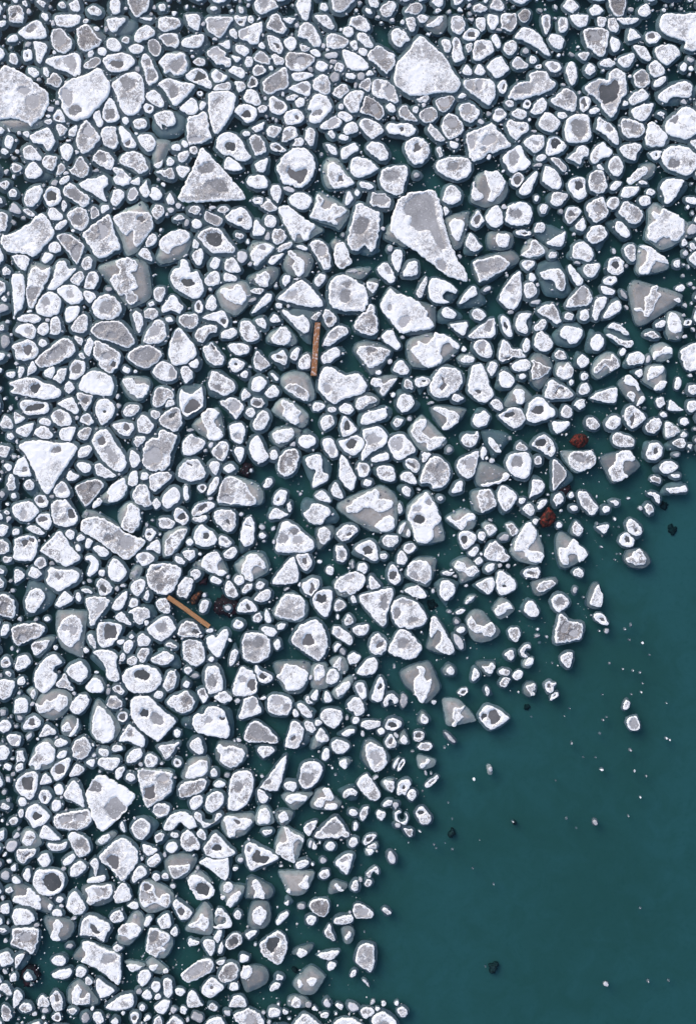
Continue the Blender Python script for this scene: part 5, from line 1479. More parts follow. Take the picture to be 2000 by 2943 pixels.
DATA['32'] = '''
w 51,26 55,20 58,19 56,24 53,29 /w 58,30 60,25 62,27 61,31 /s 50,27 54,19 60,18 62,28 60,32 53,30
w 60,10 62,5 70,-3 76,-7 82,1 85,9 88,17 83,22 81,25 82,31 78,36 73,37 66,34 64,27 62,21 59,15 /s 58,10 66,-2 77,-8 84,4 88,18 91,32 88,35 72,38 66,34 /d 68.5,16 4.4 4.2 0 /p 68,7 4 2.4 0 /p 85,27 3 4 10 /p 78,1 3 3 0
w 92,15 96,13 100,18 106,15 110,11 116,12 117,16 111,18 108,24 105,25 98,20 /s 92,15 104,8 111,8 118,15 115,24 106,26 98,21
w 125,22 128,20 133,22 136,26 133,28 129,30 126,27 /s 123,21 127,18 134,21 136,25 133,30 127,31
m 143,20 149,20 154,26 149,31 146,26 /s 143,21 149,19 154,26 148,31
w 103,30 106,26 111,26 117,29 118,33 114,39 108,42 104,37 /d 108,33 2.4 3.4 0
we 122.5,30.5 3.4 4 -10
ge 142,32 4.4 3 -15
m 37,34 41,30 49,30 52,34 48,39 41,40 /u 34,36 39,30 50,29 53,35 47,43 37,41
w 14,41 19,37 26,34 31,36 34,44 34,50 30,52 23,48 17,45 /d 25,43 4 3.4 0 /u 11,45 18,38 33,36 35,49 28,53 14,48
w 55,41 58,37 64,37 67,41 63,45 58,45 /p 61,40 3 2 0
w 50,50 52,44 55,43 59,50 56,55 51,54
w 111,45 115,41 119,39 120,43 116,48 112,47 /u 109,44 116,37 121,38 120,45 115,50
m 125,44 129,37 135,35 140,40 146,48 145,52 138,53 129,51 125,48 /u 124,44 127,36 135,33 141,39 147,51 138,54 125,52
w 151,35 156,26 163,18 168,22 170,28 167,36 162,42 168,43 176,46 173,53 166,53 160,48 158,44 151,43 /s 148,40 152,30 163,18 171,28 176,46 170,55 155,52 148,46 /p 168,39 3 4 10
we 20.5,58 5 5 0
w 42,64 44,56 48,55 52,62 54,68 50,72 44,70 /d 46.5,65 3.6 4 0
w 26,69 28,64 33,69 37,74 30,76 27,75
m 59,58 62,53 68,51 76,53 80,60 79,68 75,72 70,70 62,67 59,64 /s 57,62 63,53 69,49 80,49 84,52 80,68 75,74 60,67 /p 65,65 4 3 20
w 99,56 102,52 107,53 110,57 117,56 120,61 116,65 112,66 108,62 102,60 /s 97,54 110,49 121,62 106,71 103,64
w 125,59 128,55 134,54 133,59 128,62
we 120,52 3.4 3.4 0
w 117,72 124,68 132,66 134,72 131,79 127,80 119,74 /u 115,72 132,66 134,74 129,82 118,76
w 135,70 136,62 140,60 146,64 152,70 151,76 143,81 137,80 /d 142,73.5 2 1.6 10
w 56,77 62,74 68,73 74,78 76,82 70,84 61,81 /u 55,77 58,72 66,71 77,79 74,85 60,82
w 86,76 88,70 93,68 99,72 100,78 96,84 91,86 87,82 /u 82,72 90,66 103,70 101,78 94,87 92,91 86,82
w 18,82 23,80 34,77 45,75 47,79 45,87 42,97 41,106 38,108 33,104 27,97 19,87 /p 39,89 3.4 5 20
w 45,94 47,87 53,83 60,84 67,87 72,93 76,101 72,107 62,110 52,109 47,103 /p 58,87 5 1.6 10 /p 64,102 3.4 2 -30 /p 50,97 3 5 20
we 13,85 2.8 3.6 -30
w 133,95 137,90 145,87 150,93 145,94 141,97 136,99 /s 132,92 140,83 151,93 139,102 133,96
w 100,96 104,93 109,94 105,97 101,98
w 108,88 112,83 117,82 114,86 110,89 /s 108,89 111,82 118,81 115,87
m 95,110 99,102 103,101 104,106 99,109
w 78,116 79,103 82,99 87,104 92,114 97,122 100,129 96,132 89,131 83,126 87,121 88,113 84,112 80,118 /s 78,118 82,99 90,108 100,130 93,132 76,127 /p 83,118 4 5 20
w 110,104 113,98 116,102 119,106 124,108 128,105 133,105 135,111 131,117 125,116 122,113 117,114 112,110 /s 109,102 115,94 124,95 131,104 139,112 133,119 122,122 114,118
m 5,104 8,98 12,100 13,105 7,108
w 12,110 16,107 25,106 26,111 21,116 14,114
m 27,124 29,117 34,114 40,119 42,126 36,132 29,131 /d 36,123 3.4 1.8 -40
m 43,125 47,118 51,112 57,110 63,115 69,122 71,127 67,134 58,136 49,133 43,130 /p 56,122 4 4 0
ge 103,121 3.4 7.4 -30
w 145,112 148,109 154,109 156,115 152,121 147,118
w 142,132 148,128 150,130 150,135 147,137
we 13,135 6 5 -15
w 16,147 22,138 30,134 34,139 32,147 24,150 17,149 /u 14,146 22,136 31,133 35,140 30,151 20,152
w 64,157 66,151 69,148 67,143 70,141 74,145 73,150 76,154 80,151 80,157 77,166 72,174 67,169 64,162 /s 53,148 60,143 76,138 80,142 84,152 87,160 84,166 75,174 66,166 57,158
m 92,146 96,142 100,146 96,150 /s 89,146 94,140 100,144 99,150 92,150
w 114,153 116,143 120,146 121,150 116,155
w 123,142 127,142 132,139 134,142 131,149 126,147 /s 118,139 133,138 134,142 130,151 124,147
w 137,147 141,144 147,146 145,150 139,149
w 148,150 154,145 158,147 157,152 152,154
m 138,155 142,151 147,153 143,160 138,158
w 32,157 36,151 39,156 40,162 33,164
w 1,160 5,156 10,156 12,160
w 14,157 19,156 23,158 18,160
m 88,62 93,60 99,61 97,64 90,64
we 96.5,60 2 1.6 -20
we 105,111 4 3 -20
we 101,104 2.4 2.6 0
we 39,48 3 3 20
we 12,55 1.6 3.6 0
we 122,46 1.6 1.6 0
we 138,55.5 2.4 2 0
we 145,56 2 2 -20
we 81,77.5 1.4 2 0
we 48,142 1.2 1.8 0
we 14,152 1.4 1.4 0
we 109.5,73 1.4 1.2 0
we 106,68.5 1.4 1.4 0
we 110.5,135 1 1 0
we 95,95.5 2 1.4 0
we 130,17 2 1 30
we 100,65 2.4 1.6 20
b 77,87 81,85 85,89 83,94 78,94
'''
DATA['33'] = '''
w 49,41 54,41 60,33 65,37 73,45 72,48 66,53 63,47 57,47 56,55 51,55 48,48 /s 46,38 48,28 53,28 65,37 74,45 70,50 55,58 49,55 /d 60,53 4 3 -20
m 59,26 61,20 64,18 69,24 67,30 62,30 /s 58,26 63,17 69,24 67,31 60,30
w 80,23 85,21 91,21 89,27 86,28
w 106,20 109,16 114,18 119,24 118,30 113,31 108,27 /d 114,26 1.6 1.6 0
we 106.5,34 6.6 6.6 0 /d 106.5,33.5 2.2 3 -10
m 105,50 109,48 113,43 118,42 123,50 122,55 114,55 107,53 /s 104,51 107,43 116,41 123,45 127,53 120,58 110,57
m 17,63 21,59 30,57 32,62 30,67 22,66 /d 24,62 3 1.8 20 /d 28,61 1 2.4 10
m 29,74 33,70 41,68 46,71 40,76 32,79 /s 25,72 27,69 45,66 47,71 38,79 31,82 27,79
m 60,61 64,58 69,60 69,65 66,66 62,64
w 19,92 22,86 27,87 31,94 30,99 24,100 19,96 /u 15,92 22,83 30,90 32,98 27,103 18,98
w 42,86 45,81 50,80 56,84 57,89 52,94 48,96 43,91 /p 49,86 3.4 3.4 30
w 75,86 79,77 82,72 84,77 86,82 85,91 79,91 75,89 /s 72,87 76,74 81,70 85,80 84,92 75,92
w 78,99 81,96 86,98 91,105 88,107 80,103 /d 84,102 2.6 1.4 25
m 47,105 49,98 51,97 56,102 61,104 68,105 69,111 66,119 60,120 45,122 /p 54,108 3 5 20 /p 61,114 4 3 0
w 50,134 54,131 60,130 60,137 57,144 51,139
w 15,129 19,124 23,123 24,127 20,127 19,131 22,133 21,135 16,133 /d 20.5,129.5 3 2.4 20
w 19,140 22,135 26,135 26,140 21,142 /s 17,140 19,136 26,134 27,139 23,144 18,143
w 37,156 40,154 45,157 44,160 38,159
ge 24,158 4.6 3 -10
we 48.5,21.5 2.8 2.6 -20
we 62,77.5 2 2.8 20
we 89,112 2.2 2.2 0
we 85,40 1.4 1 30
we 96,16 1.2 1.8 -20
we 29.5,116 2.4 1.4 -10
we 38,117 1.2 1.4 0
we 30.5,110.5 1.4 1 -30
we 81,20 1 1.4 0
w 26,17 29,15 31,17 28,22 26,21
m 3,22 7,19 14,26 9,31 5,26
we 100,23 .8 .8 0
we 98,46 .8 .8 0
we 101,46 .7 .7 0
we 96.5,51 .8 .8 0
we 92,139.5 .8 .8 0
we 103.5,144.5 .9 .8 0
we 112,146 1.2 .6 -60
we 118,147.5 .8 .5 -40
we 105,110.5 .8 .6 0
we 110,107 .6 1.4 10
we 120,122 .6 .6 0
we 109,119.5 .7 .5 0
we 47.5,141.5 .7 .7 0
we 43,139.5 .6 .6 0
we 126,132.5 .5 .5 0
we 32,122 .7 .7 0
we 76,98.5 .8 .8 0
we 83,112 .6 .6 0
we 69.5,83 .6 .6 0
we 40,30 .6 .6 0
b 138,2 142,1 144,4 142,8 138,7
b 146,22 150,22 151,28 147,30 144,26
'''
DATA['40'] = '''
m 39,18 43,12 47,8 50,14 54,22 48,21 /p 46,16 2 2 0
w 65,21 68,15 72,11 77,13 80,20 78,24 70,24 /s 64,21 69,13 73,9 79,12 82,20 78,25
m 132,15 135,7 140,6 143,11 141,19 136,23 131,20
w 148,17 150,14 154,16 152,20 148,19 /u 145,15 150,10 156,15 154,21 147,20
m 88,21 92,17 96,20 98,24 94,26 /d 93,21 2.6 1.4 20
we 84,23 2 3 0
w 123,27 126,22 131,25 129,30 125,29
m 134,33 139,27 146,25 151,23 156,28 158,34 154,40 148,42 141,39 /u 133,33 142,25 151,21 161,28 159,38 149,43 138,40
m 83,33 86,27 91,27 96,33 94,38 88,39 83,36 /p 86,32 2.4 2 0 /u 88,25 96,27 99,33 97,39 90,39
w 22,34 27,35 31,30 36,31 42,26 48,27 50,31 48,37 42,41 38,38 29,42 24,41 /s 21,36 26,26 37,21 49,23 53,30 48,41 38,48 30,46 24,42
w 51,37 55,30 60,26 65,26 68,31 65,38 59,43 53,41
w 71,45 74,37 78,36 85,43 89,50 90,58 86,66 79,67 73,63 70,56 /s 68,52 71,36 75,30 80,34 93,50 94,57 88,66 78,68 70,62
w 103,33 107,28 113,27 120,28 125,33 132,40 140,46 142,49 135,58 127,66 124,65 118,61 110,54 104,45 /d 115,42 3.4 4 20 /p 126,47 7 5 30
w 92,45 95,40 99,41 101,45 97,50 93,48 /d 96,45 3 3 0
w 11,53 15,47 20,44 26,48 26,52 22,55 13,56 /d 19,49 3.4 4 -20
w 25,62 28,55 32,51 36,54 40,59 33,61
w 44,57 46,51 49,49 53,55 49,58 /w 50,61 54,56 57,52 57,46 59,48 58,55 53,62 /s 43,54 46,46 53,44 59,49 60,56 54,62 46,61
w 93,66 97,58 102,51 106,54 112,59 116,65 114,71 107,69 101,66 /p 103,58 2 3 30
w 38,68 40,63 46,64 50,67 46,70 40,71
m 53,73 56,66 63,62 68,66 70,73 66,79 59,82 54,79
w 17,83 21,77 23,70 31,66 36,70 39,75 37,83 31,86 27,86 26,90 22,90 21,87 16,86 /s 16,86 22,71 31,63 37,67 39,80 34,89 22,91
w 40,79 43,74 49,74 48,79 42,81
w 87,72 89,69 95,70 97,73 92,75 88,75
we 80,75.5 4.6 3.8 0
w 100,81 102,76 107,73 112,72 113,78 108,83 101,85
w 115,82 118,77 122,77 127,82 123,88 117,88
m 126,71 131,69 140,68 145,67 141,73 137,79 133,81 130,76
we 143,84.5 3.8 3.8 0 /d 143,84 1.4 1.2 0
we 143,59 3 3.6 0
w 75,84 78,80 92,80 94,82 92,88 86,91 78,88
w 65,84 68,81 73,82 71,88 66,86
w 35,91 39,85 47,81 51,80 52,84 48,93 43,99 38,99 /d 43,89 4 4.6 20
w 52,92 55,87 57,85 63,89 63,92 58,95 51,96
w 26,101 28,95 31,94 35,98 36,101 30,103 26,103
w 90,96 91,90 97,87 98,91 94,98 92,99
w 99,98 101,93 106,94 107,99 103,101
m 109,91 113,90 125,91 139,93 139,102 138,109 133,114 125,120 118,123 115,118 112,108 110,99 /s 109,91 125,90 139,92 138,110 118,123 114,115 /p 118,92 6 2.4 0 /d 119,110 5 6 10 /p 131,97 4 3 0 /p 136,102 2 4 10
w 9,98 13,93 22,92 24,97 23,107 18,116 12,114 9,110 4,104 /d 15.5,102 5 6.6 0
w 25,111 28,107 33,108 36,113 33,118 29,120 25,116 /d 29.5,115 1.6 2 -10
w 38,105 42,102 46,106 45,111 40,112
w 46,111 50,104 55,99 59,103 62,111 64,121 62,122 55,118 48,115 /p 51,115 2 1.4 20
w 36,120 38,116 43,117 44,122 40,126 36,124
w 66,108 70,100 75,95 80,95 90,100 99,105 107,111 107,115 101,123 94,132 87,138 80,143 76,141 71,132 67,120 65,113 /p 73,104 5.4 6 -20 /p 91,124 7 9 10 /s 66,110 72,98 78,95 66,112
w 13,130 16,122 23,119 29,124 34,130 29,137 20,140 17,135 /d 23,130 4 3 20
w 122,125 125,120 132,119 137,123 134,129 127,131 123,128 /p 129,125 5 3 0
m 37,134 41,128 53,126 66,124 69,128 69,136 62,141 48,142 40,140 /p 47,133 5 3 -10 /p 60,131 4 3 10
w 131,139 137,129 145,126 152,127 158,133 160,139 153,141 149,138 146,135 142,139 139,142 133,142 /d 145,139 4 3 20
w 104,140 108,133 115,132 120,137 120,142 115,149 111,150 106,146 /u 101,140 108,131 120,131 127,138 118,151 108,152
w 95,135 97,135 99,143 97,144 94,140
w 25,146 29,138 35,141 42,148 43,150 36,151 27,149
w 12,147 14,143 19,143 22,146 20,152 15,156 11,153 /s 9,147 14,141 21,143 27,153 20,158 11,156
w 75,151 79,147 85,145 86,148 83,152 78,154 /s 73,152 86,143 91,146 84,153 76,156
m 50,146 55,144 63,147 68,152 69,160 60,165 55,160 51,152 /p 60,153 4 4 30
w 33,153 41,154 49,152 47,158 38,160 33,157
w 124,147 128,144 132,146 130,151 125,153 /u 122,148 127,143 136,146 134,153 126,156
m 146,150 149,144 153,142 158,147 162,153 160,158 152,160
w 84,157 90,152 98,148 104,152 108,159 104,164 88,165
w 133,158 136,153 141,152 144,157 138,162
we 140.5,146 4 2 15
w 112,156 116,154 124,156 129,160 115,160
w 17,25 21,21 22,26 20,30 /s 14,23 20,20 24,24 21,31
w 9,30 14,29 16,35 14,41 8,42 4,38 /u 9,22 16,30 17,40 12,45 4,44
w 14,62 18,58 19,61 15,65
we 39.5,62.5 1.6 1.4 0
we 9,80 4 6 0
we 19,34 2 2.4 20
we 130,85 1.4 1.2 0
we 23.5,64 1.4 1.2 0
we 77,92 1.8 1.4 0
we 112,86 2.4 2 20
we 141,97 1.4 1.2 0
we 72,78 2 1.8 30
we 71,69 1.4 1.8 0
we 44,114 2 1.4 -30
we 9,88 2.4 4 20
we 11,118 3 4 0
we 10,128 2 4 0
we 95,38.5 1.6 1.2 -20
we 55,25 1.4 1.6 0
'''
DATA['41'] = '''
w 20,23 25,20 29,23 29,29 25,33 22,29 /p 25,24 2.4 3.6 0
w 34,28 36,22 42,22 47,26 49,30 43,34 37,31 /s 32,26 38,21 47,23 50,28 43,35
w 55,45 57,39 61,27 66,24 71,30 75,40 71,43 58,47 /p 67,35 3 6 20
w 80,30 84,26 91,26 99,29 101,34 99,41 95,44 85,43 80,39 /p 88,31 4 3 20 /p 96,37 3 2 -20
w 105,35 108,33 113,36 118,43 117,46 112,45 107,39 /u 106,35 113,34 122,41 116,46
w 117,27 121,22 123,23 122,30 118,31
w 128,28 130,23 133,25 135,31 129,33 /u 126,30 129,21 137,32 128,34
m 112,30 115,27 119,34 114,33
w 138,23 143,17 151,15 150,20 145,25 140,28 /s 135,24 145,13 152,10 153,16 144,28 139,30
w 125,45 128,39 136,38 143,40 144,47 140,53 135,55 128,50 /u 125,40 134,36 143,38 145,47 136,56
w 148,37 151,29 156,28 164,33 163,42 157,44 150,41
w 16,51 17,44 20,42 25,42 28,37 34,36 42,39 45,46 48,56 46,63 41,63 30,61 20,58 /d 41,46 3 1.6 20 /p 30,48 3 2 -30 /u 6,53 7,46 17,42 27,33 38,34 49,40 51,62 44,66 20,59
m 60,60 63,53 69,48 74,50 82,56 89,64 87,68 76,67 64,67 60,64 /p 70,58 6 6 20 /p 80,63 5 3 20
w 95,68 98,57 101,49 106,49 111,56 110,63 106,71 102,72 95,71 /d 102,63 3 2 -30 /u 108,60 114,56 117,66 108,73 104,72
m 111,52 114,49 120,51 121,56 118,59 113,56
we 123.5,50 2.8 2.4 0
w 121,61 125,55 131,61 132,66 126,67 121,64 /s 117,71 121,60 126,54 132,64 128,68 119,73
w 143,59 148,56 154,55 154,58 148,62 144,61 /u 139,60 147,54 156,52 155,60 143,63
w 134,69 138,64 144,65 150,69 149,73 143,77 137,75
w 71,74 75,70 84,71 86,74 81,78 76,81 /u 68,71 74,69 87,70 86,75 77,81
w 13,70 17,64 22,63 25,70 25,76 20,77 /u 12,66 18,61 25,63 27,75 21,78
m 36,72 39,68 44,71 48,69 55,71 60,74 60,81 55,86 48,89 42,86 39,82 40,77 /s 36,70 42,65 61,70 61,82 48,91 36,82
w 126,79 129,72 133,73 133,79 130,83 127,82
w 73,106 80,97 88,86 96,77 96,83 94,92 91,104 88,108 80,108 /p 79,100 4 2.4 -20
w 107,96 109,87 115,83 123,84 127,89 125,97 118,105 112,107 107,102 /p 114,97 5 5 30
w 142,83 147,81 148,85 146,90 142,87 /s 141,83 147,80 151,83 147,89
w 10,93 15,86 22,82 28,83 29,89 26,95 16,98 10,97 /s 6,96 14,81 28,79 31,85 28,96 12,100
w 31,92 34,89 37,91 37,96 32,96
we 45.5,95 2.4 2.4 0
w 34,102 38,99 43,101 43,104 38,106 34,104
w 47,105 49,97 53,92 60,91 66,92 68,98 67,110 62,120 55,125 48,125 46,122 /p 56,104 3.6 4.4 10 /p 57,112 4.4 5 -10
w 94,103 97,100 104,101 105,105 102,109 96,107
m 4,106 7,102 18,99 26,98 28,102 24,109 14,113 5,114 /p 23,102 3 2 0 /p 8,109 2.4 2.4 0
w 13,118 17,113 22,112 25,114 24,120 18,125 14,123
w 26,121 29,113 35,109 41,110 43,117 39,123 33,127 28,125
w 71,113 72,107 77,109 81,114 79,118 75,119 /u 69,116 72,106 83,112 81,117 73,123
w 95,116 98,112 107,111 114,113 112,117 105,117 99,120 /s 92,114 96,110 116,110 118,112 104,125 97,121
w 119,119 124,114 129,113 126,107 132,106 137,113 134,117 130,117 126,123 121,122 /w 128,123 131,119 139,120 139,124 131,124 /s 117,118 122,108 129,106 138,114 143,119 138,125 119,124
w 144,112 147,107 153,106 157,110 155,113 151,112 146,115 /u 140,108 152,103 158,107 157,116 150,118 144,114
w 17,130 20,126 24,129 24,134 30,136 34,135 36,128 40,127 41,130 36,135 26,140 23,137 /d 29,132 5 3 20
w 71,131 73,125 79,123 82,128 82,135 76,137 71,135 /s 69,132 73,122 80,121 86,134 80,138 71,138
w 90,129 95,126 98,133 92,135 89,132 /s 86,129 90,125 102,127 95,139 89,135
w 42,133 46,130 55,131 64,132 67,136 62,141 53,142 52,147 47,148 45,143 44,138 /s 40,135 46,129 67,128 68,136 60,146 48,149 42,143 /d 54,135 3 2 20
w 150,126 154,125 157,128 153,130
w 111,139 114,136 122,133 122,137 118,144 115,147 111,143 /p 116,140 1.8 2.6 30
m 120,146 128,138 138,130 140,131 146,140 150,147 145,148 130,149 121,148 /p 136,141 7 4 0
w 75,144 77,142 84,142 83,145 78,147
w 94,140 97,140 101,144 106,146 111,149 110,153 107,150 103,152 102,160 104,170 97,168 88,162 87,157 90,152 94,153 97,150 /s 86,158 92,139 103,143 111,148 108,160 104,170 96,168 /d 93,148 5 5 20 /d 106,156 3 6 10
w 153,139 156,136 158,138 156,142
w 150,154 153,150 157,150 156,155 152,157
w 129,158 132,153 138,155 138,161
m 20,146 22,141 26,142 28,149 25,151
m 5,152 7,145 12,142 18,147 22,153 21,158 10,160 /p 15,152 3 3 0
w 25,158 30,150 35,144 39,147 48,157 52,162 42,166 30,165 /d 37,157 4 3.4 0
w 60,158 65,154 70,155 80,160 82,165 76,172 66,170 62,163
we 54,31.5 2.6 2.6 0
we 76.5,29 2.6 2 0
we 104,42 2.4 3.6 -20
we 148,46 1.6 2.4 0
ge 155,48 3.6 3 -20
we 117,154 2 3.4 0
we 75,96 1.6 1.4 0
we 135,89 1.2 1.2 0
we 138,95 1.2 1 0
we 55,65 2.4 1.6 0
we 52,65.5 1.4 1.2 0
we 117,11 1.6 2.4 20
we 155,12 1.4 1.4 0
'''
DATA['42'] = '''
w 14,20 17,16 22,16 24,24 24,28 21,30 17,26 /p 19,21 1.6 3.4 -20
w 28,28 31,20 35,11 38,12 40,20 38,30 34,32 30,31 /d 36,19 1.6 3.4 20
w 38,33 41,27 46,25 51,29 51,33 48,34 46,30 43,31 43,34 40,36 /d 45,32 2.4 2.4 0
ge 55.5,31.5 3.2 6.4 5
w 8,34 12,29 17,28 20,31 23,38 20,43 15,44 13,41 9,39
w 70,46 73,42 77,48 74,51 71,49 /s 68,48 72,40 78,48 72,52
w 97,44 99,37 104,37 109,35 105,42 107,45 103,48 100,53 97,52 99,48 /s 89,31 92,29 102,30 110,37 118,48 112,50 94,53 91,43
w 120,44 124,37 128,35 136,38 143,43 146,46 141,51 131,56 124,51 /d 133,45 5 6 0 /d 124,45 2 3 20
w 102,24 105,21 110,20 111,24 107,27 103,26 /d 107,24 2.6 1 -30
w 125,22 127,19 130,24 127,27 /u 124,24 127,19 133,26 127,29
w 19,52 22,48 29,48 36,49 35,53 27,56 21,54
w 40,52 43,47 48,46 54,49 53,54 47,57 41,56 /d 46,52 3.4 2 0
we 37,57.5 3.4 3 0
w 40,66 43,61 46,60 50,67 49,71 44,72 41,70 /d 45,66 1.8 2.8 10
w 53,64 56,60 60,66 57,69 54,68 /s 51,66 56,56 61,67 59,69 52,68
w 64,61 66,57 71,57 74,60 72,65 66,66 /d 69,60 2.4 2 20
w 67,71 72,67 78,67 81,70 77,74 70,73 /p 75,70 3 1.4 0
m 23,71 26,67 34,69 40,74 41,81 42,85 37,90 31,92 27,87 24,79 /p 32,80 4.4 6 -10 /s 20,80 23,66 30,65 41,74 43,84 32,92 25,88
w 1,84 4,80 7,82 7,88 4,89
w 47,87 49,82 53,80 50,86 48,90
w 50,91 52,84 56,81 57,85 53,91 51,92 /d 54,86 1 3 30
w 70,85 74,84 76,81 79,82 76,86 72,89 70,88 /s 68,78 83,82 82,87 76,90 69,89
w 74,103 78,99 84,95 86,97 82,102 76,106 /d 80,100 2.6 1.2 -35
w 16,102 20,96 25,94 29,99 34,107 36,113 32,117 26,115 19,108
w 38,100 42,99 47,100 48,106 45,110 42,106 /s 37,101 42,98 48,99 48,107 45,110 39,106
w 50,107 53,100 59,98 62,101 60,108 58,112 54,111 51,112 /d 56,105 1.4 1.6 0
w 59,111 62,107 67,109 66,114 63,117 59,114
w 38,120 42,116 46,117 45,121 39,122
m 47,119 52,119 49,125
w 66,127 69,123 73,122 76,126 80,131 78,136 72,137 68,132 /d 70,127 3 1.8 -10
w 48,127 52,125 54,127 51,129 51,133 55,135 58,132 57,127 60,130 59,136 56,138 51,135 48,132 /d 54,131 3 3.4 0
w 18,128 21,123 26,122 25,128 22,134 19,133 /p 21,127 2 2 20
w 9,126 12,124 17,127 15,130 10,129
m 32,128 35,125 40,127 40,131 36,134
w 13,137 15,135 17,138 16,142 13,142
m 55,140 59,141 63,141 64,146 62,148 58,145 /p 58.5,143.5 1 1 0
w 9,152 12,148 16,149 16,154 12,157 10,156
w 21,153 24,147 30,145 33,147 29,152 24,155 /d 27,149 3.4 1.4 -35
m 24,158 29,153 33,154 32,158
we 51,138 2.8 2 20
we 49.5,61 2 2.8 -30
we 15,48 3.6 3 -20
we 82,32.5 2.4 2 -10
we 8,44.5 1.6 2.4 20
we 32,97 2.8 1.2 -30
we 21,59.5 1.6 2.6 -10
we 75,93 1.2 2.2 -20
we 14.5,12 1.2 1.4 0
ge 95.5,63 1.8 6.4 -45
we 130,90 2 2.6 -10 /s 127,87 130,86 132,91 131,95 128,94
we 63.5,74.5 1.8 .8 -10
we 79.5,93.5 1 1.2 0
we 70,143.5 2 .9 40
we 116,98.5 1.2 1 40
we 94,69 .8 .8 40
we 91,71.5 .6 .8 0
we 97.5,133 .6 .6 0
we 94,119 .6 .6 0
we 121,150.5 .6 .6 0
we 149.5,135 .8 .6 0
b 94,148 97,142 100,143 99,150 96,150
b 150,136 152,135 152,139 150,138
'''
DATA['43'] = '''
w 20,19 24,17 28,17 28,22 26,23 28,26 24,27 22,24 /s 18,21 20,16 25,15 29,17 29,24 24,28 19,26
m 36,17 40,14 43,16 46,16 44,20 43,23 40,25 37,21 /d 40,19 1.4 2 0
w 41,28 43,25 47,24 48,27 44,30 41,31 /d 44.5,27 1.8 1 -35
m 103,38 106,30 109,34 107,38
w 106,50 108,46 114,44 116,48 118,54 115,57 109,56 /p 113,51 4 5 0
m 83,90 86,89 87,91 85,92
we 79,135.5 2 2.8 -15
we 113,91.5 .7 1.2 15
we 123,96 .6 1.2 15
we 108,130 .8 1 0
we 118,114 .9 .8 0
we 110,74 1 1.4 -30
we 140.5,63.5 .8 1 -20
we 143,65 .8 .8 0
we 59.5,67.5 .6 1 20
we 86,26 .6 .6 0
we 110.5,26 .5 .5 0
we 89.5,45.5 .5 .5 0
we 86.5,48 .5 .5 0
we 53,44.5 .5 .5 0
we 25,45.5 .5 .5 0
we 58,38 .5 .5 0
we 83.5,59.5 .5 .4 0
we 46,100 .4 .4 0
we 69.5,80 .4 .4 0
we 80,80 .4 .4 0
we 55,132.5 .8 .5 -20
we 119,24 .5 .4 0
we 120,16.5 .4 .5 0
we 140.5,33.5 .5 .4 0
we 63.5,140.5 .5 .4 0
b 19,40 22,35 25,39 23,42
'''
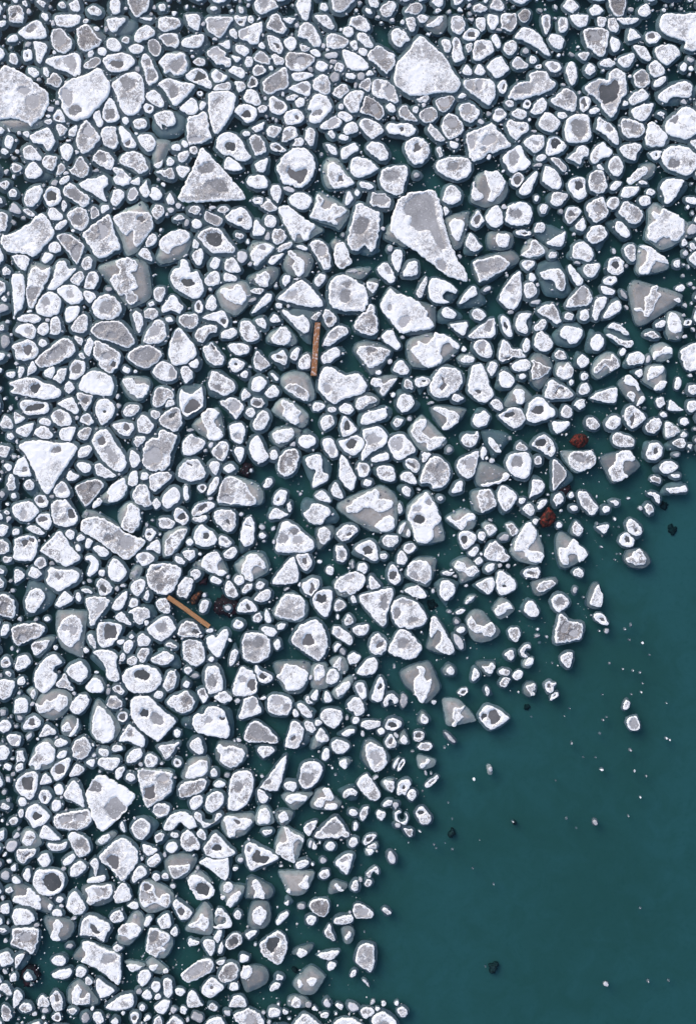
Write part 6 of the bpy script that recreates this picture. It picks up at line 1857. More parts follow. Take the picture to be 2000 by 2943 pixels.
DATA['50'] = '''
m 10,19 14,18 22,18 22,22 16,26 12,30 10,27 /d 15.5,22.5 2.4 1.2 -40
w 24,27 27,22 33,22 35,28 32,33 27,33 /u 33,22 37,27 34,33 29,34
w 45,29 48,25 54,22 56,25 53,30 47,32
w 51,37 53,32 59,28 64,30 65,35 58,41 52,41
w 68,30 72,26 76,28 76,33 74,41 72,40 71,34 /w 66,46 69,42 80,40 82,42 80,46 70,47 /u 67,40 70,26 74,24 83,38 83,46 68,46
w 11,40 14,35 17,35 18,41 16,46 12,43
m 76,24 82,18 89,11 97,8 104,13 109,20 110,28 104,37 98,44 94,44 87,35 79,29 /d 83,26 88,23 93,26 92,33 90,35 85,30
w 113,14 116,14 126,18 125,21 118,24 114,20
w 117,28 122,23 127,22 129,27 125,32 119,33
w 104,44 108,34 112,32 117,36 117,40 110,44 106,47
m 135,33 140,31 146,32 154,30 154,34 150,39 143,43 139,42 /s 132,30 136,24 146,22 158,24 159,30 150,42 140,44 135,40
w 20,42 24,36 34,35 42,36 47,41 47,48 42,55 34,58 26,56 20,50 /d 36,46 7.6 7 10
w 9,58 13,57 14,52 18,52 25,58 27,61 25,63 27,67 26,70 20,68 10,64 /s 9,47 20,52 33,61 38,67 34,73 26,71 9,64 /w 32,67 34,64 37,67 34,70
w 64,52 70,49 80,49 87,48 88,54 85,60 77,62 70,66 65,63 67,58 /p 76,54 5 3 20 /s 62,50 88,48 87,62 75,67 66,64
w 89,57 94,48 98,47 102,52 104,60 100,63 91,64 89,61
w 49,62 52,56 56,54 60,58 65,68 62,73 56,74 49,69
m 111,52 113,46 119,46 124,51 125,57 128,60 130,57 136,57 137,63 134,68 127,65 121,65 115,68 111,63 /s 110,52 114,45 121,45 136,52 140,60 136,68 120,73 111,67 /d 117,50 4 3 20 /p 115,58 3 4 -20
w 100,66 105,63 109,64 109,69 102,68 /u 100,66 106,61 111,65 110,71 102,70
w 139,65 142,61 148,65 156,72 153,77 147,79 143,74 /d 147,71 4 3.4 30
w 9,69 16,70 20,74 21,79 16,82 9,83 3,80 2,74
w 36,72 39,69 44,71 44,75 37,75 /u 36,70 42,67 47,72 45,76 37,76
w 85,76 89,72 94,70 98,76 97,79 89,81
we 107.5,75 1.8 2 0
w 126,80 131,74 136,73 138,82 136,85 130,86
w 115,80 118,75 122,77 118,84 115,84 /u 115,76 120,73 123,77 117,86
w 92,88 95,84 101,81 107,81 112,87 109,92 103,95 98,93 93,92 /s 92,92 104,74 110,71 115,78 113,88 102,100 95,100 92,97
m 9,86 15,85 23,86 25,90 24,97 22,104 19,108 14,105 8,100 2,94 /p 14,93 5 4 10
w 37,81 41,78 46,83 43,87 42,91 43,96 38,97 35,93 37,87 /s 29,80 32,76 45,77 55,82 52,92 45,97 36,95
w 60,91 62,79 67,75 74,76 85,82 86,86 82,93 80,97 73,93 65,92 /d 69,81 74,85 77,89 74,90 69,87
w 137,89 141,84 143,85 144,91 140,93
m 117,96 119,87 124,85 130,88 136,91 137,95 133,99 130,101 133,104 128,107 125,111 119,108 116,105 /s 116,104 120,86 136,91 139,100 133,111 124,111 /p 123,93 3 5 20
we 154.5,97 4 4 0
we 92,102.5 4 2.8 10
w 62,100 66,96 73,99 84,104 93,108 95,114 95,127 93,134 88,131 80,124 70,118 61,114 65,108 /s 54,111 60,102 64,97 93,107 95,118 93,134 75,122 61,115 /p 84,112 7 4 -20 /p 65,108 2 2 0
w 35,113 39,110 45,109 48,113 45,118 38,117 /u 36,111 46,107 50,113 46,119
w 36,125 42,122 51,120 53,124 49,129 39,129 /u 40,120 52,118 55,124 48,131 38,129
w 56,124 58,119 63,119 66,123 62,128 57,127
w 9,108 13,108 10,117 5,120 4,112 /u 9,106 17,110 12,120 6,122
w 99,118 104,116 114,118 110,121 104,123 /s 98,115 104,114 116,117 108,123
w 119,118 124,116 127,118 123,123 120,121 /w 131,122 134,120 135,123 132,124 /s 116,115 122,111 130,117 135,122 128,125 120,122
w 109,129 112,122 118,121 121,126 118,132 113,135 110,132
w 12,127 15,123 19,126 20,130 14,131
w 120,135 123,131 128,132 129,137 125,141 121,138
w 131,138 131,130 135,128 139,132 139,141 136,145 132,143
we 145.5,140 4.2 3.2 20
w 64,131 66,127 71,131 69,134 65,134
w 74,137 74,130 77,129 83,134 90,139 83,144 78,146 76,143 /u 73,128 80,129 93,139 86,144
w 53,144 55,136 58,134 62,139 60,144 63,145 67,141 69,143 68,149 60,150 54,149 /s 49,142 52,135 60,130 70,140 75,150 52,150
m 34,146 37,140 40,139 45,146 45,155 38,156 /d 40,145 2 3.4 -20
w 84,149 94,144 105,142 105,151 90,156 82,154
w 24,147 28,143 34,148 32,153 24,152
w 113,143 117,138 122,143 119,147 115,146
w 150,146 154,139 160,141 164,148 160,152 152,152
we 126.5,144 3.2 2.6 0
we 110,140 2.6 2.6 0
m 146,126 152,120 160,114 166,112 172,112 174,116 172,123 165,127 155,132 151,132 /p 160,121 7 4 -35 /s 165,112 173,113 175,122 170,124
we 42.5,61 3 2.8 0
we 55,77 2.8 1.4 -30
we 51,101 3.2 2.2 -10
we 125,42 3.4 3.4 30
we 133,41 2.8 3 0
we 139,49.5 2.2 1.8 20
we 132.5,22.5 1.4 2.2 0
we 113,26 1.4 1.8 0
we 23,83 2.4 1.6 -10
we 44,66.5 2.6 1.4 0
we 35,60 1.4 1.4 0
we 18.5,134.5 1.6 1 0
we 46,34.5 2 1.8 0
we 96,69 1 1.8 0
we 113.5,110 1.6 .8 -40
we 142,58.5 1.2 1 -30
w 3,142 9,138 11,144 9,152 3,154
k 10,122 18,119 24,126 20,136 12,138 8,130
'''
DATA['51'] = '''
w 22,29 27,25 36,24 45,23 47,28 47,38 44,45 40,43 32,36 25,32 /u 24,24 48,22 49,36 46,46
w 60,20 62,14 66,12 72,15 82,20 89,25 84,29 74,33 66,36 62,30 /d 67,25 70,19 74,20 75,23 81,25 77,30 70,29 /p 64,18 2 2 0
w 104,31 108,28 113,27 115,30 111,34 106,35 /u 103,31 107,27 115,26 116,30 110,36
we 134,15.5 4.4 4 10 /u 128,15 133,11 139,16 138,21 130,18
w 150,14 153,8 157,9 156,15 152,17
w 11,45 16,40 24,42 31,47 35,52 34,58 28,61 20,61 16,55 /d 25,52 6.6 6 10 /s 11,45 16,38 22,36 32,47
w 42,51 46,46 51,49 47,55 43,55 /w 44,65 48,58 54,54 57,56 55,61 49,68 46,67 /w 40,59 42,57 44,59 42,62 /s 39,53 43,46 52,49 60,50 58,58 50,68 45,65
w 67,46 70,44 74,48 77,55 77,60 71,60 68,60 69,55 /s 62,58 63,44 67,42 76,46 84,52 84,58 79,61 62,60
w 106,48 110,45 112,40 115,41 114,46 116,48 114,52 110,52 /w 96,54 98,51 100,53 99,56 /s 90,40 91,37 118,37 119,42 113,55 107,58 98,57 93,47
w 124,40 127,36 132,36 133,41 129,44 125,43
w 138,30 142,25 148,22 153,22 152,28 149,38 146,39 141,34 /p 145,27 3 1.6 -40
w 137,49 140,47 143,51 145,53 141,54 /s 132,55 134,47 138,45 148,48 146,53 134,57
w 151,51 154,45 158,45 157,53 153,54
w 94,64 98,62 98,66 95,66 /u 94,61 97,58 102,64 97,68
ge 109,67 3.4 2.8 0
g 115,66 119,61 127,60 132,62 133,69 129,76 123,75 117,70
w 67,74 70,68 75,67 79,72 78,78 74,83 68,80 /s 63,80 65,68 69,63 79,63 82,68 82,79 77,86 66,86
w 87,81 90,75 96,71 98,74 94,79 89,83
w 113,79 115,75 121,76 121,80 118,83 114,82
m 137,79 140,76 146,75 152,74 152,80 147,82 138,82
w 12,83 20,79 23,73 29,77 30,82 26,88 20,85 14,85 /s 10,86 17,75 25,64 29,65 33,73 33,88 28,92 12,89
w 36,69 39,68 45,73 50,81 47,85 35,86 33,84 38,83 44,80 44,76 38,75 35,77 /p 40,79 4.4 3.6 0 /s 34,80 38,68 46,76 40,85
w 51,74 54,70 58,73 56,78 51,76
m 128,90 131,84 133,82 136,89 138,95 136,97 132,94
w 146,92 150,88 152,91 148,96 146,95 /s 143,87 147,84 152,85 154,91 151,99 146,99
w 34,94 37,88 41,87 41,92 38,98 35,97
w 61,91 65,88 71,88 69,92 64,95
m 44,98 47,93 52,90 57,91 58,97 54,102 48,104 44,101 /d 51,97 3.4 3.4 0
w 12,96 14,94 18,96 22,97 19,100 13,101
w 24,98 29,95 35,97 35,103 32,109 28,106
w 38,104 41,97 42,101 41,107 38,107
m 73,99 80,93 88,88 94,91 97,98 96,106 92,114 88,117 82,113 75,107 /d 80,96 86,93 90,95 87,102 83,107 79,102 /p 91,101 3 5 20
w 104,107 108,103 112,104 114,107 110,111 106,110 /s 101,108 105,103 117,100 119,102 112,110
m 122,109 130,106 141,105 139,109 133,113
w 56,110 58,108 64,110 63,114 57,115
w 36,115 40,113 44,113 42,117 38,117
w 131,117 135,114 139,116 136,121 132,122
m 38,125 41,119 46,115 51,115 55,120 54,127 48,132 42,132 38,128
w 57,124 59,119 66,118 67,124 62,129 58,128 /s 57,128 63,119 70,118 78,120 81,127 78,134 64,141 60,138
w 87,127 89,125 93,127 92,130 87,130
w 113,131 117,128 123,129 120,134 116,135 /w 105,133 107,129 111,134 107,137 /s 102,132 108,125 115,119 120,119 129,127 128,130 120,142 110,143 103,137
w 82,137 86,132 91,133 89,137 83,140
w 23,140 26,133 32,128 37,130 40,133 43,136 38,141 32,145 26,143 /d 32,136 2 2.6 -10
w 47,137 49,132 54,133 55,138 50,139
w 11,144 14,139 18,140 22,147 25,152 12,153
w 47,149 51,144 57,143 61,147 61,153 48,153
w 100,148 103,145 108,146 107,151 101,151 /s 97,147 100,144 108,144 114,147 112,154 98,153
w 154,68 158,64 164,67 165,74 160,78 155,75
we 5,140 4.6 3.2 20
we 127.5,28 2.8 2.4 10
we 119.5,15 2.2 3.6 -15
we 69.5,99.5 1.6 1.4 0
we 52.5,34.5 2.6 1.8 -20
we 56.5,27 2.6 2 -20
we 91.5,32.5 2 1.2 -10
we 118.5,31 1.6 1.6 0
we 20.5,34 1.4 1.6 0
we 124.5,12.5 .8 1.2 0
we 64,10 1.6 1 30
we 77,35 1 .8 0
we 154,124.5 2.4 3.6 20
b 100,123 102,122 104,125 102,127
'''
DATA['52'] = '''
w 23,18 27,16 31,17 29,22 26,23 /s 23,20 28,13 33,12 34,17 29,23 25,24
ge 45.5,25 3 5.6 -25
m 24,39 27,36 32,33 35,36 34,40 30,37 27,42 24,41
we 25.7,47 3.4 3.2 0 /p 25.7,46.5 1.2 1.2 0
w 11,50 14,45 17,45 17,53 13,54 /u 9,51 14,43 18,45 17,54 12,55
g 12,70 14,65 18,64 24,67 30,72 30,75 27,77 16,77 13,74 /p 21,72 5 3 10
m 38,70 40,68 45,72 42,75
w 5,93 9,88 12,90 9,96 5,95 /s 2,87 6,84 11,85 13,91 10,99 6,99
g 15,110 17,103 21,99 27,99 31,101 31,115 28,123 24,121 18,118 15,114
we 13,124.5 2.2 3.6 30
m 20,130 23,129 27,135 26,136
we 19,44 1.6 2 0
we 10,72 1.2 1.2 0
we 91.5,13 .5 .5 0
we 84,17.5 .6 .5 0
we 82,14.5 .5 .5 0
we 98,18.5 .5 .5 0
we 121,10.5 .6 .6 0
we 115.5,35 .6 .5 0
we 133,48.5 .5 .5 0
we 22.5,89 .6 .6 0
we 126,119 .5 .5 0
we 60,12.5 .5 .5 0
b 130,121 133,117 138,118 137,123 133,126 130,125
'''
DATA['53'] = '''
we 88.8,133.8 2.4 2.2 20 /p 88.5,134.2 .8 .7 0
we 124.9,131.6 .5 .5 0
we 142.6,131.1 .6 .6 20
we 118,69 .4 .4 0
'''


U = 530 / 157.9
X0, X1, Y0, Y1 = 60, 1942, 56, 2880

def pairs(tok, ox, oy):
    return np.array([[ox + float(a.split(',')[0]) * U, oy + float(a.split(',')[1]) * U] for a in tok if ',' in a])

def parse_shape(tok, ox, oy, jit=0.08):
    pr = pairs(tok, ox, oy)
    if len(pr) == 1:
        v = [float(a) for a in tok if ',' not in a]
        r_ = max(v[0], v[1])
        return ell(pr[0, 0], pr[0, 1], v[0] * U, v[1] * U, v[2] if len(v) > 2 else 0, 6 if r_ < 3 else 9, jit * (1.7 if r_ < 3 else 1))
    return pr

floes, rocks = [], []
for key, txt in DATA.items():
    oy, ox = 25 + 471 * int(key[0]), 30 + 471 * int(key[1])
    for line in txt.strip().split('\n'):
        segs = line.strip().split(' /')
        head = segs[0].split()
        kind = head[0][0]
        poly = parse_shape(head[1:], ox, oy, 0.13)
        if len(poly) < 3:
            continue
        f = {'kind': kind, 'W': [poly], 'P': [], 'S': [], 'U': []}
        for sg in segs[1:]:
            tk = sg.split()
            sh = parse_shape(tk[1:], ox, oy, 0.26)
            if len(sh) < 3:
                continue
            c = tk[0]
            if c == 'w': f['W'].append(sh)
            elif c in 'pd': f['P'].append((c, sh))
            elif c == 's': f['S'].append(sh)
            elif c == 'u': f['U'].append(sh)
        tc = np.array([ox + 265, oy + 265])
        f['c'] = centroid(catmull(poly))
        f['own'] = np.abs(f['c'] - tc).max()
        (rocks if kind in 'rkb' else floes).append(f)

for f in floes:
    # a floe cut by the picture's edge goes on beyond it
    ext = 0.45 * math.sqrt(abs(area(f['W'][0])))
    for axis, lim, sg in ((0, X0 + 5, -1), (0, X1 - 6, 1), (1, Y0 + 5, -1), (1, Y1 - 6, 1)):
        push = rng.uniform(2, max(4, min(42, ext)))
        for group in (f['W'], f['S'], f['U']):
            for p in group:
                sel = (p[:, axis] - lim) * sg > 0
                near = np.abs(p[:, axis] - lim) < 14
                if sel.any() and sel.sum() < len(p):
                    p[sel & near, axis] += sg * push
    f['o'] = [ccw(catmull(p)) for p in f['W']]
    f['a'] = sum(abs(area(p)) for p in f['o'])
    f['lo'] = np.min([p.min(0) for p in f['o']], 0)
    f['hi'] = np.max([p.max(0) for p in f['o']], 0)

# the same floe traced in two neighbouring tiles: keep the better view
floes.sort(key=lambda f: f['own'])
keep = []
LO = np.array([f['lo'] for f in floes]); HI = np.array([f['hi'] for f in floes])
kept = np.zeros(len(floes), bool)
for i, f in enumerate(floes):
    near = np.nonzero(kept & (LO <= f['hi']).all(1) & (HI >= f['lo']).all(1))[0]
    dup = False
    for j in near:
        g = floes[j]
        ratio = min(f['a'], g['a']) / max(f['a'], g['a'])
        both = inside(f['c'][None], g['o'][0])[0] and inside(g['c'][None], f['o'][0])[0]
        one = inside(f['c'][None], g['o'][0])[0] or inside(g['c'][None], f['o'][0])[0]
        if both or (one and ratio > 0.3) or (one and f['a'] < g['a']) or np.hypot(*(f['c'] - g['c'])) < 7:
            dup = True
            break
        if one:
            kept[j] = False
    kept[i] = not dup
floes = [f for i, f in enumerate(floes) if kept[i]]

# neighbours do not run into each other
def relax(fl, rounds=2, gap=2.2):
    lo = np.array([f['lo'] for f in fl]) - gap; hi = np.array([f['hi'] for f in fl]) + gap
    prs = []
    for i in range(len(fl)):
        j = np.nonzero((lo[i + 1:] <= hi[i]).all(1) & (hi[i + 1:] >= lo[i]).all(1))[0] + i + 1
        prs += [(i, q) for q in j]
    for _ in range(rounds):
        for i, j in prs:
            for a, b in ((fl[i], fl[j]), (fl[j], fl[i])):
                for pa in a['o']:
                    for pb in b['o']:
                        pbo = offset(pb, gap)
                        ins = inside(pa, pbo)
                        k = 0
                        while ins.any() and k < 6:
                            pa[ins] += (a['c'] - pa[ins]) * 0.08
                            ins = inside(pa, pbo)
                            k += 1
relax(floes)

# ------------------------------------------------------------------ more of the pack outside the picture
G = 4
RX0, RY0, RW, RH = -460, -460, 2920 // G, 3870 // G
mask = np.zeros((RW, RH), bool)

def stamp(poly, grow=0.0):
    p = offset(ccw(poly), grow) if grow else poly
    lo = np.floor((p.min(0) - (RX0, RY0)) / G).astype(int); hi = np.ceil((p.max(0) - (RX0, RY0)) / G).astype(int)
    lo = np.clip(lo, 0, (RW - 1, RH - 1)); hi = np.clip(hi, 0, (RW - 1, RH - 1))
    gx, gy = np.meshgrid(np.arange(lo[0], hi[0] + 1), np.arange(lo[1], hi[1] + 1), indexing='ij')
    q = np.stack([gx.ravel() * G + RX0, gy.ravel() * G + RY0], 1).astype(float)
    ins = inside(q, p)
    return gx.ravel()[ins], gy.ravel()[ins]

for f in floes:
    for p in f['o']:
        ix, iy = stamp(p, 2.0)
        mask[ix, iy] = True

def in_pack(x, y):
    if y < 120: return True
    if x < 120: return y < 3300
    if x > 1900: return y < 1250 + 60 * math.sin(x * 0.01) and rng.random() < 0.75
    return x < 1150 - 0.55 * (y - 2850) + 60 * math.sin(y * 0.02)

outer = []
radii = np.concatenate([rng.uniform(42, 66, 120), rng.uniform(26, 44, 800), rng.uniform(13, 28, 4600), rng.uniform(5, 13, 9000)])
for r in radii:
    while True:
        x, y = rng.uniform(-400, 2400), rng.uniform(-400, 3340)
        if rng.random() < 0.5:                 # close along the picture's border, where it is seen
            x, y = rng.uniform(-90, 2090), rng.uniform(-90, 3030)
        if not (X0 - 1 < x < X1 + 1 and Y0 - 1 < y < Y1 + 1):
            break
    if not in_pack(x, y):
        continue
    ix, iy = int((x - RX0) / G), int((y - RY0) / G)
    if mask[ix, iy]:
        continue
    k = rng.integers(5, 9)
    ang = np.sort((np.arange(k) + rng.uniform(-0.3, 0.3, k)) * 2 * np.pi / k)
    rr = r * rng.uniform(0.75, 1.15, k)
    asp = rng.uniform(0.65, 1.0); tu = rng.uniform(0, 6.28)
    px = np.cos(ang) * rr; py = np.sin(ang) * rr * asp
    poly = np.stack([x + px * math.cos(tu) - py * math.sin(tu), y + px * math.sin(tu) + py * math.cos(tu)], 1)
    o = ccw(catmull(poly))
    jx, jy = stamp(o, 3.0)
    if len(jx) == 0 or mask[jx, jy].any():
        continue
    if ((o[:, 0] > X0 + 14) & (o[:, 0] < X1 - 14) & (o[:, 1] > Y0 + 14) & (o[:, 1] < Y1 - 14)).any():
        continue
    mask[jx, jy] = True
    kind = 'wwwwmmmg'[rng.integers(8)]
    f = {'kind': kind, 'W': [poly], 'P': [], 'S': [], 'U': [], 'o': [o], 'c': centroid(o), 'a': abs(area(o)), 'out': True}
    if r > 14 and rng.random() < 0.3:
        f['P'].append(('pd'[rng.integers(2)], ell(x + rng.uniform(-.15, .15) * r, y + rng.uniform(-.15, .15) * r, r * rng.uniform(.2, .4), r * rng.uniform(.2, .4), rng.uniform(0, 180), 9, 0.15)))
    f['lo'] = o.min(0); f['hi'] = o.max(0)
    outer.append(f)

# ------------------------------------------------------------------ building one floe
def to3(p, z):
    p = np.asarray(p)
    return np.stack([(p[:, 0] - 1000) * S, -(p[:, 1] - 1471.5) * S, np.broadcast_to(z, (len(p),))], 1)

def triangulate(loops, pts):
    vs2, ed = [], []
    for lp in loops:
        b = len(vs2)
        n = len(lp)
        vs2 += [Vector((float(q[0]), float(q[1]))) for q in lp]
        ed += [(b + i, b + (i + 1) % n) for i in range(n)]
    vs2 += [Vector((float(q[0]), float(q[1]))) for q in pts]
    r = delaunay_2d_cdt(vs2, ed, [], 1, 1e-4)
    v = np.array([(q.x, q.y) for q in r[0]])
    t = np.array([tuple(q) for q in r[2] if len(q) == 3], int).reshape(-1, 3)
    return v, t

def fill_points(poly, h, margin):
    lo, hi = poly.min(0), poly.max(0)
    nx = int((hi[0] - lo[0]) / h) + 2; ny = int((hi[1] - lo[1]) / (h * 0.87)) + 2
    gx, gy = np.meshgrid(np.arange(nx), np.arange(ny), indexing='ij')
    q = np.stack([lo[0] + (gx + 0.5 * (gy % 2)).ravel() * h, lo[1] + gy.ravel() * h * 0.87], 1)
    q += (rng.random(q.shape) - 0.5) * h * 0.35
    q = q[inside(q, poly)]
    if len(q) == 0:
        return q
    return q[dist(q, poly) > margin]

BARE = {'w': 0.20, 'm': 0.41, 'g': 0.62}

def orient(v3, t):
    if len(t) == 0:
        return t
    a, b, c = v3[t[:, 0]], v3[t[:, 1]], v3[t[:, 2]]
    nz = (b[:, 0] - a[:, 0]) * (c[:, 1] - a[:, 1]) - (b[:, 1] - a[:, 1]) * (c[:, 0] - a[:, 0])
    t = t.copy()
    t[nz < 0] = t[nz < 0][:, ::-1]
    return t

def compact(v, t, at):
    u, inv = np.unique(t.ravel(), return_inverse=True)
    return v[u], inv.reshape(-1, 3), at[u]

def add_skirt(v, t, at, loop3, z0, out=1.2):
    """a wall from the loop down to z0"""
    n = len(loop3)
    b = len(v)
    lo = loop3.copy(); lo[:, 2] = z0
    c = loop3[:, :2].mean(0)
    v = np.vstack([v, loop3, lo])
    i = np.arange(n); j = (i + 1) % n
    w = np.concatenate([np.stack([b + i, b + j, b + n + j], 1), np.stack([b + i, b + n + j, b + n + i], 1)])
    at = np.concatenate([at, np.zeros(2 * n)])
    return v, np.vstack([t, w]), at

def cap_mesh(outline, kind, pools, height, seed, h, ragged):
    o = rough_outline(offset(outline, -0.8), ragged, seed, max(2.2, min(h, 3.2)))
    pl = []
    for c, sh in pools:
        q = rough_outline(catmull(sh), 4.0, seed + 5, 2.6)
        # keep the pool inside the rim
        for _ in range(5):
            bad = ~inside(q, offset(o, -3.0))
            if not bad.any():
                break
            q[bad] += (q.mean(0) - q[bad]) * 0.18
        if inside(q, o).all() and len(q) > 6 and abs(area(q)) > 25:
            hit = any(inside(q, p2).any() or inside(p2, q).any() for _, p2 in pl)
            if not hit:
                pl.append((c, q))
    pts = fill_points(o, h, h * 0.55)
    for _, q in pl:
        if len(pts):
            pts = pts[dist(pts, q) > h * 0.4]
    v, t = triangulate([o] + [q for _, q in pl], pts)
    if len(t) == 0:
        return None
    d = dist(v, o)
    x, y = v[:, 0], v[:, 1]
    size = math.sqrt(abs(area(o)))
    lum = {'w': 0.022, 'm': 0.036, 'g': 0.028}[kind]
    rough_in = sstep(d, 2, 9)
    z = height * (0.7 + 0.3 * sstep(d, 0, 2.4))
    z = z + 0.014 * np.exp(-((d - 4.0) / 3.0) ** 2) * min(1, size / 25)
    z = z + rough_in * lum * (1.6 * vnoise(x, y, 26, seed) + 1.3 * vnoise(x, y, 11, seed + 1) + 0.9 * vnoise(x, y, 5, seed + 2))
    z = z + 0.02 * vnoise(x, y, 6, seed + 4)
    kv, rimw = rng.normal(0, 0.075), rng.uniform(0.15, 1.0)
    bare = (BARE[kind] + kv) * (0.8 if size > 95 else 1) * sstep(d, 0.8, max(3.2, min(6.5, size * 0.1)))
    bare = bare + rough_in * 0.62 * vnoise(x, y, max(12, size * 0.35), seed + 8)
    # thin snow in the hollows between the lumps shows the ice under it
    bare = bare - 0.24 * rimw * (1 - sstep(d, 0.3, 3.4))
    for c, q in pl:
        dq = dist(v, q)
        inq = inside(v, q)
        dq = np.where(inq, 0, dq)
        lev = height * (0.62 if c == 'p' else 0.3)
        wgt = 1 - sstep(dq, 0.2, 4.5)
        z = z * (1 - wgt) + lev * wgt
        bare = bare + (0.2 if c == 'p' else -0.1) * (1 - sstep(dq, 0, 6))
    z = np.maximum(z, 0.03)
    v3 = to3(v, z)
    t = orient(v3, t)
    parts = {}
    cen = v[t].mean(1)
    taken = np.zeros(len(t), bool)
    out = []
    for c, q in pl:
        sel = inside(cen, q) & ~taken
        taken |= sel
        if sel.any():
            pv, pt, pa = compact(v3, t[sel], np.full(len(v3), rng.random()))
            out.append(('melt_pool', 'pool' if c == 'p' else 'hole', pv, pt, pa))
    cv, ct, ca = compact(v3, t[~taken], bare)
    no = len(o)
    zb = height * 0.7 + 0.02 * vnoise(o[:, 0], o[:, 1], 6, seed + 4)
    loop3 = to3(o, np.maximum(zb, 0.03))[::-1]
    cv, ct, ca = add_skirt(cv, ct, ca, loop3, -0.08)
    out.insert(0, ('snow_cap', 'grey' if False else 'snow', cv, ct, ca))
    return out

def slab_mesh(poly, ztop, slope, zbot, seed, ragged, tone, step=4.0, zj=0.02, wide=2.2):
    """ice lying awash or under water: a rounded top edge sloping away"""
    o = rough_outline(catmull(poly) if len(poly) < 24 else poly, ragged, seed, step)
    size = math.sqrt(abs(area(o)))
    ins = min(size * 0.12, 5.0)
    pts = fill_points(o, max(6.0, size / 14), ins * 0.6)
    v, t = triangulate([o], pts)
    if len(t) == 0:
        return None
    d = dist(v, o)
    z = ztop - slope * (1 - sstep(d, 0, ins * wide)) + zj * vnoise(v[:, 0], v[:, 1], 14, seed)
    v3 = to3(v, z)
    t = orient(v3, t)
    at = np.full(len(v3), tone)
    loop3 = to3(o, ztop - slope + zj * vnoise(o[:, 0], o[:, 1], 14, seed))[::-1]
    v3, t, at = add_skirt(v3, t, at, loop3, zbot)
    return v3, t, at

def floe_parts(f, seed):
    out = []
    a = f['a']; size = math.sqrt(a)
    zjit = rng.uniform(-0.04, 0.04)
    tone = rng.random()
    height = (0.048 + 0.0008 * min(size, 120)) * rng.uniform(0.85, 1.2)
    small = size < 22
    # ice foot under water all round
    close = np.clip(1.15 - (f['c'][0] + f['c'][1]) / 3400, 0, 1)      # tighter, slushier pack towards the upper left
    grow = rng.uniform(2.5, 7.0) + 4.0 * close if size > 14 else rng.uniform(0.8, 2.6) + close
    foot = offset(resample(f['o'][0], 5.0), grow) if not f['S'] else offset(ccw(resample(catmull(f['S'][0]), 5.0)), grow * 0.7)
    sl = slab_mesh(foot, (-0.17 if f['S'] else -0.07) + zjit, 0.10, -0.32, seed, 2.4, tone * 0.7, 5.0)
    if sl: out.append(('submerged_ledge', 'ledge', *sl))
    for i, u in enumerate(f['U']):
        sl = slab_mesh(ccw(catmull(u)), -0.14 + zjit + 0.03 * i, 0.18, -0.36, seed + 1, 1.5, 0.25 + 0.75 * tone, 4.5)
        if sl: out.append(('submerged_ledge', 'ledge', *sl))
    for s in f['S']:
        sl = slab_mesh(ccw(catmull(s)), 0.012 + zjit * 0.2, 0.13, -0.3, seed + 2, 1.6, tone, 4.0, 0.025, 3.2)
        if sl: out.append(('ice_shelf', 'shelf', *sl))
    onshelf = bool(f['S'])
    pools = f['P']
    for i, o in enumerate(f['o']):
        h = (3.1 if size > 22 else 2.8) if f['seen'] > 0 else 6.0
        cm = cap_mesh(o, f['kind'], pools if i == 0 else [], height, seed + 11 + i, h, 3.6 if onshelf or f['kind'] == 'm' else 2.6)
        if cm:
            lt = np.clip(rng.beta(1.3, 1.6) + (0.35 if size > 85 else 0), 0, 1)      # how pale its bare patches are
            out += [(pn, mk, v, t, np.stack([at, np.full(len(at), lt)], 1)) if pn == 'snow_cap' else (pn, mk, v, t, at) for pn, mk, v, t, at in cm]
    return out

def mesh_from(name, v, t, at, mats, mi=None, attname='bare'):
    me = bpy.data.meshes.new(name)
    me.vertices.add(len(v)); me.vertices.foreach_set('co', np.ascontiguousarray(v, dtype=np.float32).ravel())
    me.loops.add(len(t) * 3); me.loops.foreach_set('vertex_index', np.ascontiguousarray(t, dtype=np.int32).ravel())
    me.polygons.add(len(t)); me.polygons.foreach_set('loop_start', np.arange(0, len(t) * 3, 3, dtype=np.int32))
    at = np.asarray(at, dtype=np.float32)
    if at.ndim == 1: at = np.stack([at, at], 1)
    for n, k in (('bare', 0), ('tone', 1)):
        a = me.attributes.new(n, 'FLOAT', 'POINT')
        a.data.foreach_set('value', np.ascontiguousarray(at[:, k]))
    for m in mats: me.materials.append(m)
    if mi is not None:
        me.polygons.foreach_set('material_index', np.ascontiguousarray(mi, dtype=np.int32))
    me.polygons.foreach_set('use_smooth', np.ones(len(t), bool))
    me.update(calc_edges=True)
    return me

# ------------------------------------------------------------------ water
def box_mesh(name, x, y, z0, z1, mat):
    v = [(sx * x, sy * y, z) for z in (z0, z1) for sx, sy in ((-1, -1), (1, -1), (1, 1), (-1, 1))]
    fcs = [(3, 2, 1, 0), (4, 5, 6, 7), (0, 1, 5, 4), (1, 2, 6, 5), (2, 3, 7, 6), (3, 0, 4, 7)]
    me = bpy.data.meshes.new(name); me.from_pydata(v, [], fcs); me.materials.append(mat); me.update()
    return me

water = bpy.data.objects.new('water', box_mesh('water', 1500, 1500, -6.0, 0.0, M['water']))
COL.objects.link(water); water['kind'] = 'structure'
DEPTH = 0.85
me = bpy.data.meshes.new('deep_water_sheet'); me.from_pydata([(-1490, -1490, -DEPTH), (1490, -1490, -DEPTH), (1490, 1490, -DEPTH), (-1490, 1490, -DEPTH)], [], [(0, 1, 2, 3)])
me.materials.append(M['deep'])
deep_sheet = bpy.data.objects.new('deep_water_sheet', me); COL.objects.link(deep_sheet); deep_sheet['kind'] = 'structure'  # opaque sheet added to stand in for light scattered back by murky water

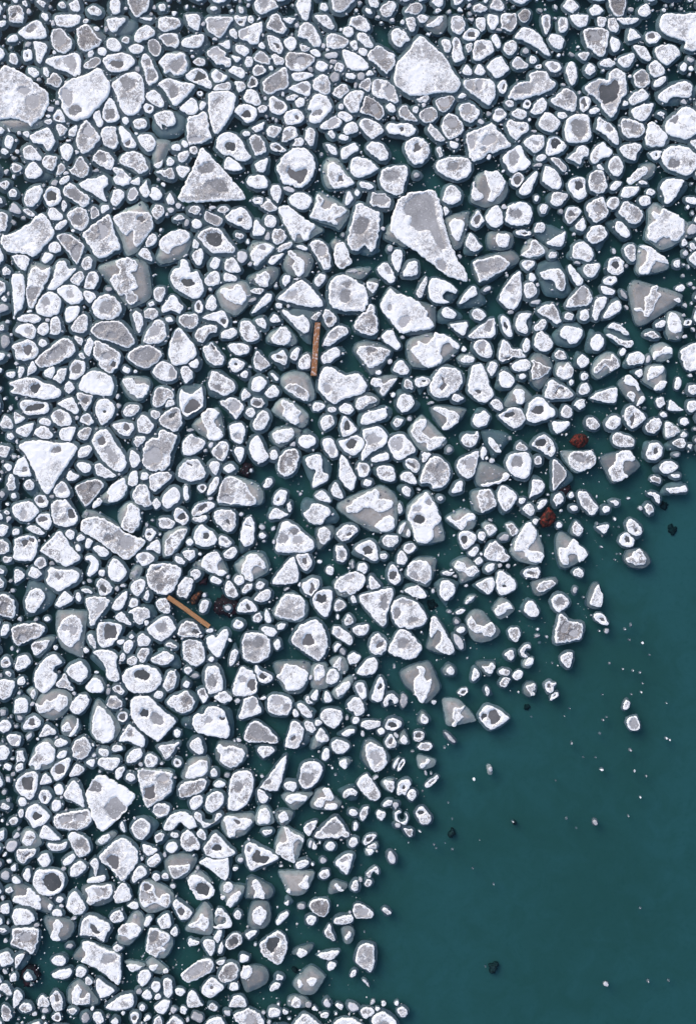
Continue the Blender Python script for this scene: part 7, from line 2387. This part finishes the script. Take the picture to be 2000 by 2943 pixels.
# ------------------------------------------------------------------ floes: the 300 that show largest one by one
def seen_area(f):
    if f.get('out'):
        vis = (f['hi'] > 0).all() and f['lo'][0] < 2000 and f['lo'][1] < 2943
        if not vis: return 0
        w = np.clip(np.minimum(f['hi'], (2000, 2943)) - np.maximum(f['lo'], 0), 0, None) / np.maximum(f['hi'] - f['lo'], 1)
        return f['a'] * w[0] * w[1]
    a = f['a']
    for s in f['S'] + f['U']:
        a = max(a, abs(area(s)))
    return a

allf = floes + outer
for f in allf: f['seen'] = seen_area(f)
allf.sort(key=lambda f: -f['seen'])
NBIG = 300
big, rest = allf[:NBIG], allf[NBIG:]

LANDMARKS = [((907, 1005), 'the frosted upright beam'), ((543, 1758), 'the slanted tan beam'), ((1664, 1265), 'the upper red rock'), ((1572, 1486), 'the lower red rock')]

def hull(p):
    q = sorted(map(tuple, p))
    def half(pts):
        h = []
        for a in pts:
            while len(h) > 1 and (h[-1][0] - h[-2][0]) * (a[1] - h[-2][1]) - (h[-1][1] - h[-2][1]) * (a[0] - h[-2][0]) <= 0:
                h.pop()
            h.append(a)
        return h[:-1]
    return np.array(half(q) + half(q[::-1]))

def corners(p, eps):
    def dp(a):
        if len(a) < 3: return [a[0], a[-1]]
        d = a[-1] - a[0]; n = np.hypot(*d) or 1
        e = np.abs(d[0] * (a[:, 1] - a[0, 1]) - d[1] * (a[:, 0] - a[0, 0])) / n
        k = int(e.argmax())
        if e[k] < eps: return [a[0], a[-1]]
        return dp(a[:k + 1])[:-1] + dp(a[k:])
    i = int(np.hypot(*(p - p.mean(0)).T).argmax())
    q = np.roll(p, -i, 0); j = int(np.hypot(*(q - q[0]).T).argmax())
    return len(dp(q[:j + 1])) + len(dp(np.vstack([q[j:], q[:1]]))) - 2

def shape_word(p):
    a = abs(area(p)); h = hull(p); sol = a / abs(area(h))
    w, _ = np.linalg.eigh(np.cov(p.T)); asp = math.sqrt(max(w) / max(min(w), 1e-6))
    n = corners(p, 0.13 * math.sqrt(a))
    per = np.hypot(*(np.roll(h, -1, 0) - h).T).sum(); circ = 4 * math.pi * abs(area(h)) / per ** 2
    if sol < 0.80: return 'deeply notched'
    if n == 3: return 'long triangular' if asp > 1.7 else 'triangular'
    if asp > 1.9: return 'long narrow'
    if circ > 0.945: return 'rounded'
    if n == 4: return 'oblong' if asp > 1.35 else 'four-sided'
    return 'oval' if asp > 1.35 else 'many-sided'

ROWS = ['in top eighth', 'near top', 'in upper third', 'above mid-height', 'below mid-height', 'in lower third', 'near bottom', 'in bottom eighth']
COLS = ['far left', 'left of centre', 'in the middle', 'right of centre', 'far right']
NUM = {2: 'two', 3: 'three', 4: 'four', 5: 'five', 6: 'six'}
for i, f in enumerate(big):
    size = 'huge' if i < 12 else 'large' if i < 60 else 'middling' if i < 170 else 'small'
    nd = sum(1 for c, _ in f['P'] if c == 'd'); np_ = sum(1 for c, _ in f['P'] if c == 'p')
    feat = ''
    if f['S']: feat = ' on grey shelf' if len(f['W']) == 1 else ' in patches on grey shelf'
    elif nd == 1 and not np_: feat = ' with one dark pool'
    elif nd + np_ > 1: feat = ' with %s pools' % NUM[min(nd + np_, 6)]
    elif np_ == 1: feat = ' with one grey pool'
    elif f['U']: feat = ' above a drowned ledge'
    col = {'w': 'white', 'm': 'mottled', 'g': 'grey-topped'}[f['kind']]
    thing = 'snow cap' if f['S'] else 'floe'
    cx, cy = f['c']
    place = None
    for (lx, ly), nm in LANDMARKS:
        dx, dy = cx - lx, cy - ly
        if math.hypot(dx, dy) < 125:
            place = ('right of ' if dx > 0 else 'left of ') + nm if abs(dx) > abs(dy) else ('below ' if dy > 0 else 'above ') + nm
    if not place:
        r = min(7, max(0, int(cy / 2943 * 8))); c = min(4, max(0, int(cx / 2000 * 5)))
        place = COLS[c] + ' ' + ROWS[r]
    f['label'] = '%s %s %s floe%s, %s' % (size, col, shape_word(f['o'][0]), feat, place)

HERO = {(1225, 195): 'largest smooth white floe, a blunt triangle with rounded corners near the top', (1210, 650): 'huge curved fang-shaped floe tapering to a point, grey pools on its upper half',
        (605, 515): 'huge white triangle floe with flat base, left of centre in the upper fifth', (140, 1325): 'huge pale floe shaped like a downward-pointing triangle by the left edge',
        (1175, 890): 'huge white floe with wavy ridges, right of the frosted upright beam', (1045, 1470): 'huge grey diamond shelf carrying two white patches of snow, near the picture centre',
        (320, 1545): 'huge slanted rectangular floe with a row of grey pools, left of centre', (1875, 860): 'smooth grey triangular ice sheet with a white crest, far right edge',
        (318, 2305): 'huge white floe with one pool at its corner and one at its base, lower left',
        (250, 275): 'huge rounded floe with rubble at its lower left end, near the top left corner'}
for (hx, hy), tx in HERO.items():
    b_ = min(big[:60], key=lambda f: np.hypot(f['c'][0] - hx, f['c'][1] - hy))
    if np.hypot(b_['c'][0] - hx, b_['c'][1] - hy) < 50: b_['label'] = tx

same = {}
for f in big: same.setdefault(f['label'], []).append(f)
ORD = {2: ('{0} of two', ('upper', 'lower'), ('left', 'right')), 3: ('{0} of three', ('upper', 'middle', 'lower'), ('left', 'middle', 'right'))}
for lb, fs in same.items():
    if len(fs) == 1: continue
    sp = np.ptp([f['c'] for f in fs], axis=0)
    ax = 1 if sp[1] > sp[0] else 0
    fs.sort(key=lambda f: f['c'][ax])
    for k, f in enumerate(fs):
        if len(fs) in ORD:
            f['label'] = '%s, %s of %s' % (lb, ORD[len(fs)][1 if ax else 2][k], NUM[len(fs)])
        else:
            f['label'] = '%s, number %s from the %s of %s' % (lb, NUM.get(k + 1, 'one'), 'top' if ax else 'left', NUM.get(len(fs), 'several'))

for f in big:                                   # SHORTEN
    for a_, b_ in ((' in patches on grey shelf', ' in patches'), (' on grey shelf', ''), (' with one', ' with'), (' floe', '')):
        if len(f['label'].split()) > 16: f['label'] = f['label'].replace(a_, b_)


stuff = {'v': [], 't': [], 'a': [], 'm': []}
nv = 0
def to_stuff(v, t, at, key):
    global nv
    if np.ndim(at) == 1: at = np.stack([at, at], 1)
    stuff['v'].append(v); stuff['t'].append(t + nv); stuff['a'].append(at); stuff['m'].append(np.full(len(t), MI[key]))
    nv += len(v)

for i, f in enumerate(big):
    root = bpy.data.objects.new('ice_floe', None)
    COL.objects.link(root)
    c3 = to3(f['c'][None], 0.0)[0]
    root.location = c3
    root.empty_display_size = 0.2
    root['label'] = f['label']; root['category'] = 'ice floe'; root['group'] = 'ice floes of the drifting pack'
    cap = None
    for pn, mk, v, t, at in floe_parts(f, i * 1.37):
        ob = bpy.data.objects.new(pn, mesh_from(pn, v - c3, t, at, [M[mk]]))
        COL.objects.link(ob)
        if pn == 'snow_cap': cap = ob
        ob.parent = cap if pn == 'melt_pool' and cap else root      # a pool lies in its snow cap
for i, f in enumerate(rest):
    far = f.get('out') and f['seen'] == 0
    for pn, mk, v, t, at in floe_parts(f, 500 + i * 0.73):
        if mk == 'snow' and ((f['kind'] == 'g' and f['a'] < 900) or (f['a'] < 260 and rng.random() < 0.7)):
            mk, at = 'grey', np.full(len(v), rng.random())
        to_stuff(v, t, at, mk)

# brash: chips of ice between the floes, thick where the pack is close
cov = mask.astype(np.float32)
ii = np.pad(cov, ((1, 0), (1, 0))).cumsum(0).cumsum(1)
K = 26
def cover(ix, iy):
    a0, a1 = max(ix - K, 0), min(ix + K, RW); b0, b1 = max(iy - K, 0), min(iy + K, RH)
    return (ii[a1, b1] - ii[a0, b1] - ii[a1, b0] + ii[a0, b0]) / ((a1 - a0) * (b1 - b0))
n_chip = 0
for _ in range(60000):
    x, y = rng.uniform(-200, 2200), rng.uniform(-200, 3140)
    ix, iy = int((x - RX0) / G), int((y - RY0) / G)
    if mask[ix, iy]: continue
    cv_ = cover(ix, iy)
    # more slush towards the upper left where the ice has been pressed together
    dens = max(0.0, cv_ - 0.18) * (1.25 - 0.5 * (x + y) / 4900)
    if rng.random() > dens * 1.0: continue
    r = 0.9 + 4.2 * rng.random() ** 4
    k = 6
    a = np.arange(k) * 2 * np.pi / k + rng.random() * 6
    rr = r * rng.uniform(0.6, 1.25, k); asp = rng.uniform(0.5, 1); tu = rng.uniform(0, 6.3)
    px, py = np.cos(a) * rr, np.sin(a) * rr * asp
    ring = np.stack([x + px * math.cos(tu) - py * math.sin(tu), y + px * math.sin(tu) + py * math.cos(tu)], 1)
    zt = rng.uniform(0.012, 0.03)
    v = np.vstack([to3(ring, -0.05), to3(ring * 0.7 + np.array([x, y]) * 0.3, zt)])
    i_ = np.arange(k); j_ = (i_ + 1) % k
    t = np.concatenate([np.stack([j_, i_, k + i_], 1), np.stack([j_, k + i_, k + j_], 1), np.stack([np.full(k - 2, k), k + 2 + np.arange(k - 2), k + 1 + np.arange(k - 2)], 1)])
    to_stuff(v, t, np.full(2 * k, rng.random()), 'grey' if rng.random() < 0.75 else 'ledge')
    n_chip += 1

me = mesh_from('brash_ice', np.vstack(stuff['v']), np.vstack(stuff['t']), np.concatenate(stuff['a']), [M[k] for k in MI], np.concatenate(stuff['m']))
ob = bpy.data.objects.new('brash_ice', me)
COL.objects.link(ob)
ob['kind'] = 'stuff'; ob['category'] = 'brash ice'; ob['label'] = 'small white and grey ice pieces filling the gaps between the larger floes'

# ------------------------------------------------------------------ timber
def beam(name, p0, p1, wid, mat, label):
    a = to3(np.array([p0]), 0)[0]; b = to3(np.array([p1]), 0)[0]
    L = float(np.linalg.norm(b - a)); W = wid * S; H = W * 0.8
    n = 24
    vs_, fs = [], []
    prof = [(-.5, -.42), (-.42, -.5), (.42, -.5), (.5, -.42), (.5, .4), (.4, .5), (-.4, .5), (-.5, .4)]
    for i in range(n + 1):
        u = i / n
        wob = 0.02 * math.sin(u * 5 + wid)
        for (y, z) in prof:
            e = 0.0
            if i == 0: e = rng.uniform(-0.03, 0.02)
            if i == n: e = rng.uniform(-0.02, 0.03)
            vs_.append(((u - 0.5) * L + e, y * W * (1 + 0.05 * float(vnoise(u * 40, y * 3, 3.0))) + wob, z * H))
    k = len(prof)
    for i in range(n):
        for j in range(k):
            fs.append((i * k + j, i * k + (j + 1) % k, (i + 1) * k + (j + 1) % k, (i + 1) * k + j))
    fs.append(tuple(range(k - 1, -1, -1))); fs.append(tuple(n * k + j for j in range(k)))
    me = bpy.data.meshes.new(name); me.from_pydata(vs_, [], fs); me.materials.append(M[mat]); me.update()
    o = bpy.data.objects.new(name, me); COL.objects.link(o)
    o.location = ((a + b) / 2) + np.array([0, 0, H * 0.18])
    o.rotation_euler = (0, 0, math.atan2(b[1] - a[1], b[0] - a[0]))
    o['label'] = label; o['category'] = 'wooden beam'; o['group'] = 'timber adrift in the ice'
    return o
beam('wooden_beam', (914, 929), (901, 1080), 16, 'wood_frost', 'reddish brown wooden beam crusted with frost, standing upright in the picture')
beam('wooden_beam', (484, 1716), (603, 1800), 12.5, 'wood', 'clean tan wooden beam lying slanted, the lower left of two')

# ------------------------------------------------------------------ red and dark lumps
ROCK = {
    'r': ('red_rock', 'rock'), 'k': ('maroon_weed', 'seaweed'), 'b': ('dark_weed', 'seaweed'),
}
ROCK_LABELS = [
    (706, 1350, 'dark maroon weed clump sunk beside open water, left of centre at mid-height'),
    (1664, 1268, 'rust-red rough rock alone in open water, the upper of two red rocks'),
    (1575, 1487, 'brick-red angular rock touching small floes, the lower of two red rocks'),
    (1627, 1410, 'faint maroon patch under water between the two red rocks'),
    (582, 1672, 'small dark red clump sunk above the slanted tan beam'),
    (562, 1719, 'orange-brown oblong rock under water just above the slanted tan beam'),
    (653, 1746, 'black clump under water right of the slanted tan beam'),
    (1243, 1739, 'black round blot under water among floes right of centre'),
    (1916, 1453, 'dark blot at the far right edge, the upper of two'),
    (1938, 1524, 'ragged dark clump at the far right edge, the lower of two'),
    (1298, 2401, 'black ragged clump in open water, lower right, left of the smallest black speck'),
    (1479, 2369, 'smallest black speck in the open teal water at lower right'),
    (1518, 2040, 'black pointed clump just off the ice edge, right of centre'),
    (81, 2811, 'dark purple clump under small ice pieces in the bottom left corner'),
    (843, 2797, 'small black clump beside a smooth grey shelf near the bottom edge'),
    (1420, 2788, 'black oval clump alone in open water near the bottom right'),
]
def lump(poly, zt, zb, amp, seed, rag=2.0):
    o = rough_outline(catmull(poly), rag, seed, 2.6)
    pts = fill_points(o, 2.8, 1.5)
    v, t = triangulate([o], pts)
    d = dist(v, o); mx = max(d.max(), 1)
    dome = np.sqrt(np.clip(1 - (1 - d / mx) ** 2, 0, 1))
    z = zb + (zt - zb) * dome + amp * dome * (1.5 * vnoise(v[:, 0], v[:, 1], 9, seed) + vnoise(v[:, 0], v[:, 1], 4.5, seed + 1))
    v3 = to3(v, z)
    t = orient(v3, t)
    at = np.zeros(len(v3))
    return add_skirt(v3, t, at, to3(o, zb)[::-1], zb - 0.25)

seen_lab = {}
for i, f in enumerate(sorted(rocks, key=lambda f: (f['kind'], f['c'][1]))):
    k = f['kind']
    name, cat = ROCK[k]
    cx, cy = f['c']
    sunk = (k == 'r' and cx < 800)
    mat = {'r': 'brown' if sunk else 'red', 'k': 'maroon', 'b': 'black'}[k]
    zt, zb = {'r': (0.32, -0.08), 'k': (-0.18, -0.4), 'b': (-0.34, -0.52)}[k]
    if k == 'b' and cx < 800: zt, zb, mat = -0.12, -0.4, 'maroon'
    elif k == 'b' and (cx > 1900 or cy < 2100): zt, zb = -0.68, -0.78
    if sunk: zt, zb = 0.04, -0.3
    v, t, at = lump(f['W'][0], zt, zb, 0.10 if k == 'r' else 0.06, 3.3 + i, 2.0 if k == 'r' else 7.0)
    c3 = to3(np.array([[cx, cy]]), 0)[0]
    o = bpy.data.objects.new('brown_rock' if sunk else name, mesh_from(name, v - c3, t, at, [M[mat]]))
    COL.objects.link(o); o.location = c3
    lab = min(ROCK_LABELS, key=lambda q: math.hypot(q[0] - cx, q[1] - cy))
    o['label'] = lab[2]; o['category'] = cat
print('floes', len(floes), 'outer', len(outer), 'chips', n_chip, 'tris', sum(len(o.data.polygons) for o in bpy.data.objects if o.type == 'MESH'))
